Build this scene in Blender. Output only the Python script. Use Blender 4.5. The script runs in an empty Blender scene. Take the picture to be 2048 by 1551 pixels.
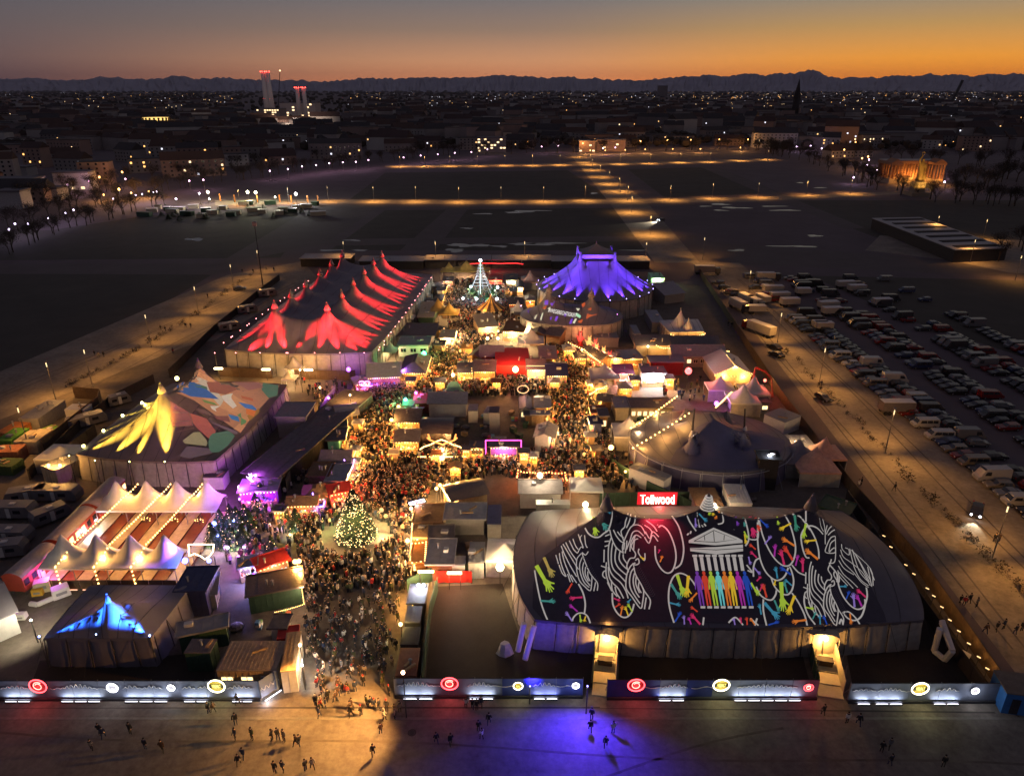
import bpy,bmesh,math,random
import numpy as np
from mathutils import Vector,Matrix,Euler
from mathutils.bvhtree import BVHTree
R = math.radians
rnd = random.Random(7)
sc = bpy.context.scene
COL = sc.collection
# ------------------------------------------------------------ camera
CAM_H,PITCH,FPX = 65.0,R(22.70),1422.0
cam_d = bpy.data.cameras.new('camera'); cam = bpy.data.objects.new('camera',cam_d); COL.objects.link(cam)
cam.location = (0,0,CAM_H); cam.rotation_euler = (R(90) - PITCH,0,0)
cam_d.sensor_fit = 'HORIZONTAL'; cam_d.sensor_width = 36.0; cam_d.lens = 36.0 * FPX / 2048.0
cam_d.clip_start = 0.5; cam_d.clip_end = 80000
sc.camera = cam
sc.view_settings.view_transform = 'Standard'; sc.view_settings.look = 'None'
sc.view_settings.exposure = 0.22; sc.view_settings.gamma = 1.0
sc.render.engine = 'CYCLES'
cy = sc.cycles
cy.use_denoising = True; cy.denoiser = 'OPENIMAGEDENOISE'
cy.max_bounces = 4; cy.diffuse_bounces = 2; cy.glossy_bounces = 2; cy.transmission_bounces = 2; cy.transparent_max_bounces = 6
cy.volume_bounces = 0
cy.sample_clamp_indirect = 2.0; cy.sample_clamp_direct = 0.0
cy.use_light_tree = True; cy.caustics_reflective = False; cy.caustics_refractive = False
# ------------------------------------------------------------ dusk sky
def lin(c):
 return tuple(((x / 255.0) / 12.92 if x <= 10.3 else ((x / 255.0 + 0.055) / 1.055) ** 2.4) for x in c)
world = bpy.data.worlds.new('World'); sc.world = world; world.use_nodes = True
nt = world.node_tree; nt.nodes.clear()
N = nt.nodes.new; L = nt.links.new
out = N('ShaderNodeOutputWorld'); bg = N('ShaderNodeBackground'); L(bg.outputs[0],out.inputs[0])
tc = N('ShaderNodeTexCoord'); sep = N('ShaderNodeSeparateXYZ'); L(tc.outputs['Generated'],sep.inputs[0])
def ramp(stops):
 r = N('ShaderNodeValToRGB'); e = r.color_ramp.elements; r.color_ramp.interpolation = 'EASE' if False else 'LINEAR'
 while len(e) > 1: e.remove(e[-1])
 e[0].position = stops[0][0]; e[0].color = (*lin(stops[0][1]),1)
 for (p,c) in stops[1:]: e.new(p).color = (*lin(c),1)
 return r
# position along the ramps: (sin(elevation)) ** 0.5, so the low sky has room
mz = N('ShaderNodeMath'); mz.operation = 'MAXIMUM'; mz.inputs[1].default_value = 0.0; L(sep.outputs[2],mz.inputs[0])
pw = N('ShaderNodeMath'); pw.operation = 'POWER'; pw.inputs[1].default_value = 0.5; L(mz.outputs[0],pw.inputs[0])
def E(deg): return math.sin(R(deg)) ** 0.5
zen = (74,67,84)
SKY_L = [(0.0,(70,54,60)),(E(0.7),(84,66,72)),(E(2.0),(98,80,82)),(E(4),(94,85,88)),(E(6),(84,84,92)),(E(25),(70,72,84)),(1,zen)]
SKY_C = [(0.0,(236,128,78)),(E(0.7),(236,146,94)),(E(2.0),(214,152,108)),(E(4),(148,122,104)),(E(6),(116,110,110)),(E(25),(74,75,86)),(1,zen)]
SKY_R = [(0.0,(250,124,22)),(E(0.7),(252,140,30)),(E(2.0),(246,160,54)),(E(4),(186,145,88)),(E(6),(136,130,118)),(E(25),(78,78,86)),(1,zen)]
rl,rc,rr = ramp(SKY_L),ramp(SKY_C),ramp(SKY_R)
for r_ in (rl,rc,rr): L(pw.outputs[0],r_.inputs[0])
# azimuth measured from the sunset point, 42 degrees to the right of the view axis
at = N('ShaderNodeMath'); at.operation = 'ARCTAN2'; L(sep.outputs[0],at.inputs[0]); L(sep.outputs[1],at.inputs[1])
sb = N('ShaderNodeMath'); sb.operation = 'SUBTRACT'; L(at.outputs[0],sb.inputs[0]); sb.inputs[1].default_value = R(42)
cs = N('ShaderNodeMath'); cs.operation = 'COSINE'; L(sb.outputs[0],cs.inputs[0])
def maprange(a,b):
 m = N('ShaderNodeMapRange'); m.inputs['From Min'].default_value = math.cos(R(a)); m.inputs['From Max'].default_value = math.cos(R(b))
 m.interpolation_type = 'SMOOTHSTEP'; L(cs.outputs[0],m.inputs['Value']); return m
m1 = maprange(82,34); m2 = maprange(42,4)
mixa = N('ShaderNodeMix'); mixa.data_type = 'RGBA'; L(m1.outputs[0],mixa.inputs[0]); L(rl.outputs[0],mixa.inputs[6]); L(rc.outputs[0],mixa.inputs[7])
mixb = N('ShaderNodeMix'); mixb.data_type = 'RGBA'; L(m2.outputs[0],mixb.inputs[0]); L(mixa.outputs[2],mixb.inputs[6]); L(rr.outputs[0],mixb.inputs[7])
L(mixb.outputs[2],bg.inputs[0]); bg.inputs[1].default_value = 1.0
world.cycles.sampling_method = 'MANUAL'; world.cycles.sample_map_resolution = 256
# ------------------------------------------------------------ survey helpers: photo point -> place on the ground (or at height z)
cP,sP = math.cos(PITCH),math.sin(PITCH)
def G(u,v,z=0.0):
 a = (u - 1024) / FPX; t = (v - 775) / FPX
 k = (CAM_H - z) / (sP + t * cP)
 return (a * k,k * (cP - t * sP))
def PX(x,y,z=0.0):
 d = CAM_H - z; zc = y * cP + d * sP; yc = d * cP - y * sP
 return (1024 + FPX * x / zc,775 + FPX * yc / zc)
def ray(u,v):
 a = (u - 1024) / FPX; t = (v - 775) / FPX
 return Vector((a,cP - t * sP,-(sP + t * cP))).normalized()
AX = R(4.28)                                   # the festival's long axis, clockwise from +Y
ux = Vector((math.cos(AX),-math.sin(AX))); uy = Vector((math.sin(AX),math.cos(AX)))
# ------------------------------------------------------------ materials
_mats = {}
def M(name,col=(0.5,0.5,0.5),rough=0.8,metal=0.0,em=None,es=0.0,var=0.25,scale=1.5,bump=0.0,spec=0.3,transl=0.0,alpha=1.0,light=False):
 if name in _mats: return _mats[name]
 m = bpy.data.materials.new(name); m.use_nodes = True; _mats[name] = m
 t = m.node_tree; b = t.nodes['Principled BSDF']
 b.inputs['Base Color'].default_value = (*col,1); b.inputs['Roughness'].default_value = rough
 b.inputs['Metallic'].default_value = metal; b.inputs['Specular IOR Level'].default_value = spec
 if alpha < 1: b.inputs['Alpha'].default_value = alpha
 if em:
  b.inputs['Emission Color'].default_value = (*em,1); b.inputs['Emission Strength'].default_value = es
  if not light: m.cycles.emission_sampling = 'NONE'
 if var > 0 and not em:
  tcn = t.nodes.new('ShaderNodeTexCoord'); nz = t.nodes.new('ShaderNodeTexNoise'); nz.inputs['Scale'].default_value = scale
  nz.inputs['Detail'].default_value = 5; nz.inputs['Roughness'].default_value = 0.65
  t.links.new(tcn.outputs['Object'],nz.inputs['Vector'])
  mr = t.nodes.new('ShaderNodeMapRange'); mr.inputs['From Min'].default_value = 0.3; mr.inputs['From Max'].default_value = 0.7
  mr.inputs['To Min'].default_value = 1 - var; mr.inputs['To Max'].default_value = 1 + var * 0.6
  t.links.new(nz.outputs['Fac'],mr.inputs['Value'])
  mx = t.nodes.new('ShaderNodeVectorMath'); mx.operation = 'SCALE'; mx.inputs[0].default_value = col
  t.links.new(mr.outputs[0],mx.inputs['Scale']); t.links.new(mx.outputs[0],b.inputs['Base Color'])
  if bump > 0:
   bp = t.nodes.new('ShaderNodeBump'); bp.inputs['Strength'].default_value = bump; bp.inputs['Distance'].default_value = 0.05
   t.links.new(nz.outputs['Fac'],bp.inputs['Height']); t.links.new(bp.outputs[0],b.inputs['Normal'])
 return m
WARM = (1.0,0.46,0.10); AMB = (1.0,0.45,0.10); WHT = (1.0,0.64,0.30); COOL = (0.72,0.82,1.0)
def EM(name,col,s,light=False): return M(name,(0.02,0.02,0.02),em=col,es=s,light=light)
bulbW = EM('warm_bulb',(1.0,0.56,0.17),6.5)
bulbH = EM('hot_lamp',(1.0,0.66,0.30),12)
bulbC = EM('cool_lamp',(0.8,0.88,1.0),16)
winW = EM('lit_window',(1.0,0.70,0.32),2.2)
winD = M('dark_window',(0.02,0.022,0.03),rough=0.15,var=0,spec=0.6)
# ------------------------------------------------------------ mesh builder
class MB:
 def __init__(s): s.v = []; s.f = []; s.m = []; s.mats = []
 def mi(s,mat):
  if mat not in s.mats: s.mats.append(mat)
  return s.mats.index(mat)
 def poly(s,pts,mat):
  b = len(s.v); s.v += [tuple(p) for p in pts]; s.f.append(tuple(range(b,b + len(pts)))); s.m.append(s.mi(mat)); return s
 def raw(s,vs,fs,mat):
  b = len(s.v); s.v += [tuple(p) for p in vs]; k = s.mi(mat)
  for f in fs: s.f.append(tuple(b + i for i in f)); s.m.append(k)
  return s
 def box(s,x,y,z,sx,sy,sz,mat,rot=0.0,taper=1.0,tapy=None):
  # x,y centre of the base, z bottom
  c,n = math.cos(rot),math.sin(rot); ty = taper if tapy is None else tapy; vs = []
  for (k,zz,t1,t2) in ((0,z,1,1),(1,z + sz,taper,ty)):
   for (a,b) in ((-1,-1),(1,-1),(1,1),(-1,1)):
    px_,py_ = a * sx / 2 * t1,b * sy / 2 * t2
    vs.append((x + px_ * c - py_ * n,y + px_ * n + py_ * c,zz))
  return s.raw(vs,[(0,3,2,1),(4,5,6,7),(0,1,5,4),(1,2,6,5),(2,3,7,6),(3,0,4,7)],mat)
 def prism(s,pts,z0,z1,mat,top=None):
  n = len(pts); vs = [(p[0],p[1],z0) for p in pts] + [(p[0],p[1],z1) for p in (top or pts)]
  fs = [tuple(range(n - 1,-1,-1)),tuple(range(n,2 * n))] + [(i,(i + 1) % n,n + (i + 1) % n,n + i) for i in range(n)]
  return s.raw(vs,fs,mat)
 def tube(s,p0,p1,r0,r1,n,mat,cap=True):
  p0 = Vector(p0); p1 = Vector(p1); d = (p1 - p0)
  if d.length < 1e-6: return s
  d.normalize(); a = d.orthogonal().normalized(); b = d.cross(a); vs = []
  for (p,r) in ((p0,r0),(p1,r1)):
   for i in range(n):
    w = 2 * math.pi * i / n; vs.append(p + (a * math.cos(w) + b * math.sin(w)) * r)
  fs = [(i,(i + 1) % n,n + (i + 1) % n,n + i) for i in range(n)]
  if cap: fs += [tuple(range(n - 1,-1,-1)),tuple(range(n,2 * n))]
  return s.raw(vs,fs,mat)
 def path(s,pts,r,n,mat):
  for a,b in zip(pts[:-1],pts[1:]): s.tube(a,b,r,r,n,mat)
  return s
 def ball(s,x,y,z,r,mat,nu=6,nv=4,sz=1.0):
  vs = [(x,y,z - r * sz)]; fs = []
  for j in range(1,nv):
   w = -math.pi / 2 + math.pi * j / nv
   for i in range(nu):
    q = 2 * math.pi * i / nu; vs.append((x + r * math.cos(w) * math.cos(q),y + r * math.cos(w) * math.sin(q),z + r * sz * math.sin(w)))
  vs.append((x,y,z + r * sz)); T = len(vs) - 1
  for i in range(nu):
   fs.append((0,1 + (i + 1) % nu,1 + i)); fs.append((T,T - nu + i,T - nu + (i + 1) % nu))
   for j in range(nv - 2):
    a = 1 + j * nu
    fs.append((a + i,a + (i + 1) % nu,a + nu + (i + 1) % nu,a + nu + i))
  return s.raw(vs,fs,mat)
 def mesh(s,name,smooth=False):
  me = bpy.data.meshes.new(name); me.from_pydata(s.v,[],s.f)
  for m in s.mats: me.materials.append(m)
  me.polygons.foreach_set('material_index',s.m)
  if smooth: me.polygons.foreach_set('use_smooth',[True] * len(s.f))
  me.update(); return me
 def obj(s,name,parent=None,smooth=False,world=False):
  o = bpy.data.objects.new(name,s.mesh(name,smooth)); COL.objects.link(o)
  if parent is not None:
   o.parent = parent
   if world: o.matrix_parent_inverse = PM(parent).inverted()
  return o
def PM(o):
 m = Matrix.LocRotScale(o.location,o.rotation_euler,o.scale)
 return (PM(o.parent) @ o.matrix_parent_inverse @ m) if o.parent else m
def tag(o,label=None,cat=None,group=None,kind=None):
 if label: o['label'] = label
 if cat: o['category'] = cat
 if group: o['group'] = group
 if kind: o['kind'] = kind
 return o
def thing(name,label,cat,loc=(0,0,0),rot=0.0,group=None):
 o = bpy.data.objects.new(name,None); COL.objects.link(o); o.empty_display_size = 0.5
 o.location = loc; o.rotation_euler = (0,0,rot); return tag(o,label,cat,group)
def struct(mb,name,smooth=False): return tag(mb.obj(name,smooth=smooth),kind='structure')
def copy_tree(o,parent=None):
 c = o.copy(); COL.objects.link(c)
 if parent is not None: c.parent = parent
 for ch in o.children: copy_tree(ch,c)
 return c
def use(me,name,parent,loc=(0,0,0),rot=(0,0,0),scale=(1,1,1)):
 o = bpy.data.objects.new(name,me); COL.objects.link(o); o.parent = parent
 o.location = loc; o.rotation_euler = rot; o.scale = scale; return o
_bulb_me = {}
def bulb_mesh(r,mat):
 k = (r,mat.name)
 if k not in _bulb_me: _bulb_me[k] = MB().ball(0,0,0,r,mat,6,4).mesh('bulb',True)
 return _bulb_me[k]
PWR = 1.0; HAZE = 1.1e-5
def lamp(loc,col,power,parent=None,size=0.15,kind='POINT',aim=None,cone=60,blend=0.5):
 d = bpy.data.lights.new('light',kind); d.color = col; d.energy = power * PWR
 if kind in ('POINT','SPOT'): d.shadow_soft_size = size
 if kind == 'SPOT': d.spot_size = R(cone); d.spot_blend = blend
 o = bpy.data.objects.new('lamp_light',d); COL.objects.link(o); o.location = loc
 if aim is not None: o.rotation_euler = (Vector(aim) - Vector(loc)).to_track_quat('-Z','Y').to_euler()
 if parent is not None: o.parent = parent; o.matrix_parent_inverse = PM(parent).inverted()
 return o
FOOT = []                                       # footprints the crowd keeps out of: (cx, cy, rot, half w, half d)
def foot(cx,cy,rot,hw,hd): FOOT.append((cx,cy,math.cos(rot),math.sin(rot),hw,hd))
# ------------------------------------------------------------ ground, roads, puddles
def gmat(name,c1,c2,scale,rough=0.9,fine=6.0,spec=0.3):
 m = bpy.data.materials.new(name); m.use_nodes = True; t = m.node_tree; b = t.nodes['Principled BSDF']
 tcn = t.nodes.new('ShaderNodeTexCoord'); n1 = t.nodes.new('ShaderNodeTexNoise'); n2 = t.nodes.new('ShaderNodeTexNoise'); n3 = t.nodes.new('ShaderNodeTexNoise')
 for n_,s_ in ((n1,scale),(n2,fine),(n3,scale * 0.12)):
  n_.inputs['Scale'].default_value = s_; n_.inputs['Detail'].default_value = 6; n_.inputs['Roughness'].default_value = 0.7; t.links.new(tcn.outputs['Object'],n_.inputs['Vector'])
 ad = t.nodes.new('ShaderNodeMath'); ad.operation = 'ADD'; t.links.new(n1.outputs[0],ad.inputs[0]); t.links.new(n3.outputs[0],ad.inputs[1])
 a2 = t.nodes.new('ShaderNodeMath'); a2.operation = 'MULTIPLY_ADD'; t.links.new(n2.outputs[0],a2.inputs[0]); a2.inputs[1].default_value = 0.8; t.links.new(ad.outputs[0],a2.inputs[2])
 r = t.nodes.new('ShaderNodeValToRGB'); r.color_ramp.elements[0].position = 0.0; r.color_ramp.elements[1].position = 1.0
 r.color_ramp.elements[0].color = (*c1,1); r.color_ramp.elements[1].color = (*c2,1)
 mr = t.nodes.new('ShaderNodeMapRange'); mr.inputs['From Min'].default_value = 1.1; mr.inputs['From Max'].default_value = 1.7
 t.links.new(a2.outputs[0],mr.inputs['Value']); t.links.new(mr.outputs[0],r.inputs[0]); t.links.new(r.outputs[0],b.inputs['Base Color'])
 b.inputs['Roughness'].default_value = rough; b.inputs['Specular IOR Level'].default_value = spec
 bp = t.nodes.new('ShaderNodeBump'); bp.inputs['Strength'].default_value = 0.4; bp.inputs['Distance'].default_value = 0.03
 t.links.new(n2.outputs[0],bp.inputs['Height']); t.links.new(bp.outputs[0],b.inputs['Normal'])
 return m
m_field = gmat('dark_gravel_field',(0.085,0.066,0.070),(0.14,0.112,0.116),0.05)
m_grass = gmat('dark_winter_grass',(0.045,0.041,0.032),(0.080,0.072,0.056),0.08)
m_road = gmat('pale_gravel_road',(0.13,0.11,0.085),(0.30,0.26,0.205),0.15,fine=1.1)
m_path = gmat('grey_gravel_path',(0.085,0.070,0.066),(0.125,0.105,0.098),0.1)
m_plaza = gmat('festival_paving',(0.075,0.062,0.052),(0.155,0.13,0.105),0.35,fine=1.6)
m_front = gmat('front_asphalt',(0.08,0.068,0.064),(0.20,0.178,0.16),0.22,fine=1.3)
def flat(name,pts,z,mat,px=True,kind='structure'):
 mb = MB(); P = [(*(G(*p) if px else p),z) for p in pts]
 if sum(a[0] * b[1] - b[0] * a[1] for a,b in zip(P,P[1:] + P[:1])) < 0: P.reverse()
 mb.poly(P,mat); return tag(mb.obj(name),kind=kind)
S = 60000
flat('ground',[(-S,-500),(S,-500),(S,70000),(-S,70000)],0.0,m_field,px=False)
def SITE(a,b): # metres right of / ahead along the festival axis from the front fence's left end
 o = Vector((-59.1,61.8)); p = o + ux * a + uy * b; return (p.x,p.y)
# grass squares of the open field
flat('grass',[(-900,545),(425,548),(225,668),(0,765),(-900,1180)],0.004,m_grass)
flat('grass',[(-500,470),(0,520),(560,515),(640,420),(300,430),(100,460)],0.004,m_grass)
flat('grass',[(1500,548),(2048,560),(2900,640),(2900,900),(2500,860),(1820,640),(1640,560)],0.004,m_grass)
flat('grass',[(770,345),(1135,340),(1225,398),(700,398)],0.004,m_grass)
flat('grass',[(1255,338),(1430,333),(1560,385),(1330,395)],0.004,m_grass)
flat('grass',[(1560,400),(2048,400),(3000,420),(3000,520),(1960,540),(1740,470)],0.004,m_grass)
flat('grass',[(770,420),(1250,415),(1330,500),(660,500)],0.004,m_grass)
# roads and paths
flat('road',[(455,549),(605,522),(640,560),(548,606),(-420,1210),(-1100,1210)],0.012,m_road)
flat('road',[(1385,525),(1480,525),(1562,600),(2330,1290),(2560,1551),(2190,1551),(1460,600)],0.012,m_road)
flat('path',[(600,498),(660,480),(770,405),(640,405),(430,530)],0.007,m_path)
flat('road',[(430,411),(640,406),(1100,409),(1500,403),(1800,388),(1800,382),(1500,394),(1100,400),(640,398),(430,400)],0.016,m_road)
flat('road',[(770,334),(1200,330),(1540,322),(1540,317),(1200,325),(770,330)],0.016,m_road)
flat('road',[(1140,308),(1165,308),(1290,400),(1400,525),(1310,525),(1215,400)],0.0125,m_road)
flat('path',[(-500,516),(0,528),(520,525),(430,549),(0,546),(-500,546)],0.0085,m_path)
flat('path',[(600,478),(1390,470),(1400,480),(580,492)],0.0105,m_path)
flat('path',[(870,500),(940,412),(900,412),(800,500)],0.006,m_path)
flat('path',[(1310,525),(1400,525),(2200,560),(2200,545),(1640,500),(1380,480)],0.0095,m_path)
flat('path',[(1400,333),(1430,333),(1730,455),(1690,458)],0.0055,m_path)
flat('road',[(1730,500),(1760,470),(2048,480),(2600,520),(2600,565),(2020,545),(1900,520)],0.012,m_road)
flat('pavement',[SITE(-60,2.0),SITE(117.5,2.0),SITE(112,200),SITE(30,200),SITE(-40,120),SITE(-60,60)],0.020,m_plaza,px=False)
flat('forecourt',[(-120,20),(140,20),(140,63.5),(-120,63.5)],0.026,m_front,px=False)
m_dkg = gmat('dark_yard_ground',(0.022,0.018,0.014),(0.045,0.036,0.028),0.3)
flat('ground',[(850,1374),(1186,1374),(1196,1300),(1036,1262),(1005,1166),(868,1172)],0.030,m_dkg)
flat('ground',[(1236,1374),(1622,1374),(1600,1290),(1240,1290)],0.030,m_dkg)
flat('ground',[(1706,1376),(1985,1376),(1890,1240),(1760,1050),(1690,1290)],0.030,m_dkg)
flat('ground',[(60,1374),(425,1374),(440,1300),(340,1310),(80,1320)],0.030,m_dkg)
# kerb line and paler paving band along the fence
mb = MB(); mb.box(-1,59.3,0.0,135,0.35,0.05,M('kerb_stone',(0.16,0.15,0.14)),rot=0.0); struct(mb,'kerb')
# ruts and hoses across the forecourt
m_line = M('wheel_track',(0.045,0.038,0.036))
for (p,w) in (([(0,1414),(1200,1414),(1990,1424)],0.12),([(2048,1440),(1990,1400)],0.1)):
 mb = MB()
 for a,b in zip(p[:-1],p[1:]):
  A = Vector(G(*a)); B = Vector(G(*b)); d = (B - A).normalized(); n = Vector((-d.y,d.x)) * w
  mb.poly([(A.x - n.x,A.y - n.y,.032),(B.x - n.x,B.y - n.y,.032),(B.x + n.x,B.y + n.y,.032),(A.x + n.x,A.y + n.y,.016)],m_line)
 tag(mb.obj('paving_joint'),kind='structure')
for (x0,y0,x1,y1) in ((63.5,70,76.5,268),(65.2,70,78,268),(75.5,80,84,262),(77.2,80,85.4,262),(-119,150,-88,262),(-117.2,150,-86.4,262),(-104,140,-79,255),(-97,160,-77,255),(-60,57.6,54,53.0),(-34,40,30,58)):
 A = Vector((x0,y0)); B = Vector((x1,y1)); d = (B - A).normalized(); n_ = Vector((-d.y,d.x)); mb = MB(); P_ = []
 for i in range(25): q = A.lerp(B,i / 24) + n_ * (.5 * math.sin(i * .5 + x0)); P_.append(q)
 for a,b in zip(P_[:-1],P_[1:]): mb.poly([(a.x - n_.x * .1,a.y - n_.y * .1,.036),(b.x - n_.x * .16,b.y - n_.y * .16,.036),(b.x + n_.x * .16,b.y + n_.y * .16,.036),(a.x + n_.x * .16,a.y + n_.y * .16,.036)],M('tyre_track',(.105,.09,.076),var=.4,scale=.4))
 tag(mb.obj('tyre_track'),kind='structure')
mb = MB(); c = G(824,1464)
for i in range(24):
 a0,a1 = 2 * math.pi * i / 24,2 * math.pi * (i + 1) / 24
 mb.poly([(c[0] + .33 * math.cos(a0),c[1] + .33 * math.sin(a0),.034),(c[0] + .48 * math.cos(a0),c[1] + .48 * math.sin(a0),.034),(c[0] + .48 * math.cos(a1),c[1] + .48 * math.sin(a1),.034),(c[0] + .33 * math.cos(a1),c[1] + .33 * math.sin(a1),.034)],m_line)
mb.prism([(c[0] + .31 * math.cos(2 * math.pi * i / 20),c[1] + .31 * math.sin(2 * math.pi * i / 20)) for i in range(20)],.012,.045,M('cast_iron',(0.05,0.05,0.05),rough=.5,metal=.6))
tag(mb.obj('manhole_cover'),'round manhole cover in the amber-lit forecourt','manhole cover')
# puddles that mirror the sky
m_pud = M('puddle_water',(0.02,0.02,0.025),rough=0.06,var=0,spec=0.9)
for (u,v,ru,rv) in ((935,490,34,3.5),(1060,488,42,2.2),(1110,486,50,1.6),(1000,492,14,2),(910,500,20,3),(1035,424,26,1.4),(1060,421,30,1.2),(968,427,14,1.2),(935,456,12,1),
                       (1440,408,20,1.4),(1470,415,26,1.4),(1570,420,22,1.4),(1630,471,18,1.4),(1590,492,42,1.6),(1475,500,14,2),(1188,386,8,1.2),(1440,420,14,1),(705,480,16,1.4),
                       (720,500,16,1.4),(390,478,16,3),(660,500,18,2),(1410,412,10,1),(1640,375,10,.8),(1600,365,8,.7),(1270,500,20,1),(1545,412,20,1)):
 n = 26; cx,cy_ = G(u,v); x1 = G(u + ru,v)[0] - cx; y1 = (G(u,v - rv)[1] - G(u,v + rv)[1]) / 2
 ph = [rnd.uniform(0,6.28) for _ in range(4)]
 pts = []
 for i in range(n):
  a = 2 * math.pi * i / n; k = 1 + .28 * math.sin(2 * a + ph[0]) + .22 * math.sin(3 * a + ph[1]) + .16 * math.sin(5 * a + ph[2]) + .1 * math.sin(9 * a + ph[3])
  pts.append((cx + x1 * k * math.cos(a),cy_ + y1 * k * math.sin(a),0.022))
 mb = MB(); mb.poly(pts,m_pud); tag(mb.obj('puddle'),kind='structure')
# ------------------------------------------------------------ mountains on the skyline
PROF = [(-400,158),(-200,160),(0,158),(60,157),(120,160),(180,158),(205,153),(235,155),(270,159),(320,158),(352,150),(385,158),(450,155),(480,158),(520,160),(600,160),(640,164),(680,160),(740,156),(800,158),(850,154),(900,157),(940,154),(958,155),(978,152),(998,150),(1050,153),(1085,156),(1120,153),(1145,154),(1165,158),(1190,156),(1220,160),(1260,159),(1270,162),(1300,158),(1350,155),(1390,152),(1420,149),(1450,153),(1490,149),(1512,147),(1530,151),(1550,146),(1590,147),(1625,139),(1640,143),(1655,154),(1690,156),(1710,155),(1760,155),(1785,151),(1830,153),(1862,147),(1880,152),(1915,148),(1950,153),(1975,148),(2010,149),(2028,146),(2048,148),(2200,150),(2350,155),(2500,152)]
DM = 42000.0
m_mtn = M('mountain_rock',(0.30,0.29,0.36),var=0.3,scale=0.0008)
mb = MB(); us = np.arange(-400,2500,3.0); pv = np.interp(us,[p[0] for p in PROF],[p[1] for p in PROF])
nr = np.random.RandomState(3); jag = np.interp(us,us[::2],nr.uniform(-2.6,1.6,len(us[::2]))) + nr.uniform(-.5,.5,len(us))
top = []
for u,v,j in zip(us,pv,jag):
 dist = DM * 1.0
 r_ = ray(u,v + j * 0.9); k = dist / r_.y; top.append((r_.x * k,dist,CAM_H + r_.z * k))
rows = [(-9000,0.0),(-6000,.18),(-3500,.45),(-1400,.78),(0,1.0),(2500,.5),(6000,0.0)]
base = len(mb.v)
for (dy,hf) in rows:
 for i,p in enumerate(top):
  w = (nr.uniform(-.10,.10) if 0 < hf < 1 else 0)
  k_ = (p[1] + dy) / p[1]
  mb.v.append((p[0] * (k_ if dy < 0 else 1),p[1] + dy + (nr.uniform(-400,400) if 0 < hf < 1 else 0),-20 + (p[2] + 20) * max(0,hf + w)))
n = len(top); k = mb.mi(m_mtn)
for r_ in range(len(rows) - 1):
 for i in range(n - 1):
  a = base + r_ * n + i; mb.f.append((a,a + 1,a + n + 1,a + n)); mb.m.append(k)
struct(mb,'mountains')
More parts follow.
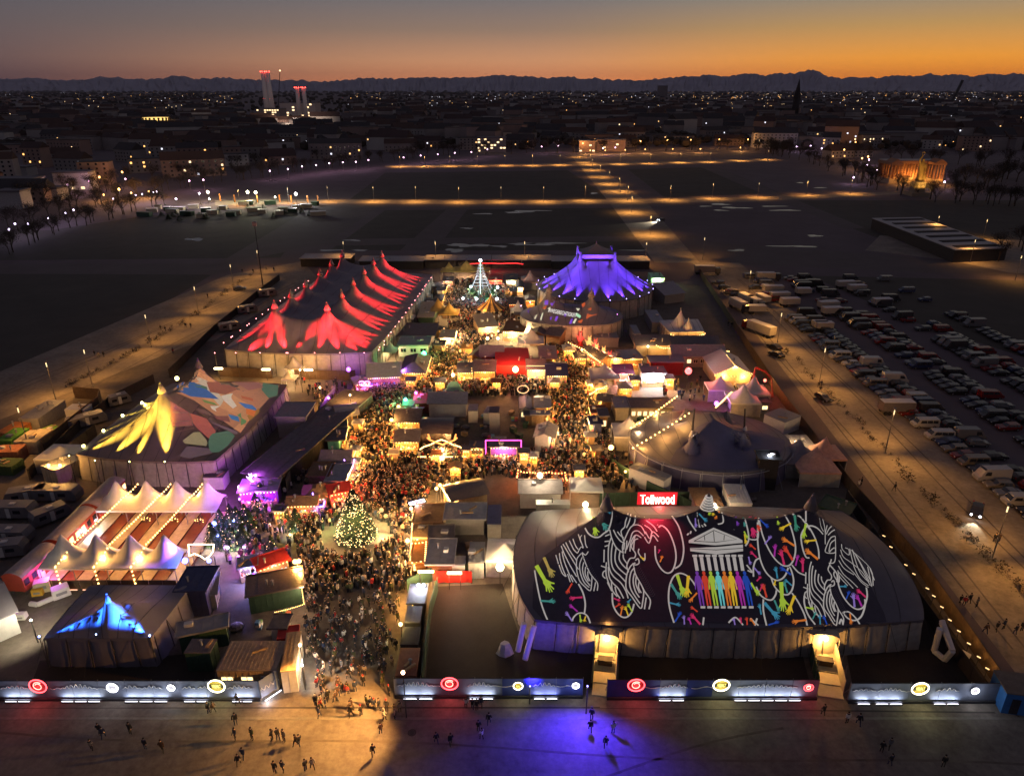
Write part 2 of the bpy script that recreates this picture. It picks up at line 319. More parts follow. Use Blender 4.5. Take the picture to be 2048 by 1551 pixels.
# ------------------------------------------------------------ membrane tents
class Tent: pass
def tent(name,label,cat,corners,eave,masts,ridges=(),k=0.3,n=(72,44),roof=None,wall=None,panel=2.6,cap=0.9,lean=0.35,group=None,frozen=True,relax=1600,mr=1.7,wallseg=None,wdark=None):
 """corners: near-left, near-right, far-right, far-left on the plan; masts [(x, y, z)]; ridges [(mast or point a, b, sag)]"""
 C = [Vector(c) for c in corners]; ctr = sum(C,Vector((0,0))) / 4
 nx,ny = n; s = np.linspace(-1,1,nx); t = np.linspace(-1,1,ny); S_,T_ = np.meshgrid(s,t,indexing='ij')
 Q1 = S_ * np.sqrt(1 - T_ ** 2 / 2); Q2 = T_ * np.sqrt(1 - S_ ** 2 / 2)
 A = S_ * (1 - k) + Q1 * k; B = T_ * (1 - k) + Q2 * k
 w = [(1 - A) * (1 - B) / 4,(1 + A) * (1 - B) / 4,(1 + A) * (1 + B) / 4,(1 - A) * (1 + B) / 4]
 X = sum(w[i] * C[i].x for i in range(4)); Y = sum(w[i] * C[i].y for i in range(4))
 Z = np.full_like(X,eave); fix = np.zeros(X.shape,bool)
 fix[0,:] = fix[-1,:] = fix[:,0] = fix[:,-1] = True
 def near(p): return np.unravel_index(np.argmin((X - p[0]) ** 2 + (Y - p[1]) ** 2),X.shape)
 for (a,b,sag) in ridges:
  ia,ib = near(a),near(b); m = max(abs(ia[0] - ib[0]),abs(ia[1] - ib[1]),1)
  for q in range(m + 1):
   f = q / m; i,j = int(round(ia[0] + (ib[0] - ia[0]) * f)),int(round(ia[1] + (ib[1] - ia[1]) * f))
   if 0 < i < nx - 1 and 0 < j < ny - 1:
    Z[i,j] = a[2] + (b[2] - a[2]) * f - sag * 4 * f * (1 - f); fix[i,j] = True
 MI = []
 for mpt in masts:
  i,j = near(mpt); MI.append((i,j)); X[i,j] = mpt[0]; Y[i,j] = mpt[1]
  D_ = np.hypot(X - mpt[0],Y - mpt[1]); sel = (D_ < mr); sel[0,:] = sel[-1,:] = False; sel[:,0] = sel[:,-1] = False
  Z[sel] = np.maximum(np.where(fix[sel],Z[sel],-9),mpt[2] - 2.1 * D_[sel] + .18 * D_[sel] ** 2); fix[sel] = True; Z[i,j] = mpt[2]; fix[i,j] = True
 lx = (C[1] - C[0]).length / nx; ly = (C[3] - C[0]).length / ny; wx,wy = 1 / lx ** 2,1 / ly ** 2; keep = Z.copy()
 for _ in range(relax):
  Zn = Z.copy(); Zn[1:-1,1:-1] = (wx * (Z[2:,1:-1] + Z[:-2,1:-1]) + wy * (Z[1:-1,2:] + Z[1:-1,:-2])) / (2 * (wx + wy))
  Zn[fix] = keep[fix]; Z = Zn
 root = thing(name,label,cat,(ctr.x,ctr.y,0),0,group)
 mb = MB(); vs = [(X[i,j],Y[i,j],Z[i,j]) for i in range(nx) for j in range(ny)]
 fs = [(i * ny + j,(i + 1) * ny + j,(i + 1) * ny + j + 1,i * ny + j + 1) for i in range(nx - 1) for j in range(ny - 1)]
 mb.raw(vs,fs,roof); rf = mb.obj('roof',root,smooth=True,world=True)
 T = Tent(); T.root = root; T.bvh = BVHTree.FromPolygons(vs,fs); T.eave = eave; T.masts = masts; T.roof = rf; T.c = ctr
 sm_ = MB(); sd = M('roof_seam',(.09,.08,.085))
 for i in range(6,nx - 3,6):
  for j in range(ny - 1):
   a,b = Vector(vs[i * ny + j]),Vector(vs[i * ny + j + 1]); q = Vector((.045,0,.035)); q2 = Vector((-.045,0,.035)); sm_.poly([a + q2,a + q,b + q,b + q2],sd)
 sm_.obj('roof_seams',root,world=True)['kind'] = 'stuff'
 # boundary loop, counter-clockwise from near-left
 loop = [(i,0) for i in range(nx)] + [(nx - 1,j) for j in range(1,ny)] + [(i,ny - 1) for i in range(nx - 2,-1,-1)] + [(0,j) for j in range(ny - 2,0,-1)]
 P = [Vector((X[i,j],Y[i,j])) for i,j in loop]; T.loop = P
 cum = [0.0]
 for a,b in zip(P,P[1:] + P[:1]): cum.append(cum[-1] + (b - a).length)
 tot = cum[-1]
 def at(d):
  d %= tot; i = max(0,min(len(P) - 1,int(np.searchsorted(cum,d) - 1))); f = (d - cum[i]) / max(1e-6,cum[i + 1] - cum[i])
  return P[i].lerp(P[(i + 1) % len(P)],f)
 T.at = at; T.tot = tot
 # scalloped valance under the eave, then wall cloth panels with folds
 mb = MB(); nv = int(tot / 0.8)
 for q in range(nv):
  a,b = at(q * tot / nv),at((q + 1) * tot / nv); o_ = lambda p: p + (p - ctr).normalized() * 0.06
  a,b = o_(a),o_(b); dz = 0.34 + .08 * (q % 2)
  mb.poly([(a.x,a.y,eave + .02),(b.x,b.y,eave + .02),(b.x,b.y,eave - dz),(a.x,a.y,eave - dz)],roof)
 mb.obj('valance',root,world=True)
 if wall:
  npn = max(6,int(tot / panel)); rw = random.Random(len(name) + int(tot * 10))
  for q in range(npn):
   d0,d1 = q * tot / npn,(q + 1) * tot / npn; mb = MB(); cols = 6; base = len(mb.v)
   if T_skip(wallseg,at((d0 + d1) / 2)): continue
   for c_ in range(cols + 1):
    p = at(d0 + (d1 - d0) * c_ / cols); nrm = (p - ctr).normalized()
    for r_,(zz,ln) in enumerate(((eave - .05,0.0),(eave * .62,lean * .35),(eave * .25,lean * .8),(0.02,lean))):
     q_ = p + nrm * (ln - .12 + (0 if c_ in (0,cols) else rw.uniform(-.05,.13)) + (-.06 if c_ in (0,cols) else 0))
     mb.v.append((q_.x,q_.y,zz))
   kk = mb.mi(wall)
   for c_ in range(cols):
    for r_ in range(3):
     a = c_ * 4 + r_; mb.f.append((a,a + 1,a + 5,a + 4)); mb.m.append(kk)
   mb.obj('wall_panel',root,smooth=True,world=True)
  mb = MB(); dk = wdark or M('seam_strap',(0.05,0.045,0.05))
  for q in range(npn):
   p = at(q * tot / npn); nrm = (p - ctr).normalized(); a = p + nrm * .02; b = p + nrm * (lean + .02)
   if T_skip(wallseg,p): continue
   mb.tube((a.x,a.y,eave - .1),(b.x,b.y,.03),.06,.06,4,dk)
   f = p + nrm * 1.9
   if q % 2 == 0: mb.tube((p.x,p.y,eave),(f.x,f.y,0.02),.03,.03,3,dk)
  mb.obj('seam_straps',root,world=True)['kind'] = 'stuff'
 if cap:
  for mpt in masts:
   mb = MB(); mb.tube((mpt[0],mpt[1],mpt[2] - .9),(mpt[0],mpt[1],mpt[2] + .9 * cap),.85 * cap,.22 * cap,10,roof)
   mb.tube((mpt[0],mpt[1],mpt[2] + .9 * cap),(mpt[0],mpt[1],mpt[2] + 1.3 * cap),.22 * cap,.1 * cap,8,roof)
   mb.obj('mast_cap',root,smooth=True,world=True)
 xs = [p.x for p in P]; ys = [p.y for p in P]; foot(ctr.x,ctr.y,0,(max(xs) - min(xs)) / 2,(max(ys) - min(ys)) / 2)
 return T
def T_skip(seg,p):
 if not seg: return False
 return any(math.hypot(p.x - a[0],p.y - a[1]) < a[2] for a in seg)
O3 = Vector((0,0,CAM_H))
def hit(T,u,v,lift=0.05):
 d = ray(u,v); loc,nrm,i,dist = T.bvh.ray_cast(O3,d)
 if loc is None: return None,None
 if nrm.z < 0: nrm = -nrm
 return loc + nrm * lift,nrm
def smoothpts(p,sub=4,closed=False):
 P = [Vector(q) for q in p]; n = len(P); out_ = []
 for i in range(n if closed else n - 1):
  a,b,c,d = (P[(i - 1) % n],P[i],P[(i + 1) % n],P[(i + 2) % n]) if closed else (P[max(i - 1,0)],P[i],P[i + 1],P[min(i + 2,n - 1)])
  for k in range(sub):
   t = k / sub; out_.append(0.5 * ((2 * b) + (c - a) * t + (2 * a - 5 * b + 4 * c - d) * t * t + (3 * b - a - 3 * c + d) * t ** 3))
 if not closed: out_.append(P[-1])
 return out_
def drape_line(mb,T,pts,w,mat,smooth=True,lift=0.07):
 q = smoothpts(pts) if smooth and len(pts) > 2 else [Vector(p) for p in pts]
 H = [hit(T,p[0],p[1],lift) for p in q]; H = [h for h in H if h[0] is not None]
 if len(H) < 2: return
 L_,R_ = [],[]
 for i,(p,nrm) in enumerate(H):
  a = H[max(i - 1,0)][0]; b = H[min(i + 1,len(H) - 1)][0]; d = b - a
  if d.length < 1e-5 or d.length > 9: return
  s_ = nrm.cross(d.normalized()) * w / 2; L_.append(p + s_); R_.append(p - s_)
 n = len(H); m_ = MB(); m_.raw(L_ + R_,[(i,i + 1,n + i + 1,n + i) for i in range(n - 1)],mat); m_.obj('drawn_stroke',T.root,world=True)
from mathutils.geometry import tessellate_polygon
def drape_poly(mb,T,pts,mat,lift=0.05):
 H = [hit(T,p[0],p[1],lift)[0] for p in pts]
 if any(h is None for h in H): return False
 tr = tessellate_polygon([[Vector((p[0],p[1],0)) for p in pts]])
 mb.raw(H,[tuple(t) for t in tr],mat); return True
def drape_fill(mb,T,pts,mat,lift=0.05,step=5.0):
 """big flat print: cut into cells so it follows the cloth"""
 xs = [p[0] for p in pts]; y0,y1 = min(p[1] for p in pts),max(p[1] for p in pts); m = len(pts)
 def span(y):
  r = []
  for i in range(m):
   (xa,ya),(xb,yb) = pts[i],pts[(i + 1) % m]
   if (ya <= y < yb) or (yb <= y < ya): r.append(xa + (xb - xa) * (y - ya) / (yb - ya))
  r.sort(); return r
 ny = max(1,int((y1 - y0) / step)); prev = None
 for j in range(ny):
  ya,yb = y0 + (y1 - y0) * j / ny,y0 + (y1 - y0) * (j + 1) / ny
  sa,sb_ = span(ya + 1e-3),span(yb - 1e-3)
  if len(sa) < 2 or len(sb_) < 2 or len(sa) != len(sb_): 
   sm = span((ya + yb) / 2); sa = sm; sb_ = sm
  for q in range(0,len(sa) - 1,2):
   wdt = max(sa[q + 1] - sa[q],sb_[q + 1] - sb_[q]); nx = max(1,int(wdt / step))
   row = []
   for (yy,s_) in ((ya,sa),(yb,sb_)):
    row.append([hit(T,s_[q] + (s_[q + 1] - s_[q]) * i / nx,yy,lift)[0] for i in range(nx + 1)])
   for i in range(nx):
    f = [row[0][i],row[0][i + 1],row[1][i + 1],row[1][i]]
    if all(h is not None for h in f) and max((f[0] - f[2]).length,(f[1] - f[3]).length) < 6: mb.poly(f,mat)
def hit_mb_obj(mb,name,T):
 return mb.obj(name,T.root,world=True) if mb.f else None
m_tdark = M('dark_tent_cloth',(0.19,0.165,0.19),rough=0.62,var=0.12,scale=0.6,bump=0.2)
m_tprint = M('black_printed_cloth',(0.062,0.054,0.072),rough=0.6,var=0.14,scale=1.2,bump=0.2)
m_tgrey = M('grey_tent_cloth',(0.20,0.18,0.20),rough=0.65,var=0.12,scale=0.6,bump=0.2)
m_twhite = M('white_tent_cloth',(0.55,0.53,0.50),rough=0.6,var=0.1,scale=1.2,bump=0.15)
m_twall = M('cream_wall_cloth',(0.36,0.33,0.29),rough=0.75,var=0.22,scale=1.1,bump=0.3)
m_tyel = M('plum_tent_cloth',(0.20,0.155,0.155),rough=0.6,var=0.12,scale=0.6,bump=0.2)
m_navy = M('navy_tent_cloth',(0.11,0.10,0.17),rough=0.55,var=0.12,scale=0.7,bump=0.2)
m_lblue = M('faded_blue_cloth',(0.16,0.148,0.17),rough=0.55,var=0.12,scale=0.7,bump=0.2)
# ============ 1 the black printed festival tent in the foreground
RX,RY = [12.9,26.6,40.7],83.0
T1 = tent('festival_tent','black tent printed with white zebras, coloured hands and a temple, nearest the front fence','tent',
          [(0.0,68.7),(53.8,68.7),(54.2,96.2),(0.4,96.2)],4.6,[(RX[0],RY,13.4),(RX[1],RY,13.4),(RX[2],RY,13.4)],
          ridges=[((RX[0],RY,12.8),(RX[1],RY,12.8),2.3),((RX[1],RY,12.8),(RX[2],RY,12.8),2.3),((0.3,84,4.7),(RX[0],RY,12.6),1.2),((RX[2],RY,12.6),(53.9,84,4.7),1.2)],
          k=0.36,n=(110,54),roof=M('tent_roof_skin',(0.12,0.11,0.128),rough=0.55,var=0.14,scale=0.5,bump=0.2),wall=m_twall,panel=2.7,cap=1.15)
def PRJ(name,col,k): # cloth carrying a projected image; emission added in place of projector light
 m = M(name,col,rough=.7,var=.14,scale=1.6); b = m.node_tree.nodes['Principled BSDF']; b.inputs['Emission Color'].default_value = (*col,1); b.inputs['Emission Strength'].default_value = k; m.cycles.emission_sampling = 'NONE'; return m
def zz(ox,oy,s): return lambda l: [(ox + x / s,oy + y / s) for x,y in l]
Z1,Z2,Z3 = zz(1000,990,5.541),zz(1300,990,5.541),zz(1520,990,5.541)
# the black printed front slope
mb = MB()
front = [(1215,1017),(1240,1021),(1262,1026),(1290,1030),(1318,1031),(1346,1029),(1376,1023),(1398,1017),(1415,1013),(1434,1017),(1460,1024),(1490,1030),(1520,1032),(1550,1031),(1580,1028),(1604,1022),(1624,1014),(1640,1017),
         (1660,1052),(1680,1080),(1720,1130),(1745,1180),(1768,1225),(1775,1250),(1700,1250.5),(1500,1249),(1200,1246),(1090,1243),(1065,1215),(1066,1170),(1075,1135),(1090,1110),(1130,1080),(1165,1052),(1195,1030)]
drape_fill(mb,T1,front,m_tprint,lift=0.05,step=4.0); hit_mb_obj(mb,'printed_front',T1)
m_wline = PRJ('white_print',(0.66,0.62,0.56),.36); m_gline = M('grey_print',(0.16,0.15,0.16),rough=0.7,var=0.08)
ZB = [[(1165,450),(1215,430)],[(1160,510),(1210,505)],[(1160,565),(1205,550)],[(1165,395),(1215,380)],[(1155,600),(1152,740)],[(1120,780),(1175,800)],[(1175,830),(1145,850),(1140,890),(1170,920)],
      [(1215,380),(1240,480),(1290,580),(1370,640)],[(1255,380),(1290,450),(1340,510),(1375,520)],[(1300,400),(1330,440),(1370,470)],
      [(1230,470),(1205,560),(1200,700),(1215,820),(1260,900),(1340,970),(1395,1060),(1420,1140)],[(1250,520),(1235,620),(1235,740),(1260,820),(1330,890),(1395,960)],
      [(1290,570),(1275,660),(1280,740),(1320,810),(1400,880)],[(1330,620),(1320,700),(1350,760),(1405,815)],[(1365,650),(1370,700),(1412,760)],
      [(1200,790),(1210,900),(1250,970),(1310,1030),(1370,1140)],[(1180,740),(1175,860),(1200,960),(1240,1060)],[(1235,940),(1245,1050),(1300,1120)],[(1190,960),(1240,1060)],[(1275,1010),(1290,1080),(1330,1140)],
      [(1425,850),(1405,780),(1440,700),(1490,690),(1500,640),(1455,570),(1475,510),(1500,440)],[(1500,745),(1450,780),(1410,860),(1395,960),(1402,1040),(1460,1120),(1555,1250),(1580,1180),(1592,1060),(1570,1000)],
      [(1490,800),(1452,850),(1435,950),(1450,1040),(1510,1140),(1552,1200)],[(1490,860),(1475,950),(1500,1060),(1545,1130)],[(1510,900),(1505,980),(1545,1080)],[(1540,960),(1535,1020),(1565,1080)],
      [(1480,770),(1500,870),(1560,980),(1600,1060),(1665,1160),(1650,1260)],[(1620,1130),(1600,1260)],[(1365,640),(1358,560),(1400,440),(1450,350),(1510,325),(1570,350),(1610,430)],
      [(1400,600),(1440,500),(1470,410),(1530,395),(1590,450)],[(1440,620),(1450,520),(1500,440),(1565,470)],[(1480,600),(1490,500),(1530,480)],[(1600,460),(1650,530),(1690,440),(1750,510)],[(1610,400),(1660,480),(1690,400),(1760,460)],
      [(1420,200),(1390,290),(1380,350),(1340,400),(1370,500)],[(1450,210),(1430,290),(1400,360)],[(1500,225),(1490,300),(1470,330)],[(1540,235),(1530,310)],[(1600,240),(1580,320)],[(1540,590),(1535,640),(1600,720),(1605,640)],[(1380,520),(1370,600)],
      [(1405,500),(1400,570),(1385,640)],[(1470,750),(1500,770),(1540,750),(1530,700),(1500,720)],[(1600,330),(1660,370),(1690,420)],[(1620,280),(1700,340),(1740,400)],[(1650,260),(1750,330)]]
ZA = [[(660,640),(670,720),(700,820),(735,900)],[(690,620),(710,720),(760,850),(810,960)],[(680,560),(720,660),(780,780),(850,900)],[(700,540),(760,640),(820,740),(870,820)],[(730,520),(780,620),(850,720)],[(770,500),(820,600),(860,640)],
      [(810,480),(840,560),(870,600)],[(655,770),(690,860),(730,900)],[(750,870),(780,960)],[(790,880),(850,970)],[(860,640),(900,570),(925,580),(890,480),(910,440)],[(850,720),(850,820),(880,940),(940,1010),(1000,1055),(1015,980),(1020,900)],
      [(905,640),(860,690),(850,720)],[(915,680),(885,760),(890,850),(930,960),(990,1020)],[(930,740),(915,820),(940,920),(1000,1000)],[(950,790),(945,870),(980,950)],[(975,840),(975,900),(1000,950)],[(910,640),(960,780),(1010,880),(1080,970),(1078,1055)],
      [(1060,960),(1040,1060)],[(910,630),(950,660),(980,620)],[(870,430),(900,520)],[(940,440),(950,540),(970,580)],[(620,660),(650,760)]]
CHEV = [(1480 + 12 * i,790 + 22 * i) for i in range(15)]
mb = MB(); mg = MB()
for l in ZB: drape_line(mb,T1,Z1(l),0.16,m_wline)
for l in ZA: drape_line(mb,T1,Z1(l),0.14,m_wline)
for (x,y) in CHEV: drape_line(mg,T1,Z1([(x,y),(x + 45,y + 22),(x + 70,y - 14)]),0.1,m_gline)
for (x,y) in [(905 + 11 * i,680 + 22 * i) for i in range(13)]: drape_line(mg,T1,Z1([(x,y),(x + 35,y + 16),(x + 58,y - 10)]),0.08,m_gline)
def zc_(l): # right-hand zebra: the same drawing, smaller
 o_ = []
 for x,y in Z1(l): o_.append((1618 + (x - 1216.6) * .82,1127 + (y - 1080) * .91))
 return o_
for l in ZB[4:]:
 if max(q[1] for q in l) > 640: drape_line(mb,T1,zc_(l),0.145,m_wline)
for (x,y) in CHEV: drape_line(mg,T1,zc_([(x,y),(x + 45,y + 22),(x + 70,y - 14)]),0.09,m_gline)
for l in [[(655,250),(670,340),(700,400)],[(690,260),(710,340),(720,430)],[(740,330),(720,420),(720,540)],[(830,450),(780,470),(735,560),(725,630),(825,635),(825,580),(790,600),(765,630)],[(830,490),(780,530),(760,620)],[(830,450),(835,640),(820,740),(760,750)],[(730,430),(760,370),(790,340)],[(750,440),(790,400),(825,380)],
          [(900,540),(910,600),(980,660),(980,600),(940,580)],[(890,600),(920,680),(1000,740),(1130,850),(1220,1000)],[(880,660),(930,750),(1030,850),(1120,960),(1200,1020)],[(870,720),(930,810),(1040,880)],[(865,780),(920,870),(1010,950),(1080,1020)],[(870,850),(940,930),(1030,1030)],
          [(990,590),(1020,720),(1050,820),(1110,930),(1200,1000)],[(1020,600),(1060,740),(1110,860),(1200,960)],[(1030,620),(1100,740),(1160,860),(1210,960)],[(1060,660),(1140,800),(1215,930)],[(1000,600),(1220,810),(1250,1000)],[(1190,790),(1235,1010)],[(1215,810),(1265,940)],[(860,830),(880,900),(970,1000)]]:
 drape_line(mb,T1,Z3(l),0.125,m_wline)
ARCS = [(Z2,l) for l in ([(55,560),(65,700),(120,810),(190,860),(250,830),(285,720),(280,600),(240,470),(190,380),(130,335),(95,355)],[(245,230),(320,350),(365,520),(370,640),(340,760),(275,810)],[(405,205),(440,290),(510,395)],[(525,180),(535,280),(550,355)],[(795,190),(810,295),(750,320)],
  [(265,1410),(225,1280),(205,1150),(215,1010),(260,900),(330,862),(410,890),(470,950),(500,1000)],[(930,220),(930,380)],[(1050,260),(1085,400),(1090,500),(1055,560)],[(1205,250),(1190,420),(1200,600),(1230,740),(1290,860),(1380,935),(1450,930),(1500,880),(1530,800)],
  [(1205,250),(1240,420),(1300,570),(1380,700),(1470,775),(1550,770),(1600,680),(1610,560),(1580,420),(1540,300),(1495,220)],[(1340,910),(1380,1010),(1450,1080),(1520,1100),(1570,1050),(1590,950),(1570,850),(1545,790)],[(1145,900),(1145,800),(1170,720),(1215,695)],
  [(1175,1010),(1220,1100),(1290,1150),(1350,1155),(1390,1100),(1400,1050)],[(1255,1150),(1255,1280),(1290,1440)],[(1570,1080),(1640,1180),(1710,1320),(1740,1440)],[(1190,300),(1195,470),(1130,490),(1090,475)],[(1570,770),(1640,850),(1720,885)],[(1575,205),(1660,230),(1720,300),(1773,380)],
  [(595,1350),(585,1435)],[(870,1410),(910,1370),(955,1355),(1030,1435)],[(1185,1360),(1160,1440)],[(1110,1360),(1200,1440)],[(560,320),(590,350)],[(600,310),(620,340)],[(410,440),(430,420)],[(445,425),(455,395)],[(1070,770),(1130,850),(1080,830)])] + \
       [(Z3,l) for l in ([(510,300),(560,380),(610,480),(645,600),(650,700)],[(510,170),(510,290)],[(460,540),(455,440),(500,360),(560,335),(630,360),(695,430)],[(460,540),(480,620),(510,685),(545,690)],[(855,880),(870,1000),(920,1120),(1000,1220),(1080,1262),(1150,1230),(1185,1120),(1175,1020)],
  [(920,1300),(970,1360),(1050,1385),(1120,1340),(1160,1230),(1160,1150)],[(910,1300),(980,1290),(1060,1360),(1110,1440)],[(490,1110),(490,1200),(530,1320),(610,1430)],[(770,770),(850,870),(850,960)],[(870,1440),(900,1370),(920,1440)])] + \
       [(Z1,l) for l in ([(385,830),(410,980),(450,1170),(500,1320),(545,1415)],[(870,980),(920,1080),(945,1200),(935,1310)],[(800,1420),(810,1360),(860,1310),(920,1305),(970,1340),(1000,1415)],[(945,360),(980,420),(1040,460),(1100,460),(1150,420),(1200,380),(1235,260),(1240,160)],[(1245,1080),(1250,1200),(1290,1290),(1350,1345),(1410,1345),(1460,1290),(1485,1200)])]
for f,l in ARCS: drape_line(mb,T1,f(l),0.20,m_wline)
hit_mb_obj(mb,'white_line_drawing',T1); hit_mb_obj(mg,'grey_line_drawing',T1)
# coloured hands
HC = dict(lime=(.42,.60,.05),gold=(.42,.32,.08),red=(.65,.06,.03),pink=(.62,.03,.13),teal=(.06,.28,.24),blue=(.02,.07,.42),sky=(.05,.26,.38),lav=(.27,.18,.55),mag=(.40,.03,.34),orange=(.75,.20,.03),yel=(.78,.52,.03),green=(.05,.25,.16),cyan=(.15,.62,.62),violet=(.18,.05,.38))
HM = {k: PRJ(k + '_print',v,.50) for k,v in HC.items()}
HAND = [(0,-.09),(.55,-.075),(.62,-.13),(.70,-.19),(.80,-.30),(.83,-.27),(.76,-.15),(.80,-.12),(.96,-.17),(.98,-.13),(.82,-.06),(1.02,-.05),(1.02,-.01),(.84,-.01),(1.0,.05),(.99,.09),(.81,.05),(.93,.15),(.90,.18),(.74,.10),(.62,.12),(.55,.075),(0,.09)]
def hand(f,a,b,col):
 (ax,ay),(bx,by) = f([a])[0],f([b])[0]; dx,dy = bx - ax,by - ay; ln = math.hypot(dx,dy); wd = max(.8,min(1.6,16.0 / ln)); m_ = MB()
 pts = [(ax + dx * p - dy * q * wd,ay + dy * p + dx * q * wd) for p,q in HAND]
 if drape_poly(m_,T1,pts,HM[col],lift=0.10): hit_mb_obj(m_,'hand_print',T1)
for f,lst in ((Z1,[((405,780),(570,1070),'lime'),((490,690),(585,910),'gold'),((800,975),(735,1090),'red'),((915,1130),(770,1140),'pink'),((450,1170),(615,1180),'teal'),((570,1400),(660,1270),'sky'),((800,1395),(730,1290),'lav'),((860,1290),(770,1210),'mag'),((1040,240),(1060,450),'lime'),((1100,200),(1180,390),'teal'),
               ((1260,1140),(1330,1170),'pink'),((1275,1240),(1335,1200),'red'),((1335,1330),(1360,1220),'orange'),((1420,1330),(1385,1230),'yel'),((1465,1290),(1415,1200),'lime'),((1450,1150),(1410,1190),'sky'),((885,1320),(895,1410),'lime'),((950,1340),(930,1400),'yel'),((840,1350),(870,1410),'green'),((1150,150),(1225,195),'sky'),((1555,680),(1600,715),'yel')]),
               (Z2,[((300,880),(375,1120),'lime'),((425,890),(400,1130),'yel'),((230,980),(340,1150),'teal'),((215,1190),(340,1220),'sky'),((520,1080),(430,1180),'orange'),((525,1290),(450,1230),'red'),((275,1400),(345,1290),'blue'),((380,1430),(375,1330),'lav'),((455,1430),(425,1350),'mag'),((555,1430),(450,1310),'pink'),
               ((1115,970),(1205,1110),'lime'),((1265,1190),(1425,1370),'sky'),((1600,1110),(1520,1320),'yel'),((1450,960),(1470,1280),'lime'),((1730,1380),(1570,1400),'orange'),((1375,1160),(1430,1290),'teal'),((1310,1435),(1430,1400),'blue'),((1560,310),(1430,380),'yel'),((1600,560),(1460,470),'orange'),((1410,240),(1420,330),'lime'),
               ((1110,240),(1150,470),'pink'),((1170,250),(1210,400),'red'),((1270,540),(1345,450),'lav'),((1580,720),(1480,560),'red'),((1485,770),(1445,600),'pink'),((1375,680),(1390,540),'mag'),((1600,215),(1620,400),'green'),((1220,270),(1310,360),'blue'),((1290,1130),(1250,980),'red'),((1215,1060),(1250,980),'pink'),((1180,950),(1230,900),'pink'),
               ((1570,1000),(1490,930),'sky'),((1520,1080),(1480,950),'teal'),((1410,920),(1390,790),'sky'),((1560,880),(1440,790),'blue'),((1230,1320),(1210,1200),'sky'),((545,200),(630,290),'sky'),((650,130),(655,220),'lime'),((695,150),(690,225),'yel'),((770,180),(710,260),'orange'),((500,250),(505,360),'lav'),
               ((940,1435),(925,1360),'lav'),((1010,1420),(1000,1350),'pink'),((1075,1435),(1070,1350),'red'),((1160,1435),(1110,1360),'orange'),((1170,600),(1100,540),'red'),((1180,690),(1110,620),'pink'),((110,740),(140,670),'orange'),((90,640),(110,600),'pink'),((1040,400),(1080,480),'lime'),((1045,430),(1060,540),'yel'),((950,240),(970,340),'violet'),
               ((1390,940),(1370,1000),'yel'),((1090,680),(1110,770),'lav'),((1150,800),(1220,880),'lav'),((1030,250),(1050,350),'teal'),((1690,850),(1690,690),'pink'),((1610,780),(1640,660),'mag')]),
               (Z3,[((620,495),(485,510),'yel'),((640,710),(500,595),'orange'),((510,310),(470,480),'lime'),((505,1240),(595,1260),'lime'),((580,1370),(620,1290),'teal'),((665,1430),(660,1320),'sky'),((740,1430),(700,1330),'blue'),((910,1300),(970,1435),'yel'),((995,1310),(1005,1430),'orange'),((1085,1390),(1045,1450),'red'),
               ((880,1010),(960,1010),'sky'),((950,1150),(990,1060),'blue'),((1045,1240),(1030,1080),'lav'),((1170,1130),(1070,1040),'pink'),((1125,1230),(1065,1100),'mag')])):
 for a,b,c in lst: hand(f,a,b,c)
# temple
def dp(f,pts,mat,name,lift=.09,fill=False):
 m_ = MB(); (drape_fill if fill else drape_poly)(m_,T1,f(pts),mat,lift=lift); hit_mb_obj(m_,name,T1)
m_dl = M('dark_print',(0.03,0.028,0.035),var=0)
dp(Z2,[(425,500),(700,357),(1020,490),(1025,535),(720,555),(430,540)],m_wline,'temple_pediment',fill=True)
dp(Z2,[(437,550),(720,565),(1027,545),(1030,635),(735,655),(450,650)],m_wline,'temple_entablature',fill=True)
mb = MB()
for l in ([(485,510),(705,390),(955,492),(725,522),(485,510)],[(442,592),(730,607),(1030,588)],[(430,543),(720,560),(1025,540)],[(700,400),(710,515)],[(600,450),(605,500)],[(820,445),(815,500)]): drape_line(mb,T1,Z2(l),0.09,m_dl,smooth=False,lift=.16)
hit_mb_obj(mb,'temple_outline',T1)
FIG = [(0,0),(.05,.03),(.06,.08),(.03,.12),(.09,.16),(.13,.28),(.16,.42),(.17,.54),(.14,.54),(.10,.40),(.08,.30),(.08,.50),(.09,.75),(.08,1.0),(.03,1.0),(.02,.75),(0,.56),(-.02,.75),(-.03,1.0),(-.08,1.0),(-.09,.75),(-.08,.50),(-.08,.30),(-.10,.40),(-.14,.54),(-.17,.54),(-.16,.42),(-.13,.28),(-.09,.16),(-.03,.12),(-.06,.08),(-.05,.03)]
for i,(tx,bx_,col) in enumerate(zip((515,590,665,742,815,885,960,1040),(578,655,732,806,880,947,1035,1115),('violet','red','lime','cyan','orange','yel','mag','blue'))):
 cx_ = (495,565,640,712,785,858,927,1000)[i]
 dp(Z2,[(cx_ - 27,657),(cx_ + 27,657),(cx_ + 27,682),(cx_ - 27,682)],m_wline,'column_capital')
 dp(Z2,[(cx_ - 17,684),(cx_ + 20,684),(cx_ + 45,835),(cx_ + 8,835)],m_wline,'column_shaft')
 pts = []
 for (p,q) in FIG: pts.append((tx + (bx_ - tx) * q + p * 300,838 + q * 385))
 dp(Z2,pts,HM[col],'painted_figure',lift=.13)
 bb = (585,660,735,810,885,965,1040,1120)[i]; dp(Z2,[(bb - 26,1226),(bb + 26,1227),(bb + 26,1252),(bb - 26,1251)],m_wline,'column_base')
dp(Z2,[(555,1260),(1170,1270),(1177,1310),(560,1298)],m_wline,'temple_step',fill=True)
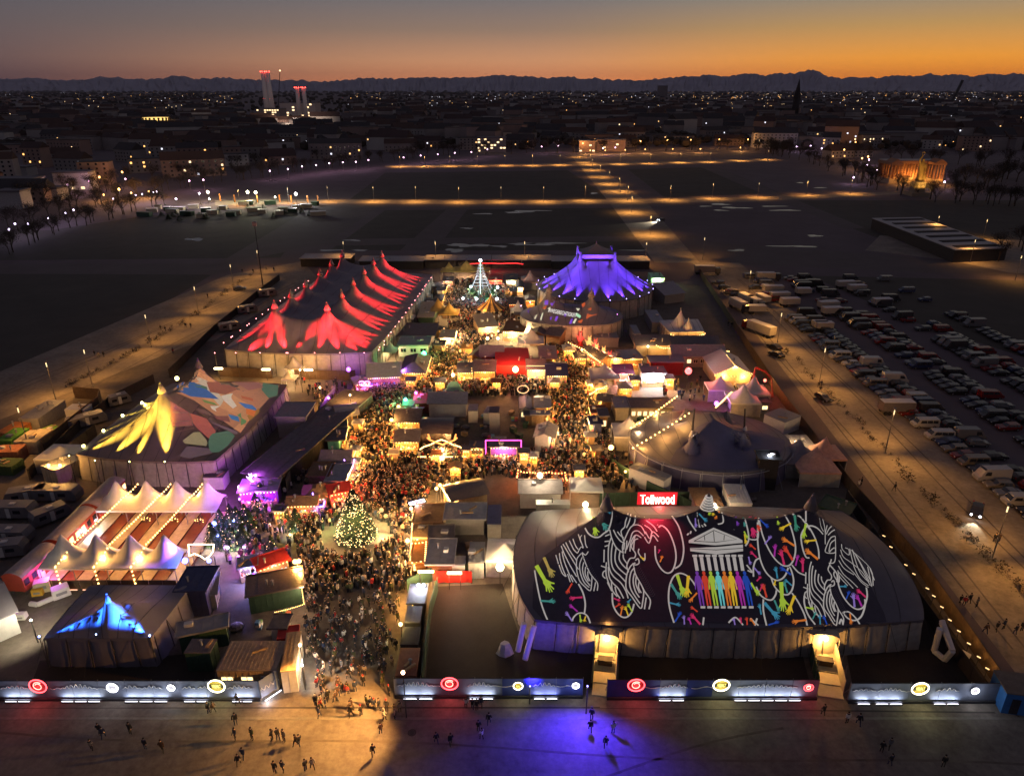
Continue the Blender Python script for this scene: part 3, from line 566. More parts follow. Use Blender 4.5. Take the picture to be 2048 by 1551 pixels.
# striped mast cap in the middle
mb = MB()
for i in range(6): mb.tube((RX[1],RY,12.6 + i * .34),(RX[1],RY,12.76 + i * .34),1.02 - i * .1,.98 - i * .1,12,m_wline)
mb.obj('cap_stripes',T1.root,world=True)
# ============ 2 yellow-lit tent with the painted mural, left
A2,B2 = (-64.0,119.6,15.0),(-62.4,132.3,14.9)
T2 = tent('mural_tent','yellow-lit twin-peak tent with a colourful painted mural on its right slope','tent',
          [(-79.0,111.6),(-51.3,109.0),(-48.6,146.5),(-76.5,147.5)],5.0,[A2,B2],ridges=[((A2[0],A2[1],14),(B2[0],B2[1],14),1.6)] + [((A2[0],A2[1],12.8),(*G(u_,v_,5.0),5.05),1.2) for u_,v_ in ((143,912),(194,921),(331,925))] + [((B2[0],B2[1],12.8),(-49.6,138,5.1),1.4),((A2[0],A2[1],12.8),(-50.8,119,5.1),1.4)],k=0.24,n=(72,80),roof=m_tyel,wall=m_twall,panel=2.6,cap=0.95)
Y2 = zz(100,690,3.938)
MU = [([(1175,175),(1390,240),(1820,305),(1700,445),(1590,560),(1500,690),(1130,430),(960,360),(1100,230)],(.42,.20,.11)),
      ([(1150,190),(1230,230),(1500,430),(1640,505),(1560,600),(1300,470),(1170,400),(990,340),(1090,260)],(.50,.26,.13)),
      ([(1110,230),(1235,275),(1370,430),(1340,480),(1200,330),(1050,270)],(.46,.42,.33)),([(1010,300),(1090,270),(1210,330),(1330,425),(1130,415),(990,350)],(.05,.12,.32)),
      ([(1070,285),(1230,320),(1240,350),(1050,310)],(.08,.16,.10)),([(1230,290),(1360,250),(1470,350),(1380,390),(1260,370)],(.26,.10,.07)),([(1340,390),(1440,380),(1420,410),(1470,480),(1440,500),(1370,440)],(.56,.52,.44)),
      ([(1260,480),(1340,480),(1300,500),(1310,525),(1280,520)],(.56,.52,.44)),([(1480,450),(1560,455),(1600,480),(1640,520),(1540,500)],(.06,.16,.40)),([(1400,545),(1480,560),(1490,605),(1430,590)],(.06,.18,.38)),
      ([(1290,560),(1400,560),(1420,610),(1320,600)],(.20,.08,.07)),([(1500,400),(1590,410),(1600,445),(1520,440)],(.40,.12,.06)),([(1680,300),(1800,310),(1790,400),(1720,420),(1660,350)],(.10,.19,.12)),
      ([(1380,230),(1640,290),(1690,350),(1560,360),(1440,290)],(.34,.14,.11)),([(1190,430),(1280,450),(1320,480),(1230,470)],(.14,.24,.08)),([(1550,560),(1640,500),(1650,530),(1570,600)],(.30,.16,.05)),
      ([(1100,540),(1230,580),(1310,690),(1250,740),(1160,660),(1110,600)],(.34,.10,.08)),([(1300,685),(1400,680),(1460,715),(1400,800),(1330,850),(1260,850),(1245,770),(1260,715)],(.09,.17,.11)),
      ([(1130,690),(1180,690),(1245,770),(1230,800),(1080,790),(1040,760)],(.30,.27,.14)),([(940,440),(1100,540),(1120,640),(960,640)],(.26,.10,.09)),([(1080,800),(1240,810),(1280,860),(1100,900),(1020,880)],(.14,.09,.10)),
      ([(1140,500),(1220,510),(1280,560),(1180,540)],(.16,.09,.08)),([(1490,620),(1540,640),(1500,690),(1440,670)],(.52,.26,.13)),([(1500,640),(1560,610),(1470,560),(1500,540)],(.12,.24,.10)),([(1540,505),(1620,525),(1600,570),(1540,550)],(.52,.16,.05)),([(1240,600),(1480,690),(1470,712),(1390,680)],(.16,.11,.12))]
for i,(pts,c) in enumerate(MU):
 m_ = MB(); drape_fill(m_,T2,Y2(pts),PRJ('mural_glow_paint_%d' % i,c,.42),lift=.05 + .012 * i,step=5.0)  # projector light on the mural is put into the patches as self-glow
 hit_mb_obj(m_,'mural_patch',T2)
mb = MB()
for l in ([(850,480),(820,560),(770,690),(640,900)],[(1090,540),(1115,600),(1120,640)],[(960,530),(1090,540)],[(970,605),(1090,605)],[(975,650),(1100,640)],[(1000,690),(1130,660)]): drape_line(mb,T2,Y2(l),.12,M('pale_print',(.32,.24,.18)),lift=.4)
hit_mb_obj(mb,'drawn_lines',T2)
# ============ 3 the long red-lit tent with twelve masts
M3 = []
FL3,FR3 = Vector((-72.6,163.8)),Vector((-33.4,161.6)); LN = 84.0
RR3,RL3 = FR3 + uy * LN + ux * 1.0,FL3 + uy * LN + ux * 1.0
for q in range(6):
 for s_,(u,v) in ((0,[(548,601),(581,580),(611,560),(639,537),(662,518),(684,502)][q]),(1,[(653,605),(682,580),(705,556),(727,535),(746,517),(763,502)][q])):
  z = 16.5 if s_ == 0 else 15.6
  x,y = G(u,v,z + 0.9); M3.append((x,y,z))
RAD3 = []
for q in range(6):
 for s_,E0,sg in ((0,FL3,-1),(1,FR3,1)):
  mm = M3[2 * q + s_]; ln_ = (mm[1] - E0.y) / uy.y
  for off in (-4,0,4):
   e = E0 + uy * (ln_ + off); RAD3.append(((mm[0],mm[1],mm[2] - 2.2),(e.x,e.y,6.05),1.3))
for s_ in (0,1):
 mm = M3[s_]
 for dx in (-11,-4,3,9): RAD3.append(((mm[0],mm[1],mm[2] - 2.2),(mm[0] + (dx if s_ else -dx),FL3.y - .6,6.05),1.1))
T3 = tent('red_lit_tent','very long grey tent with two rows of mast peaks lit by red beams','tent',[FL3,FR3,RR3,RL3],6.0,M3,
          ridges=[((M3[2 * q][0],M3[2 * q][1],M3[2 * q][2] - 1.5),(M3[2 * q + 1][0],M3[2 * q + 1][1],M3[2 * q + 1][2] - 1.5),2.2) for q in range(6)] + [((M3[2 * q + s_][0],M3[2 * q + s_][1],M3[2 * q + s_][2] - 1.5),(M3[2 * q + 2 + s_][0],M3[2 * q + 2 + s_][1],M3[2 * q + 2 + s_][2] - 1.5),3.0) for q in range(5) for s_ in (0,1)] + RAD3,
          k=0.2,n=(60,120),roof=m_tdark,wall=m_twall,panel=3.4,cap=1.0)
# ============ 4 purple big top
c4 = Vector((27.0,227.5)); r4 = 18.6
q4 = [(c4.x - 5.2,c4.y - 4.6),(c4.x + 5.2,c4.y - 4.6),(c4.x + 5.2,c4.y + 4.6),(c4.x - 5.2,c4.y + 4.6)]
T4 = tent('big_top','round big top lit deep purple with a square cupola on top','tent',[(c4.x - r4,c4.y - r4),(c4.x + r4,c4.y - r4),(c4.x + r4,c4.y + r4),(c4.x - r4,c4.y + r4)],6.0,
          [(a,b,16.4) for a,b in q4],ridges=[((*q4[i],15.9),(*q4[(i + 1) % 4],15.9),.4) for i in range(4)],k=1.0,n=(72,72),roof=m_tgrey,wall=m_twall,panel=3.4,cap=0)
m_cup = m_tgrey
mb = MB()
ring = [Vector((a,b,16.0)) for a,b in q4]; topq = [Vector((c4.x + (p.x - c4.x) * 1.04,c4.y + (p.y - c4.y) * 1.04,17.2)) for p in ring]
for i in range(4): mb.poly([ring[i],ring[(i + 1) % 4],topq[(i + 1) % 4],topq[i]],m_cup)
mb.obj('cupola_band',T4.root,world=True)
mb = MB()
for i in range(4):
 a,b = topq[i],topq[(i + 1) % 4]; apex = Vector((c4.x,c4.y,19.9)); rows = []
 for j in range(7):
  f = j / 6; h = (1 - (1 - f) ** .55) if False else f ** 1.5
  rows.append([(a.lerp(b,g_ / 6).lerp(apex,f)) * 1.0 for g_ in range(7)])
  for p in rows[-1]: p.z = 17.2 + 2.7 * h
 for j in range(6):
  for g_ in range(6): mb.poly([rows[j][g_],rows[j][g_ + 1],rows[j + 1][g_ + 1],rows[j + 1][g_]],m_cup)
mb.obj('cupola_roof',T4.root,smooth=True,world=True)
for p in topq:
 mb = MB(); mb.tube((p.x,p.y,15.2),(p.x,p.y,18.1),.55,.35,8,m_cup); mb.obj('mast_head',T4.root,world=True)
mb = MB(); mb.tube((c4.x,c4.y,19.7),(c4.x,c4.y,20.6),.3,.12,8,m_cup); mb.obj('finial',T4.root,world=True)
# ============ 5 lettered twin-mast tent
c5 = Vector((17.2,197.3))
M5 = [(*G(1098,576,13.3),13.0),(*G(1183,586,12.4),12.3)]
T5 = tent('lettered_tent','grey twin-mast tent with a white slogan, in front of the purple big top','tent',
          [(c5.x - 15.2,c5.y - 9.5),(c5.x + 14.2,c5.y - 11.5),(c5.x + 15.0,c5.y + 10.5),(c5.x - 14.4,c5.y + 10.5)],5.4,M5,ridges=[((M5[0][0],M5[0][1],12),(M5[1][0],M5[1][1],11.4),3.4)],k=0.85,n=(72,56),roof=m_tgrey,wall=m_twall,panel=2.8,cap=1.3)
def text_me(body,size,mat,ext=0.02,bold=False):
 cu = bpy.data.curves.new('lettering','FONT'); cu.body = body; cu.size = size; cu.extrude = ext; cu.align_x = 'CENTER'; cu.align_y = 'CENTER'
 if bold: cu.offset = size * .02
 cu.resolution_u = 3
 o = bpy.data.objects.new('t',cu); COL.objects.link(o); bpy.context.view_layer.update()
 me = bpy.data.meshes.new_from_object(o.evaluated_get(bpy.context.evaluated_depsgraph_get())); bpy.data.objects.remove(o)
 me.materials.clear(); me.materials.append(mat); return me
# slogan projected on the slope: letters draped on the cloth
me = text_me('#WEGERECHTIGKEIT',1.0,m_wline,0)
xs_ = [v.co.x for v in me.vertices]; wt = max(xs_) - min(xs_)
mb = MB(); vs = []; ok = True
for v in me.vertices:
 f = v.co.x / wt + .5; g_ = v.co.y
 u_ = 1097 + 56 * f + g_ * 4; v_ = 620.5 + 11 * f - g_ * 10.5 - (2.0 * (f - .5) ** 2)
 h,_ = hit(T5,u_,v_,.10); ok = ok and h is not None; vs.append(h or Vector((0,0,0)))
if ok:
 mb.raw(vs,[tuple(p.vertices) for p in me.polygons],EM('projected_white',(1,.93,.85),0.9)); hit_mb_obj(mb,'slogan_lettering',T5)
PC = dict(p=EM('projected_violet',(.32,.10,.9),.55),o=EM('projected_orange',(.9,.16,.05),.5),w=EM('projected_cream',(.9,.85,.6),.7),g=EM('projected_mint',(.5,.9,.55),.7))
for (c_,pts) in (('p',[(1090,600),(1097,600),(1096,609),(1089,609)]),('o',[(1072,608),(1078,604),(1074,612)]),('p',[(1100,606),(1110,602),(1104,612)]),('p',[(1152,608),(1160,602),(1146,622),(1142,622)]),('o',[(1163,608),(1170,604),(1171,609),(1166,615)]),('o',[(1175,618),(1183,614),(1182,621)]),('o',[(1174,627),(1195,628),(1180,633),(1172,638)]),
                  ('g',[(1153,625),(1162,631),(1160,636),(1151,631)]),('p',[(1112,632),(1117,632),(1113,642),(1109,641)]),('p',[(1100,635),(1105,632),(1101,641)]),('p',[(1142,638),(1146,636),(1143,647),(1138,647)]),('w',[(1084,627),(1087,624),(1083,640),(1080,639)]),('w',[(1072,630),(1075,628),(1071,638),(1068,637)]),('w',[(1150,637),(1154,637),(1149,647),(1145,645)]),('o',[(1156,641),(1166,638),(1163,646),(1157,645)]),('p',[(1055,622),(1062,616),(1058,626)]),('p',[(1128,628),(1134,626),(1130,634)]),('o',[(1084,616),(1094,610),(1091,618)]),('w',[(1152,616),(1160,617),(1156,622)]),('w',[(1095,617),(1101,613),(1100,619)]) ):
 m_ = MB(); drape_poly(m_,T5,pts,PC[c_],.09); hit_mb_obj(m_,'projected_shape',T5)
# ============ 6 round blue circus tent
c6 = Vector((37.4,120.5)); K6 = [G(1386,868,7.6),G(1489,858,7.6),G(1372,812,7.6),G(1455,815,7.6)]
m6 = [(*k_,7.2) for k_ in K6]
T6 = tent('circus_tent','low round navy and pale blue circus tent with four slanting masts, behind the printed tent','tent',[(c6.x - 14.8,c6.y - 13),(c6.x + 14.8,c6.y - 13),(c6.x + 14.8,c6.y + 13),(c6.x - 14.8,c6.y + 13)],4.2,m6,
          ridges=[((*K6[0],7.0),(37.6,119.8,8.5),.2),((*K6[1],7.0),(37.6,119.8,8.5),.2),((*K6[2],7.0),(37.6,123,8.4),.2),((*K6[3],7.0),(37.6,123,8.4),.2),((37.6,119.8,8.5),(37.6,123,8.4),0)],k=1.0,n=(64,64),roof=m_lblue,wall=m_navy,panel=3.4,cap=0,wdark=M('tent_rail',(.4,.4,.42)))
mb = MB(); drape_fill(mb,T6,[(1428,838),(1395,852),(1375,880),(1352,900),(1340,922),(1360,932),(1400,940),(1440,944),(1480,942),(1520,934),(1550,920),(1568,895),(1572,880),(1520,864),(1488,858)],m_navy,.06,5.0); hit_mb_obj(mb,'dark_roof_panel',T6)
for (u,v,ut,vt) in ((1384,868,1389,816),(1489,860,1490,817),(1372,812,1376,780),(1458,822,1463,780)):
 h,_ = hit(T6,u,v,0)
 if h is None: continue
 rt = ray(ut,vt); kk_ = h.y / rt.y; tp = Vector((rt.x * kk_,h.y,CAM_H + rt.z * kk_)); mb = MB(); mb.tube(h - Vector((0,0,.3)),tp,.22,.16,8,M('dark_mast',(.05,.045,.05),rough=.5,metal=.5)); mb.obj('king_pole',T6.root,world=True)
 mb = MB(); mb.tube(h - Vector((0,0,.4)),h + Vector((.05,0,.9)),.62,.25,8,m_twhite); mb.obj('pole_collar',T6.root,world=True)
mb = MB()
for q in range(26):
 p0,p1 = T6.at(q * T6.tot / 26),T6.at((q + 1) * T6.tot / 26); a = p0 + (p0 - c6).normalized() * .5; b = p1 + (p1 - c6).normalized() * .5
 mb.tube((a.x,a.y,3.9),(b.x,b.y,3.9),.07,.07,5,M('tent_rail',(.4,.4,.42)))
 if q % 2 == 0: mb.tube((a.x,a.y,0),(a.x,a.y,3.9),.1,.1,5,M('tent_rail',(.4,.4,.42)))
mb.obj('eave_rail',T6.root,world=True)
# ============ 8 blue-lit tent bottom left
x8,y8 = G(213,1189,9.2)
T8 = tent('blue_lit_tent','single-peak grey tent with three blue light beams on its roof, at the lower left','tent',[(-56.4,67.2),(-43.4,67.2),(-42.6,77.2),(-56.2,77.2)],4.3,[(x8,y8,8.9)],ridges=[((x8,y8,7.8),(-56.3,67.4,4.35),.4),((x8,y8,7.8),(-43.6,67.4,4.35),.4),((x8,y8,7.8),(x8,67.3,4.35),.4),((x8,y8,8.3),(-43.0,77.0,4.5),1.4),((x8,y8,8.3),(-55.8,77.0,4.5),1.6)],k=0.06,n=(44,36),roof=m_tgrey,wall=m_tdark,panel=2.6,cap=0.45)
# ============ 9 pale pagoda marquee near the right road
x9,y9 = G(1362,618,8.8); x9b,y9b = G(1377,637,6.9)
p9 = [G(1340,664,4),G(1409,662,4),G(1396,637,4),G(1318,640,4)]
T9 = tent('pagoda_marquee','pale peaked marquee with festoon lights along its eave, right of the purple big top','tent',p9,4.0,[(x9,y9,8.6),(x9b,y9b,6.8)],k=0.05,n=(40,40),roof=m_twhite,wall=m_twall,panel=2.4,cap=0.4)
# ============ peaked canopies
def canopy(name,label,cat,cx,cy,w,d,eave,peak,rot=0,mat=None,wall=None,group=None,light=None,n=16,px=0.0,py=0.0,soft=2.0):
 root = thing(name,label,cat,(cx,cy,0),rot,group); mb = MB(); V = []
 for i in range(n + 1):
  for j in range(n + 1):
   s_,t_ = -1 + 2 * i / n,-1 + 2 * j / n; x,y = s_ * w / 2,t_ * d / 2
   ds = abs(s_ - px) / (1 - px if s_ > px else 1 + px); dt = abs(t_ - py) / (1 - py if t_ > py else 1 + py)
   r_ = min(1,(ds ** 4 + dt ** 4) ** .25 if (ds or dt) else 0)
   V.append((x,y,eave + (peak - eave) * (1 - r_) ** soft))
 mb.raw(V,[(i * (n + 1) + j,(i + 1) * (n + 1) + j,(i + 1) * (n + 1) + j + 1,i * (n + 1) + j + 1) for i in range(n) for j in range(n)],mat or m_twhite)
 mb.obj('roof',root,smooth=True)
 for (a,b) in ((-1,-1),(1,-1),(1,1),(-1,1)):
  p_ = MB(); p_.tube((a * w / 2 * .98,b * d / 2 * .98,0),(a * w / 2 * .98,b * d / 2 * .98,eave),.06,.06,6,M('tent_rail',(.4,.4,.42))); p_.obj('post',root)
 v_ = MB()
 for (x0,y0,x1,y1) in ((-1,-1,1,-1),(1,-1,1,1),(1,1,-1,1),(-1,1,-1,-1)):
  v_.poly([(x0 * w / 2,y0 * d / 2,eave),(x1 * w / 2,y1 * d / 2,eave),(x1 * w / 2,y1 * d / 2,eave - .35),(x0 * w / 2,y0 * d / 2,eave - .35)],mat or m_twhite)
 v_.obj('valance',root)
 if wall:
  for k_,(x0,y0,x1,y1) in enumerate(((-1,-1,1,-1),(1,-1,1,1),(1,1,-1,1),(-1,1,-1,-1))):
   if 'FRBL'[k_] in wall:
    w_ = MB(); m_ = 8
    for q in range(m_):
     a,b = q / m_,(q + 1) / m_; f = lambda g_,o_: (((x0 + (x1 - x0) * g_) * w / 2) * (1 - .02 - o_),((y0 + (y1 - y0) * g_) * d / 2) * (1 - .02 - o_))
     A_,B_ = f(a,.02 * (q % 2)),f(b,.02 * ((q + 1) % 2)); w_.poly([(*A_,0.02),(*B_,0.02),(*B_,eave - .1),(*A_,eave - .1)],m_twall)
    w_.obj('side_wall',root)
 if light: lamp((0,0,eave - .3),light[0],light[1]).parent = root
 foot(cx,cy,rot,w / 2,d / 2)
 return root
# ------------------------------------------------------------ coloured uplights on the tents (fittings on short posts at the eave, plus bare fill spots on the big top)
m_fix = M('lamp_housing',(.05,.05,.05),rough=.5)
PB = 5.2; RED,YEL,BLU,PUR,MAG = (1,.016,.022),(1,.68,.07),(.02,.13,1),(.13,.04,1),(1,.05,.75)
def uplight(T,p,aim,col,power,cone,lab,cat='floodlight',grp=None,z=None,dotr=.1,out_=0.35,up=0.35):
 p = Vector(p); z = (T.eave + up) if z is None else z; c = T.c
 q = p + (p - c).normalized() * out_
 em = EM('glow_%d_%d_%d' % (col[0] * 99,col[1] * 99,col[2] * 99),tuple(min(1,.25 + x) for x in col),14)
 t = thing('floodlight',lab,cat,(q.x,q.y,0),0,grp)
 mb = MB(); mb.tube((0,0,0.02),(0,0,z - .1),.05,.05,4,m_fix); mb.obj('post',t)
 mb = MB(); mb.box(0,0,z - .12,.3,.3,.12,m_fix); mb.obj('housing',t)
 mb = MB(); mb.ball(0,0,z + .12,dotr,em,6,4); mb.obj('lens',t,smooth=True)
 cone0 = cone; a_ = Vector(aim); lp = Vector((p.x,p.y,z)) - Vector(((p - c).normalized().x,(p - c).normalized().y,0)) * .1
 mid = lp.lerp(a_,.33); h_ = T.bvh.ray_cast(Vector((mid.x,mid.y,60)),Vector((0,0,-1)))[0]
 if h_ is not None and z < T.eave + 2: a_ = Vector((mid.x,mid.y,h_.z + .45)); cone = cone * 1.6; power *= PB
 if T in (T3,T8,T2) and z < T.eave + 2: lamp((lp.x,lp.y,z + .12),col,power * (.9 if T is T3 else .8),t,size=.1,kind='SPOT',aim=Vector(aim) - Vector((0,0,.3)),cone=cone0 * (1.5 if T is T3 else 1.9),blend=1.0)
 lamp((lp.x,lp.y,z + .12),col,power,t,size=.10,kind='SPOT',aim=a_,cone=cone,blend=1.0)
 return t
# red tent: beams from every side towards the mast peaks
for q in range(6):
 Lm,Rm = M3[2 * q],M3[2 * q + 1]
 f0 = (Lm[1] - FL3.y) / LN
 for (mm,base,sgn) in ((Lm,FL3,-1),(Rm,FR3,1)):
  for k_,off in enumerate((-4.2,.6,5.0)):
   p = base + uy * ((mm[1] - base.y) + off) + ux * (sgn * .2)
   if p.y < base.y + 1.5: continue
   uplight(T3,p,(mm[0],mm[1],mm[2] - 2.2),RED,6500 if sgn > 0 else 7000,17,'red floodlight on the %s eave of the long red tent' % ('left' if sgn < 0 else 'right'),grp='red floodlights along the %s eave of the long tent' % ('left' if sgn < 0 else 'right'))
for u,tg in ((432,0),(474,0),(522,0),(574,0),(577,1),(630,1),(680,1),(728,1)):
 p = Vector(G(u,706,6.2)); mm = M3[tg]
 uplight(T3,(p.x,p.y),(mm[0],mm[1],mm[2] - 2.0),RED,7500,19,'red floodlight on the front eave of the long red tent',grp='red floodlights along the front eave of the long tent')
for u in (757,768):
 p = Vector(G(u,690 if u > 760 else 700,6.2)); mm = M3[1]
 uplight(T3,(p.x,p.y),(mm[0],mm[1],mm[2] - 2.5),RED,9000,15,'red floodlight on the front right corner of the long red tent',grp='red floodlights at the front right corner of the long tent')
# mural tent: yellow
for (u,v,w_) in ((143,912,15),(194,921,14),(262,923,11),(331,923,17)):
 p = G(u,v,5.2); uplight(T2,p,(A2[0] + (w_ < 12) * -1.0,A2[1],12.6 if w_ > 12 else 9),YEL,10500 if w_ > 12 else 5000,w_,'yellow floodlight on the front eave of the mural tent',grp='yellow floodlights on the front eave of the mural tent')
for (u,v) in ((168,885),(208,855),(246,825),(284,800),(320,780)):
 p = Vector(G(u,v,6.0)); uplight(T2,(p.x,p.y),(A2[0],A2[1],13.5),YEL,3000,15,'yellow floodlight on the left eave of the mural tent',grp='yellow floodlights on the left eave of the mural tent',dotr=.28,out_=.2)
uplight(T2,G(354,757,11),(A2[0],A2[1] + 3,12.5),YEL,2600,60,'yellow floodlight on the saddle between the mural tent peaks',dotr=.42,z=11.0,out_=.0)
# blue beams
for (u,v,w_,pw_) in ((86,1272,13,3600),(197,1266,22,2600),(297,1270,24,4600)):
 p = G(u,v,4.5); uplight(T8,p,(x8,y8,8.2),BLU,pw_ * 1.8,w_ * 1.35,{86: 'blue floodlight at the left corner of the small grey tent',197: 'blue floodlight mid way along the front eave of the small grey tent',297: 'blue floodlight at the right corner of the small grey tent'}[u],dotr=.12,up=.3,out_=.35)
# purple big top, all round
for q in range(22):
 a = 2 * math.pi * q / 22; p = (c4.x + r4 * 1.0 * math.cos(a),c4.y + r4 * math.sin(a))
 uplight(T4,p,(c4.x + 4 * math.cos(a),c4.y + 4 * math.sin(a),14.5),PUR,6500,26,'violet floodlight on the eave of the purple big top',grp='violet floodlights round the big top eave')
for q in range(7):  # fill spots without fittings, added to brighten the upper big top
 a = 2 * math.pi * (q + .5) / 7; lamp((c4.x + r4 * 1.05 * math.cos(a),c4.y + r4 * 1.05 * math.sin(a),7.2),PUR,22000,T4.root,kind='SPOT',aim=(c4.x + 5 * math.cos(a),c4.y + 5 * math.sin(a),13.5),cone=52,blend=1)
# magenta ridges on the lettered tent
for (u,v,k_,w_) in ((1044,613,0,9),(1062,606,0,9),(1226,636,1,8),(1232,630,1,7)):
 p = G(u,v,5.6); uplight(T5,p,(M5[k_][0],M5[k_][1],M5[k_][2] - 1.3),MAG,16000,w_,'magenta floodlight on the %s eave of the lettered tent' % ('left' if k_ == 0 else 'right'),grp='magenta floodlights on the %s eave of the lettered tent' % ('left' if k_ == 0 else 'right'))
# ------------------------------------------------------------ street lamps
m_pole = M('galvanised_pole',(.22,.21,.19),rough=.45,metal=.4,var=.1)
def lamp_post_me():
 a = MB(); a.tube((0,0,0),(0,0,9.2),.11,.06,8,m_pole); a.box(0,0,0,.5,.5,.12,m_pole)
 h = MB(); h.tube((0,0,9.2),(0,0,9.5),.16,.2,8,m_pole); h.box(0,0,9.5,.5,.5,.08,m_pole)
 l = MB(); l.tube((0,0,8.2),(0,0,9.19),.10,.10,8,EM('lamp_strip',(1,.72,.36),1.5))
 return a.mesh('post'),h.mesh('head'),l.mesh('light_strip')
LPM = lamp_post_me()
def street_lamp(u,v,power,lab,grp=None,col=AMB,cone=168,h=9.2,lit=True,two=False):
 x,y = G(u,v); t = thing('street_lamp',lab,'street lamp',(x,y,0),0,grp)
 for n_,me_ in zip(('post','head','light_strip'),LPM): use(me_,n_,t)
 if lit:
  for s_ in ((-1,1) if two else (0,)): lamp((x,y,9.05),col,power * (.8 if two else 1),t,size=.35,kind='SPOT',aim=(x + uy.x * 11 * s_,y + uy.y * 11 * s_,0),cone=115 if two else cone,blend=1)
 return t
for u,v in ((60,900),(185,771),(303,693),(398,630),(468,580),(520,548)):
 street_lamp(u,v,9000,'slim lit street lamp on the amber gravel road left of the long red tent','street lamps along the left gravel road',two=True)
for u,v in ((1405,519),(1495,594),(1554,689),(1638,768),(1770,905),(1984,1116),(2320,1440)):
 street_lamp(u,v,10500,'slim lit street lamp on the amber gravel road beside the car park','street lamps along the right gravel road',two=True)
for u,v in ((480,411),(578,406),(657,403),(748,403),(832,403),(918,404),(1002,403),(1087,403),(1170,401),(1255,401),(1340,400),(1424,396),(1515,394),(1612,390),(1700,387)):  # lamps added between the real posts so the lit strip reads continuous
 street_lamp(u,v,17000,'slim lit street lamp on the near cross road over the dark field','street lamps along the near cross road',cone=150)
for u,v in ((800,333),(850,333),(900,332),(955,332),(1010,331),(1065,331),(1120,330),(1180,329),(1240,328),(1300,327),(1360,325),(1420,324),(1480,321),(1535,319)):
 street_lamp(u,v,26000,'slim lit street lamp on the far cross road over the dark field','street lamps along the far cross road',cone=140)
for u,v in ((1158,314),(1170,325),(1184,340),(1200,354),(1218,368),(1238,383),(1262,425),(1300,470)):  # extra lamps added to keep the path lit along its length
 street_lamp(u,v,18000,'slim lit street lamp on the diagonal path across the field','street lamps along the diagonal path',cone=155)
for u,v in ((1940,524),(2030,560),(1870,470),(1965,478)):
 street_lamp(u,v,7000,'slim lit street lamp by the long dark flat-roofed building','street lamps by the flat-roofed building')
for u,v in ((690,528),(872,528),(1049,528),(1290,530)):
 street_lamp(u,v,3800,'slim lit street lamp on the lane behind the big tents','street lamps on the lane behind the big tents')
t = thing('loudspeaker_mast','tall thin dark mast carrying a loudspeaker cluster beside the long red tent','mast',(*G(528,586),0))
mb = MB(); mb.tube((0,0,0),(0,0,24),.22,.12,6,M('dark_mast',(.05,.045,.05),rough=.5,metal=.5)); mb.obj('pole',t)
mb = MB(); mb.box(0,0,23,1.2,1.0,1.6,M('speaker_grey',(.3,.28,.28))); mb.obj('speaker_cluster',t)
# headlamps' wet gleam on the road is given by parked-car lamps further on; plaza floods:
def flood(name_lab,u,v,z,aim_px,col,power,cone,size=.4,pole=True,em=14,cat='floodlight',r=.28):
 x,y = G(u,v,z); t = thing('floodlight',name_lab,cat,(x,y,0)); m_ = MB()
 if pole: m_.tube((0,0,0),(0,0,z),.08,.06,6,m_fix); m_.obj('post',t)
 m_ = MB(); m_.ball(0,0,z + .1,r,EM('flood_%s' % name_lab[:14].replace(' ','_'),tuple(min(1,.3 + c * .8) for c in col),em),8,5); m_.obj('lens',t,smooth=True)
 ax_,ay_ = G(*aim_px); lamp((x,y,z + .55),col,power,t,size=size,kind='SPOT',aim=(ax_,ay_,0),cone=cone,blend=.7)
 return t
flood('amber floodlight on a post by the red kiosk, lighting the forecourt',806,1345,6.5,(650,1455),AMB,26000,104,size=.15,r=.22)
flood('amber floodlight above the gate end of the container office',600,1290,6.0,(610,1440),AMB,9000,108,size=.15,r=.18)
flood('white floodlight on the white gate wall',604,1330,3.6,(650,1330),(1,.9,.75),2600,120,r=.15)
flood('blue floodlight on the front fence, lighting the asphalt blue',1175,1372,4.0,(1150,1580),(.07,.03,1),13000,155,r=.10,em=4)
flood('blue floodlight at the foot of the printed tent, washing its wall',1060,1372,2.6,(1095,1290),(.08,.04,1),2600,80,r=.10,em=4)
_x,_y = G(1305,1020,11.0); lamp((_x,_y - .4,12.6),(1,.03,.06),2600,None,size=.3,kind='SPOT',aim=(_x + .5,_y - 6.5,8.4),cone=105,blend=.9)
# general glow of the plaza between the tents
for (u,v,p_) in ((640,775,5200),(700,790,3600),(600,740,2400)):
 flood('amber floodlight over the square in front of the long red tent at %s' % {640: 'its middle',700: 'its right side',600: 'the tent door'}[u],u,v,5.5,(u,v + 15),AMB,p_,150,r=.2)
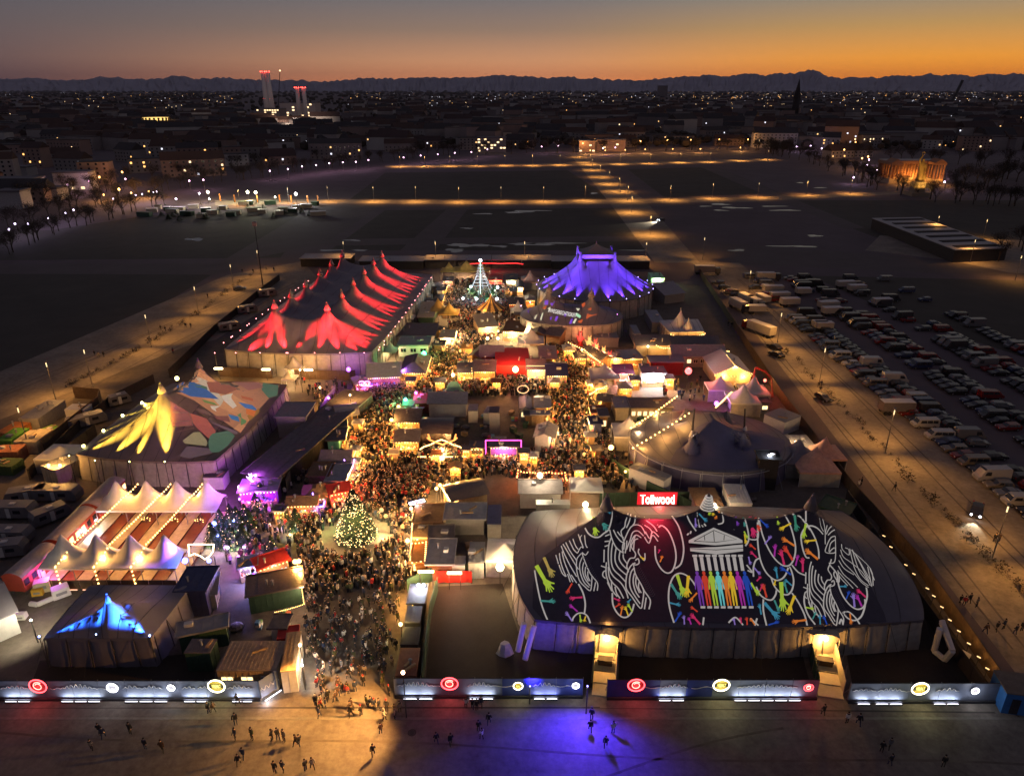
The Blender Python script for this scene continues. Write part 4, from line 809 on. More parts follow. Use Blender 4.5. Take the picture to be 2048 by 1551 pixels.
# ------------------------------------------------------------ front fence with lit artwork panels and neon roundels
m_fblue = M('fence_banner',(.13,.15,.21),rough=.6,var=.12,scale=1.2,bump=.2); m_fblue2 = M('blue_fence_banner',(.03,.045,.22),rough=.6,var=.12)
m_fdark = M('fence_dark',(.03,.03,.04)); m_wire = M('pale_wire_drawing',(.75,.72,.66),rough=.5,var=0)
em_bar = EM('white_light_bar',(.90,.88,1.0),3.0)
FZ0,FZ1 = .35,2.85
rf = random.Random(11)
def fence_run(u0,u1,v,label,panels,bars,wires,discs):
 A = Vector(G(u0,v)); B = Vector(G(u1,v)); d = (B - A); W = d.length; rot = math.atan2(d.y,d.x); t = thing('banner_fence',label,'fence',(A.x,A.y,0),rot)
 def X(u): return (Vector(G(u,v)) - A).dot(d.normalized())
 n = max(1,int(W / 2.9))
 for i in range(n):
  x0,x1 = W * i / n + .015,W * (i + 1) / n - .015; mb = MB(); c = (x0 + x1) / 2; ub = u0 + (u1 - u0) * (i + .5) / n
  mb.box(c,0,FZ0,x1 - x0,.06,FZ1 - FZ0,m_fblue2 if any(a <= ub <= b for a,b in panels) else m_fblue); mb.box(c,0,FZ1,x1 - x0,.1,.05,m_fdark); mb.obj('banner_panel',t)
 mb = MB(); mb.box(W / 2,.0,0.02,W,.5,FZ0 - .03,m_fdark); mb.obj('ballast_plinth',t)
 for i in range(n + 1):
  mb = MB(); x = W * i / n; mb.tube((x,.12,.3),(x,.12,FZ1 + .1),.04,.04,5,m_pole); mb.tube((x,.12,1.9),(x,1.2,.05),.03,.03,4,m_pole); mb.obj('fence_post',t)
 for (a,b) in bars:
  xa,xb = X(a),X(b); k = max(1,int(round((xb - xa) / 1.5)))
  for j in range(k):
   xc = xa + (xb - xa) * (j + .5) / k; ln = (xb - xa) / k * .82; mb = MB(); mb.box(xc,-.42,.12,ln,.08,.08,em_bar); mb.obj('light_bar',t)
   mb = MB(); mb.box(xc,-.52,.05,ln + .1,.05,.16,m_fdark); mb.obj('light_bar_shield',t)
   la = bpy.data.lights.new('bar_light','AREA'); la.shape = 'RECTANGLE'; la.size = ln; la.size_y = .08; la.energy = 34 ; la.color = (.80,.87,1); la.spread = R(150)
   lo = bpy.data.objects.new('bar_light',la); COL.objects.link(lo); lo.parent = t; lo.location = (xc,-.42,.24); lo.rotation_euler = (R(158),0,0)
 mb = MB()
 for (a,b,amp,zig) in wires:
  xa,xb = X(a),X(b); m_ = max(4,int((xb - xa) / (.13 if zig else .35))); pts = []; z0 = 1.75; ph = rf.uniform(0,6)
  for i in range(m_ + 1):
   f = i / m_; x = xa + (xb - xa) * f
   z = z0 + (amp * math.sin(f * math.pi) * (.55 + .45 * (1 if (i // 2) % 2 else -1) * rf.uniform(.5,1)) if zig else amp * math.sin(f * math.pi * 2 + ph) * .5)
   pts.append((x,-.07,z))
  mb.path(pts,.028,4,m_wire)
 if mb.f: mb.obj('wire_drawing',t)
 FENCES.append((t,X)); return t,X
FENCES = []
def roundel(fx,u,z,rx,rz,style,label,text=None,power=60):
 t0,X = fx; x = X(u); rot = t0.rotation_euler.z; p = Vector((t0.location.x,t0.location.y)) + Vector((math.cos(rot),math.sin(rot))) * x - Vector((-math.sin(rot),math.cos(rot))) * .22
 t = thing('neon_roundel',label,'neon sign',(p.x,p.y,0),rot)
 cols = dict(red=((1,.05,.06),(.40,.012,.02)),yellow=((1,.88,.35),(.62,.42,.02)),white=((.92,.92,1),(.7,.7,.8)))[style]
 eR = EM('neon_%s' % style,cols[0] if style != 'yellow' else (1,.93,.6),6 if style != 'white' else 7); eB = EM('neonback_%s' % style,cols[1],.9)
 def ringpts(a,b,y,n=28): return [(a * math.cos(2 * math.pi * i / n),y,z + b * math.sin(2 * math.pi * i / n)) for i in range(n)]
 mb = MB(); mb.poly(ringpts(rx,rz,-.02),eB); mb.poly(ringpts(rx,rz,.08)[::-1],m_fdark)
 r0,r1 = ringpts(rx,rz,-.02),ringpts(rx,rz,.08)
 for i in range(28): mb.poly([r0[i],r1[i],r1[(i + 1) % 28],r0[(i + 1) % 28]],m_fdark)
 mb.obj('disc',t)
 mb = MB(); P_ = ringpts(rx * .96,rz * .96,-.07); mb.path(P_ + [P_[0]],.07 if rx > .6 else .05,6,eR); mb.obj('neon_ring',t,smooth=True)
 if style == 'red':
  mb = MB(); P_ = [(rx * .55 * (1 - .45 * k / 30) * math.cos(.8 + k * .27),-.08,z + rz * .62 * (1 - .45 * k / 30) * math.sin(.8 + k * .27)) for k in range(31)]; mb.path(P_,.05,5,EM('neon_pale_red',(1,.25,.2),4)); mb.obj('neon_swirl',t)
  mb = MB(); mb.box(0,-.06,z - rz * .22,rx * 1.5,.04,rz * .5,M('dark_red_band',(.12,.01,.01))); mb.obj('band',t)
 if text:
  mb = MB(); mb.box(0,-.06,z - rz * .30,rx * 1.75,.03,rz * .62,M('black_band',(.02,.015,.01))); mb.obj('band',t)
  me = text_me(text,rz * .72,EM('sign_letters',(1,.82,.12),1.6),.01,True); o = use(me,'lettering',t,(0,-.10,z),(R(90),0,0),(rx / rz * .62 * 4.6 / max(3,len(text)),1,1))
 if style == 'white':
  mb = MB(); mb.box(0,-.06,z - .06,rx * .9,.03,.16,M('grey_band',(.10,.09,.10))); mb.obj('band',t)
 lamp((p.x,p.y - .45,z - .1),tuple(min(1,c + .05) for c in cols[0]),power,t,size=.2)
 return t
F1 = fence_run(-60,523,1398,'grey lit banner fence along the left part of the forecourt with a wire skyline drawing',[],[(14,66),(126,206),(252,340),(370,420),(466,508)],[(10,66,.5,True),(66,90,.3,False),(108,128,.3,False),(128,200,.7,True),(200,225,.2,False),(252,290,.55,True),(290,330,.5,True),(370,395,.4,True),(400,425,.4,True),(460,508,.6,True)],[])
F2 = fence_run(790,1165,1393,'blue banner fence between the red kiosk and the first tent walkway',[(1000,1165)],[(806,868),(938,988),(1066,1116)],[(796,870,.7,True),(870,900,.25,False),(935,985,.7,True),(985,1025,.2,False),(1065,1110,.6,True),(1112,1140,.2,False)],[])
F3 = fence_run(1213,1632,1396,'blue and grey banner fence between the two tent walkways',[(1213,1320),(1375,1430)],[(1315,1368),(1465,1600)],[(1285,1320,.2,False),(1322,1372,.6,True),(1380,1425,.3,False),(1470,1590,.5,True)],[])
F4 = fence_run(1694,1992,1403,'grey banner fence right of the second tent walkway',[],[(1710,1738),(1746,1802),(1862,1914)],[(1700,1745,.4,True),(1750,1800,.5,True),(1800,1825,.2,False),(1865,1910,.5,True)],[])
roundel(F1,89,2.35,1.0,.98,'red','large red neon roundel, leftmost on the banner fence',None,160)
roundel(F1,235,2.1,.62,.62,'white','white neon roundel right of the leftmost red one')
roundel(F1,351,2.1,.42,.42,'white','smallest white neon roundel left of the yellow one by the office')
roundel(F1,441,2.35,.98,.92,'yellow','yellow neon roundel with black band on the fence by the container office','VIELFALT',160)
roundel(F2,901,2.35,.98,.92,'red','red neon roundel on the blue fence right of the red kiosk',None,160)
roundel(F2,1036,2.0,.55,.55,'yellow','smallest yellow neon roundel on the blue fence left of the first walkway','VIELFALT',60)
roundel(F2,1150,2.05,.4,.4,'white','small white neon roundel beside the first tent walkway')
roundel(F3,1269,2.35,.98,.90,'red','red neon roundel right of the first tent walkway',None,160)
roundel(F3,1437,2.35,.95,.85,'yellow','yellow neon roundel in the middle of the fence below the temple print','VIELFALT',160)
roundel(F3,1610,2.0,.55,.5,'red','small red neon roundel left of the second tent walkway',None,70)
roundel(F4,1829,2.35,.98,.88,'yellow','yellow neon roundel on the fence right of the second walkway','VIELFALT',160)
roundel(F4,1939,2.0,.42,.42,'white','rightmost small white neon roundel near the blue hut')
# short angled end panel by the office
A = Vector(G(524,1399)); B = Vector(G(560,1375)); d = B - A; t = thing('banner_fence','short angled lit banner panel turning in beside the container office','fence',(A.x,A.y,0),math.atan2(d.y,d.x))
mb = MB(); mb.box(d.length / 2,0,.3,d.length,.06,2.6,m_fblue); mb.obj('banner_panel',t); mb = MB(); mb.box(d.length / 2,-.5,.12,d.length * .9,.08,.08,em_bar); mb.obj('light_bar',t)
mb = MB(); mb.path([(d.length * f,-.06,1.5 + .3 * math.sin(f * 25)) for f in [i / 14 for i in range(15)]],.025,4,m_wire); mb.obj('wire_drawing',t)
lamp((A.x + .8,A.y - .4,.5),(.8,.87,1),90,t)
# ------------------------------------------------------------ board walls round the site
def boardwall(name,label,pts,h,mat,cat='fence',step=3.0,px=True,cap=None,th=.08,posts=True,rnd_tilt=0):
 P = [Vector(G(*p)) if px else Vector(p) for p in pts]; c = sum(P,Vector((0,0))) / len(P); t = thing(name,label,cat,(c.x,c.y,0))
 for a,b in zip(P[:-1],P[1:]):
  L_ = (b - a).length; n = max(1,int(round(L_ / step))); rot = math.atan2((b - a).y,(b - a).x)
  for i in range(n):
   m_ = a.lerp(b,(i + .5) / n) - c; mb = MB(); mb.box(m_.x,m_.y,0.02,L_ / n - .04,th,h,mat,rot); mb.box(m_.x,m_.y,h + .02,L_ / n - .04,th + .06,.05,cap or mat,rot); mb.obj('board_panel',t)
 return t
m_gboard = M('green_boards',(.035,.075,.045),rough=.7,var=.25); m_bboard = M('brown_boards',(.10,.065,.04),rough=.8,var=.3); m_kboard = M('black_boards',(.03,.025,.025)); m_grboard = M('grey_boards',(.16,.15,.14))
boardwall('board_fence','long dark brown board fence along the right side of the site',[(2012,1402),(1828,1130),(1700,985),(1560,800),(1490,690),(1398,548)],2.4,m_bboard)
boardwall('board_fence','inner dark screen fence beside the printed tent with amber work lamps',[(1965,1398),(1790,1150),(1690,1000)],2.2,m_kboard)
for i,(u,v) in enumerate(((1768,1070),(1782,1092),(1812,1128),(1828,1146),(1855,1175),(1868,1190),(1884,1212),(1900,1238),(1918,1260),(1938,1285),(1958,1312),(1975,1335))):
 x,y = G(u,v,1.6); t = thing('work_lamp','small amber work lamp on the dark screen fence right of the printed tent','lamp',(x,y,0),0,'amber work lamps right of the printed tent')
 mb = MB(); mb.box(0,0,.02,.06,.06,1.5,m_fix); mb.obj('post',t); mb = MB(); mb.box(0,0,1.5,.42,.1,.1,EM('amber_tube',(1,.6,.25),1.6),rot=-.9); mb.obj('tube',t); lamp((x,y,1.9),WARM,25,t)
boardwall('board_fence','green board fence facing the red banner, behind the empty fenced yard',[(815,1185),(870,1158),(980,1150)],2.3,m_gboard)
boardwall('board_fence','green tall mesh fence on the left side of the empty dark yard',[(845,1375),(862,1230),(876,1180)],2.3,m_gboard)
boardwall('board_fence','green barrier boards in front of the neon lettering',[(1198,1012),(1290,1010),(1400,1010)],2.6,m_gboard)
boardwall('board_fence','dark green board fence by the white round circus tent lorry',[(1222,935),(1300,985),(1400,1030)],2.0,m_gboard)
boardwall('board_fence','dark board fence on the left edge of the site behind the mural tent',[(60,960),(160,860),(230,805),(310,765)],2.2,m_kboard)
boardwall('board_fence','dark board fence between the long red tent and the gravel road',[(340,755),(430,665),(520,590),(560,560)],2.2,m_kboard)
boardwall('board_fence','brown rusty board wall round the skip yard at the left',[(195,870),(120,930),(90,945)],2.6,m_bboard)
boardwall('board_fence','long brown board wall of the skip yard along the road',[(90,905),(200,815),(204,800),(150,795)],2.8,m_bboard)
boardwall('board_fence','white screen wall on the right of the lit passage beside the dark hall',[(575,985),(612,900),(645,830),(672,790)],2.6,m_grboard)
boardwall('board_fence','brown screen with posters in front of the long red tent door, left half',[(440,752),(545,756)],2.4,m_bboard)
boardwall('board_fence','brown screen with posters in front of the long red tent door, right half',[(590,757),(700,760),(712,758)],2.4,m_bboard)
for (u,v,l) in ((437,737,'left end of'),(532,739,'middle of'),(617,740,'right end of')):
 x,y = G(u,v,2.8); t = thing('tube_lamp','bright short tube lamp on the %s the brown poster screen' % l,'lamp',(x,y,0)); mb = MB(); mb.box(0,0,.03,.1,.1,2.7,m_fix); mb.obj('post',t)
 mb = MB(); mb.box(0,0,2.75,2.0,.3,.35,EM('hot_tube',(1,.78,.45),12)); mb.obj('tube',t); lamp((x,y - .8,3.2),WARM,900,t,size=.5)
# blue hut bottom right
x,y = G(2038,1425); t = thing('ticket_hut','blue box hut at the right end of the banner fence','hut',(x,y + 1.4,0),-.18)
mb = MB(); mb.box(0,0,0.03,3.6,3.4,2.9,M('bright_blue_paint',(.03,.14,.42))); mb.obj('wall',t); mb = MB(); mb.box(0,0,2.93,3.8,3.6,.12,M('hut_roof',(.12,.11,.10))); mb.obj('roof',t); mb = MB(); mb.box(-.6,-1.71,.1,.9,.04,2.1,m_fdark); mb.obj('door',t)
# ------------------------------------------------------------ the two canvas walkways into the printed tent
m_mat = M('walkway_floor',(.42,.36,.27),rough=.8,var=.12); m_wcanv = M('walkway_canvas',(.46,.40,.30),rough=.7)
for (ub,vb,ut,vt,lu,lv,wd,lab) in ((1206,1392,1212,1300,1210,1275,2.6,'lit canvas walkway into the left front door of the printed tent'),(1662,1395,1640,1300,1643,1280,2.8,'lit canvas walkway into the right front door of the printed tent')):
 a = Vector(G(ub,vb)); b = Vector(G(ut,vt)); d = b - a; L_ = d.length; t = thing('tent_walkway',lab,'walkway',(a.x,a.y,0),math.atan2(d.y,d.x) - math.pi / 2)
 mb = MB()
 for i in range(4): mb.box(0,L_ * (i + .5) / 4,.03,wd,L_ / 4 - .04,.08 + .09 * i,m_mat)
 mb.obj('floor',t)
 for s_ in (-1,1):
  mb = MB(); mb.box(s_ * wd / 2 * 1.03,L_ * .55,.04,.07,L_ * .88,2.1,m_gboard if s_ < 0 else m_wcanv); mb.obj('side_wall',t)
 mb = MB(); H_ = 3.4
 for i in range(8):
  a0,a1 = math.pi * i / 8,math.pi * (i + 1) / 8
  mb.poly([(wd / 2 * math.cos(a0) * 1.15,L_ * .80,H_ + .5 * math.sin(a0)),(wd / 2 * math.cos(a0) * 1.15,L_ * 1.12,H_ + .9 * math.sin(a0)),(wd / 2 * math.cos(a1) * 1.15,L_ * 1.12,H_ + .9 * math.sin(a1)),(wd / 2 * math.cos(a1) * 1.15,L_ * .80,H_ + .5 * math.sin(a1))],m_wcanv)
 mb.obj('hood',t,smooth=True)
 mb = MB()
 for s_ in (-1,1):
  for yy in (.25,.5,.8,1.08): mb.tube((s_ * wd / 2 * 1.1,L_ * yy,0),(s_ * wd / 2 * 1.1,L_ * yy,3.4),.06,.06,5,m_pole)
 mb.obj('frame_posts',t)
 mb = MB(); mb.box(0,L_ * .66,1.0,wd * .7,.9,.15,m_kboard); mb.box(0,L_ * .66,.1,wd * .66,.7,.9,m_bboard); mb.obj('desk',t)
 mb = MB(); mb.ball(0,L_ * .86,2.95,.34,EM('door_globe',(1,.80,.42),16),10,7); mb.obj('globe_lamp',t,smooth=True)
 w_ = PM(t) @ Vector((0,L_ * .78,2.6)); lamp(w_,WARM,1100,t,size=.3)
 w_ = PM(t) @ Vector((0,L_ * .95,4.6)); lamp(w_,WARM,420,t,size=.3)
# ------------------------------------------------------------ market stalls, huts, containers
m_wood = M('brown_plank',(.17,.095,.05),rough=.8,var=.3,scale=2.5); m_wood2 = M('pale_plank',(.36,.24,.13),rough=.8,var=.25,scale=2.5); m_roofd = M('dark_roof_felt',(.13,.115,.12),rough=.7,var=.25,bump=.3)
m_roofg = M('grey_roof_sheet',(.27,.26,.28),rough=.5,var=.2,bump=.3); m_white = M('white_panel',(.60,.58,.54),rough=.55,var=.12); m_tarp = M('brown_glossy_tarp',(.085,.06,.05),rough=.28,var=.3,scale=3,bump=.8,spec=.7)
m_red = M('red_paint',(.42,.03,.02),rough=.5,var=.15); m_cream = M('cream_roof',(.50,.42,.28),rough=.6,var=.15); m_blueroof = M('blue_roof',(.05,.055,.13),rough=.5); m_teal = M('teal_panel',(.12,.42,.38),rough=.6); m_greenl = M('green_hall_cloth',(.30,.62,.38),rough=.6); m_silver = M('grey_container',(.24,.235,.24),rough=.45,var=.15); m_purp = M('purple_panel',(.20,.05,.30),rough=.6); m_orng = M('orange_paint',(.45,.17,.04),rough=.6); m_terr = M('terracotta',(.24,.09,.05),rough=.7)
GOODS = [M('goods_%d' % i,c,var=0) for i,c in enumerate([(.5,.12,.05),(.6,.45,.12),(.12,.25,.4),(.5,.5,.45),(.2,.35,.12),(.4,.08,.2)])]
rs = random.Random(21)
def stall(q,vF,h,label,name='market_stall',cat='market stall',roof='gable',wall=m_wood,rmat=m_roofd,open_='F',light=WARM,power=420,bulbs=True,rise=None,group=None,depth=None,sign=None,win=None,over=.35,bcol=None,seams=True,nofoot=False,inset=1.0,lights=True):
 (u1,v1,u2,v2) = q; A = Vector(G(u1,v1,h)); B = Vector(G(u2,v2,h)); d = B - A; W = d.length; rot = math.atan2(d.y,d.x)
 nrm = Vector((-math.sin(rot),math.cos(rot))); mid = (A + B) / 2
 if depth is None:
  F_ = Vector(G((u1 + u2) / 2 - ((u1 + u2) / 2 - 1140) * ((v1 - vF) / max(60,v1 - 180)),vF,h + (0 if roof in ('flat','cont') else 0))); depth = max(1.6,(F_ - mid).dot(nrm))
 D = depth; rise = rise if rise is not None else (min(W,D) * .28 if roof not in ('flat','cont') else 0)
 t = thing(name,label,cat,(mid.x,mid.y,0.02),rot,group); c = mid + nrm * D / 2
 if not nofoot: foot(c.x,c.y,rot,W / 2,D / 2)
 i_ = inset if open_ else 0
 x0,x1,y0,y1 = -W / 2 + .05,W / 2 - .05,.05,D - .05
 iw = min(i_,W * .3); idp = min(i_,D * .35)
 if 'L' in open_: x0 += iw
 if 'R' in open_: x1 -= iw
 if 'F' in open_: y0 += idp
 if 'B' in open_: y1 -= idp
 hw = h - .05
 # four walls as separate panels
 th = .1
 for (cx,cy_,sx,sy) in (((x0 + x1) / 2,y0 + th / 2,x1 - x0,th),((x0 + x1) / 2,y1 - th / 2,x1 - x0,th),(x0 + th / 2,(y0 + y1) / 2,th,y1 - y0 - 2 * th - .01),(x1 - th / 2,(y0 + y1) / 2,th,y1 - y0 - 2 * th - .01)):
  mb = MB(); mb.box(cx,cy_,0,sx,sy,hw,wall)
  ax = sx > sy; n_ = max(2,int((sx if ax else sy) / .7))
  for i in range(1,n_):   # battens
   o_ = (i / n_ - .5) * (sx if ax else sy)
   if ax: mb.box(cx + o_,cy_ + (-.07 if cy_ < D / 2 else .07),.02,.07,.04,hw - .06,wall)
   else: mb.box(cx + (-.07 if cx < 0 else .07),cy_ + o_,.02,.04,.07,hw - .06,wall)
  mb.obj('wall',t)
 if win:
  for (s_,n_,lit) in win:
   for i in range(n_):
    m_ = winW if lit == 1 else (winD if lit == 0 else (winW if rs.random() < .6 else winD)); mb = MB()
    if s_ == 'F': xx = -W / 2 + W * (i + .5) / n_; ww = W / n_ * .55; mb.box(xx,-.02 + y0 - .05,h * .38,ww + .16,.05,h * .38,m_white); mb.obj('window_frame',t); mb = MB(); mb.box(xx - ww / 4 - .03,y0 - .12,h * .42,ww / 2 - .06,.04,h * .30,m_); mb.box(xx + ww / 4 + .03,y0 - .12,h * .42,ww / 2 - .06,.04,h * .30,m_)
    else: yy = D * (i + .5) / n_; ww = D / n_ * .55; xx = (x1 + .05 if s_ == 'R' else x0 - .05); mb.box(xx,yy,h * .38,.05,ww + .16,h * .38,m_white); mb.obj('window_frame',t); mb = MB(); mb.box(xx + (.05 if s_ == 'R' else -.05),yy,h * .42,.04,ww,h * .30,m_)
    mb.obj('window_pane',t)
 o = over if roof not in ('cont',) else .0; a,b,c_,e = -W / 2 - o,W / 2 + o,-o,D + o; mb = MB()
 if roof in ('flat','cont'):
  mb.box(0,D / 2,h,b - a,e - c_,.14,rmat)
  if roof == 'flat':
   for (bx,by,sx,sy) in ((0,c_ + .06,b - a,.12),(0,e - .06,b - a,.12),(a + .06,D / 2,.12,e - c_ - .26),(b - .06,D / 2,.12,e - c_ - .26)): mb.box(bx,by,h + .14,sx,sy,.12,rmat)
  else:
   for i in range(int((b - a) / .5)): mb.box(a + .25 + i * .5,D / 2,h + .141,.12,e - c_ - .3,.04,rmat)
 elif roof == 'gable':
  mb.prism([(c_,h - .08),(c_,h + .04),(D / 2,h + rise),(e,h + .04),(e,h - .08),(D / 2,h + rise - .14)],0,1,rmat); k = len(mb.v) - 12
  for i in range(12): p = mb.v[k + i]; mb.v[k + i] = ((a if i < 6 else b),p[0],p[1])
 elif roof == 'gabley':
  mb.prism([(a,h - .08),(a,h + .04),(0,h + rise),(b,h + .04),(b,h - .08),(0,h + rise - .14)],0,1,rmat); k = len(mb.v) - 12
  for i in range(12): p = mb.v[k + i]; mb.v[k + i] = (p[0],(c_ if i < 6 else e),p[1])
 elif roof == 'shed':
  mb.raw([(a,c_,h),(b,c_,h),(b,e,h + rise),(a,e,h + rise),(a,c_,h + .12),(b,c_,h + .12),(b,e,h + rise + .12),(a,e,h + rise + .12)],[(0,3,2,1),(4,5,6,7),(0,1,5,4),(1,2,6,5),(2,3,7,6),(3,0,4,7)],rmat)
 elif roof == 'hip':
  r_ = min(W,D) * .5; pts = [(a,c_),(b,c_),(b,e),(a,e)]; rx = max(0.05,(b - a) / 2 - r_); ry = max(0.05,(e - c_) / 2 - r_)
  mb.prism(pts,h - .05,h + .06,rmat); mb.prism(pts,h + .06,h + .06 + rise,rmat,top=[(-rx,D / 2 - ry),(rx,D / 2 - ry),(rx,D / 2 + ry),(-rx,D / 2 + ry)])
 elif roof == 'vault':
  n_ = 9; V = []
  for i in range(n_ + 1):
   f = i / n_; y_ = c_ + (e - c_) * f; z_ = h + rise * math.sin(math.pi * f) ** .8
   for j in range(9): V.append((a + (b - a) * j / 8,y_,z_ + rs.uniform(-.08,.08)))
  mb.raw(V,[(i * 9 + j,i * 9 + j + 1,(i + 1) * 9 + j + 1,(i + 1) * 9 + j) for i in range(n_) for j in range(8)],rmat)
 mb.obj('roof',t,smooth=(roof == 'vault'))
 if roof in ('gable','gabley'):
  mb = MB(); (mb.box(0,D / 2,h + rise - .02,b - a,.22,.1,rmat) if roof == 'gable' else mb.box(0,D / 2,h + rise - .02,.22,e - c_,.1,rmat)); mb.obj('ridge_cap',t)
  for s_ in (0,1):
   mb = MB()
   if roof == 'gable':
    xx = x0 if s_ == 0 else x1; mb.poly([(xx,y0,hw),(xx,y1,hw),(xx,D / 2,h + rise - .16)],wall)
   else:
    yy = y0 if s_ == 0 else y1; mb.poly([(x0,yy,hw),(x1,yy,hw),(0,yy,h + rise - .16)],wall)
   mb.obj('gable_end',t)
 # open serving sides: counter, goods, eave bulbs, lamps
 bc = bcol or bulbW
 for s_ in open_:
  if s_ in 'FB': ln = W; yy = (.12 if s_ == 'F' else D - .12); P0,P1 = Vector((-W / 2,yy)),Vector((W / 2,yy)); nn = Vector((0,-1 if s_ == 'F' else 1))
  else: ln = D; xx = (-W / 2 + .12 if s_ == 'L' else W / 2 - .12); P0,P1 = Vector((xx,0)),Vector((xx,D)); nn = Vector((-1 if s_ == 'L' else 1,0))
  m_ = (P0 + P1) / 2; r_ = 0 if s_ in 'FB' else math.pi / 2; mb = MB(); q_ = m_ - nn * .12; mb.box(q_.x,q_.y,0,ln * .94,.1,.95,m_wood2,r_); mb.box(q_.x - nn.x * .2,q_.y - nn.y * .2,.96,ln * .94,.62,.07,m_wood2,r_); mb.obj('counter',t)
  mb = MB(); ng = max(3,int(ln / .55))
  for i in range(ng):
   p = P0.lerp(P1,(i + .5) / ng) - nn * .36
   mb.box(p.x,p.y,1.03,.32,.32,rs.uniform(.12,.4),rs.choice(GOODS),rs.uniform(0,1))
  for i in range(ng):
   p = P0.lerp(P1,(i + .5) / ng) - nn * (min(iw if s_ in 'LR' else idp,1) + .05)
   mb.box(p.x,p.y,1.25,.38,.12,rs.uniform(.3,.6),rs.choice(GOODS),r_)
  g_ = mb.obj('goods',t); g_['kind'] = 'stuff'
  for e_ in (0,1):
   p = P0.lerp(P1,.02 if e_ == 0 else .98); mb = MB(); mb.box(p.x,p.y,0,.12,.12,hw,m_wood2); mb.obj('post',t)
  if bulbs:
   nb = max(3,min(18,int(ln / .5)))
   for i in range(nb):
    p = P0.lerp(P1,(i + .5) / nb) + nn * .42; use(bulb_mesh(.095,bc),'bulb',t,(p.x,p.y,h - .12))
  if lights and power:
   nl = 1 if ln < 6.5 else 2
   for i in range(nl):
    p = P0.lerp(P1,(i + .5) / nl) + nn * .55; lamp(PM(t) @ Vector((p.x,p.y,h - .35)),light,3.6 * power / (1 if nl == 1 else 1.5),t,size=.25)
 if not nofoot and roof != 'vault' and W > 2.2:
  for i in range(rs.choice((1,2,2,3))):
   vx,vy = rs.uniform(-.32,.32) * W,rs.uniform(.25,.75) * D; zt = h + (.1 if roof in ('flat','cont') else rise * .55); mb = MB(); k_ = rs.random()
   if k_ < .4: mb.tube((vx,vy,zt - .3),(vx,vy,zt + .75),.13,.13,6,m_silver); mb.tube((vx,vy,zt + .8),(vx,vy,zt + .9),.24,.2,6,m_silver); mb.obj('flue',t)
   elif k_ < .75: mb.box(vx,vy,zt - .2,rs.uniform(.6,1.1),rs.uniform(.5,.9),.65,m_white if rs.random() < .5 else m_roofg,rs.uniform(-.2,.2)); mb.obj('roof_unit',t)
   else: mb.box(vx,vy,zt - .15,rs.uniform(1.2,2.0),.3,.4,m_wood2,rs.uniform(0,1.5)); mb.obj('roof_crate',t)
 if roof == 'flat' and W > 3:
  mb = MB()
  for i in range(1,int(W / 1.2)): mb.box(-W / 2 + W * i / int(W / 1.2),D / 2,h + .141,.05,D * .96,.035,rmat)
  if mb.f: mb.obj('roof_seams',t)['kind'] = 'stuff'
 if sign:
  txt,sc_,col_,es_ = sign; me = text_me(txt,sc_,EM('sign_%s' % txt.lower()[:8],col_,es_),.03,True); use(me,'sign_lettering',t,(0,-.25 - o,h + .35),(R(80),0,0))
 return t
def bulbstring(label,pts,n,r=.1,mat=None,sag=.4,group=None,name='festoon_lights',lightn=0,lcol=WARM,lpow=120):
 """pts are 3-D points; the cable hangs between them"""
 P = [Vector(p) for p in pts]; t = thing(name,label,'string lights',(P[0].x,P[0].y,0),0,group); o = Vector((P[0].x,P[0].y,0)); tot = sum((b - a).length for a,b in zip(P,P[1:])); C = []
 for a,b in zip(P[:-1],P[1:]):
  k = max(2,int(n * (b - a).length / tot))
  for i in range(k + (b is P[-1])):
   f = i / k; p = a.lerp(b,f); p.z -= sag * 4 * f * (1 - f); C.append(p - o)
 mb = MB(); mb.path(C,.02,3,m_fix); mb.obj('cable',t)
 for i,p in enumerate(C): use(bulb_mesh(r,mat or bulbW),'bulb',t,(p.x,p.y,p.z - r))
 for i in range(lightn):
  p = C[int((i + .5) * len(C) / lightn)] + o; lamp((p.x,p.y,p.z - .4),lcol,lpow,t)
 return t
def g3(u,v,z): return (*G(u,v,z),z)
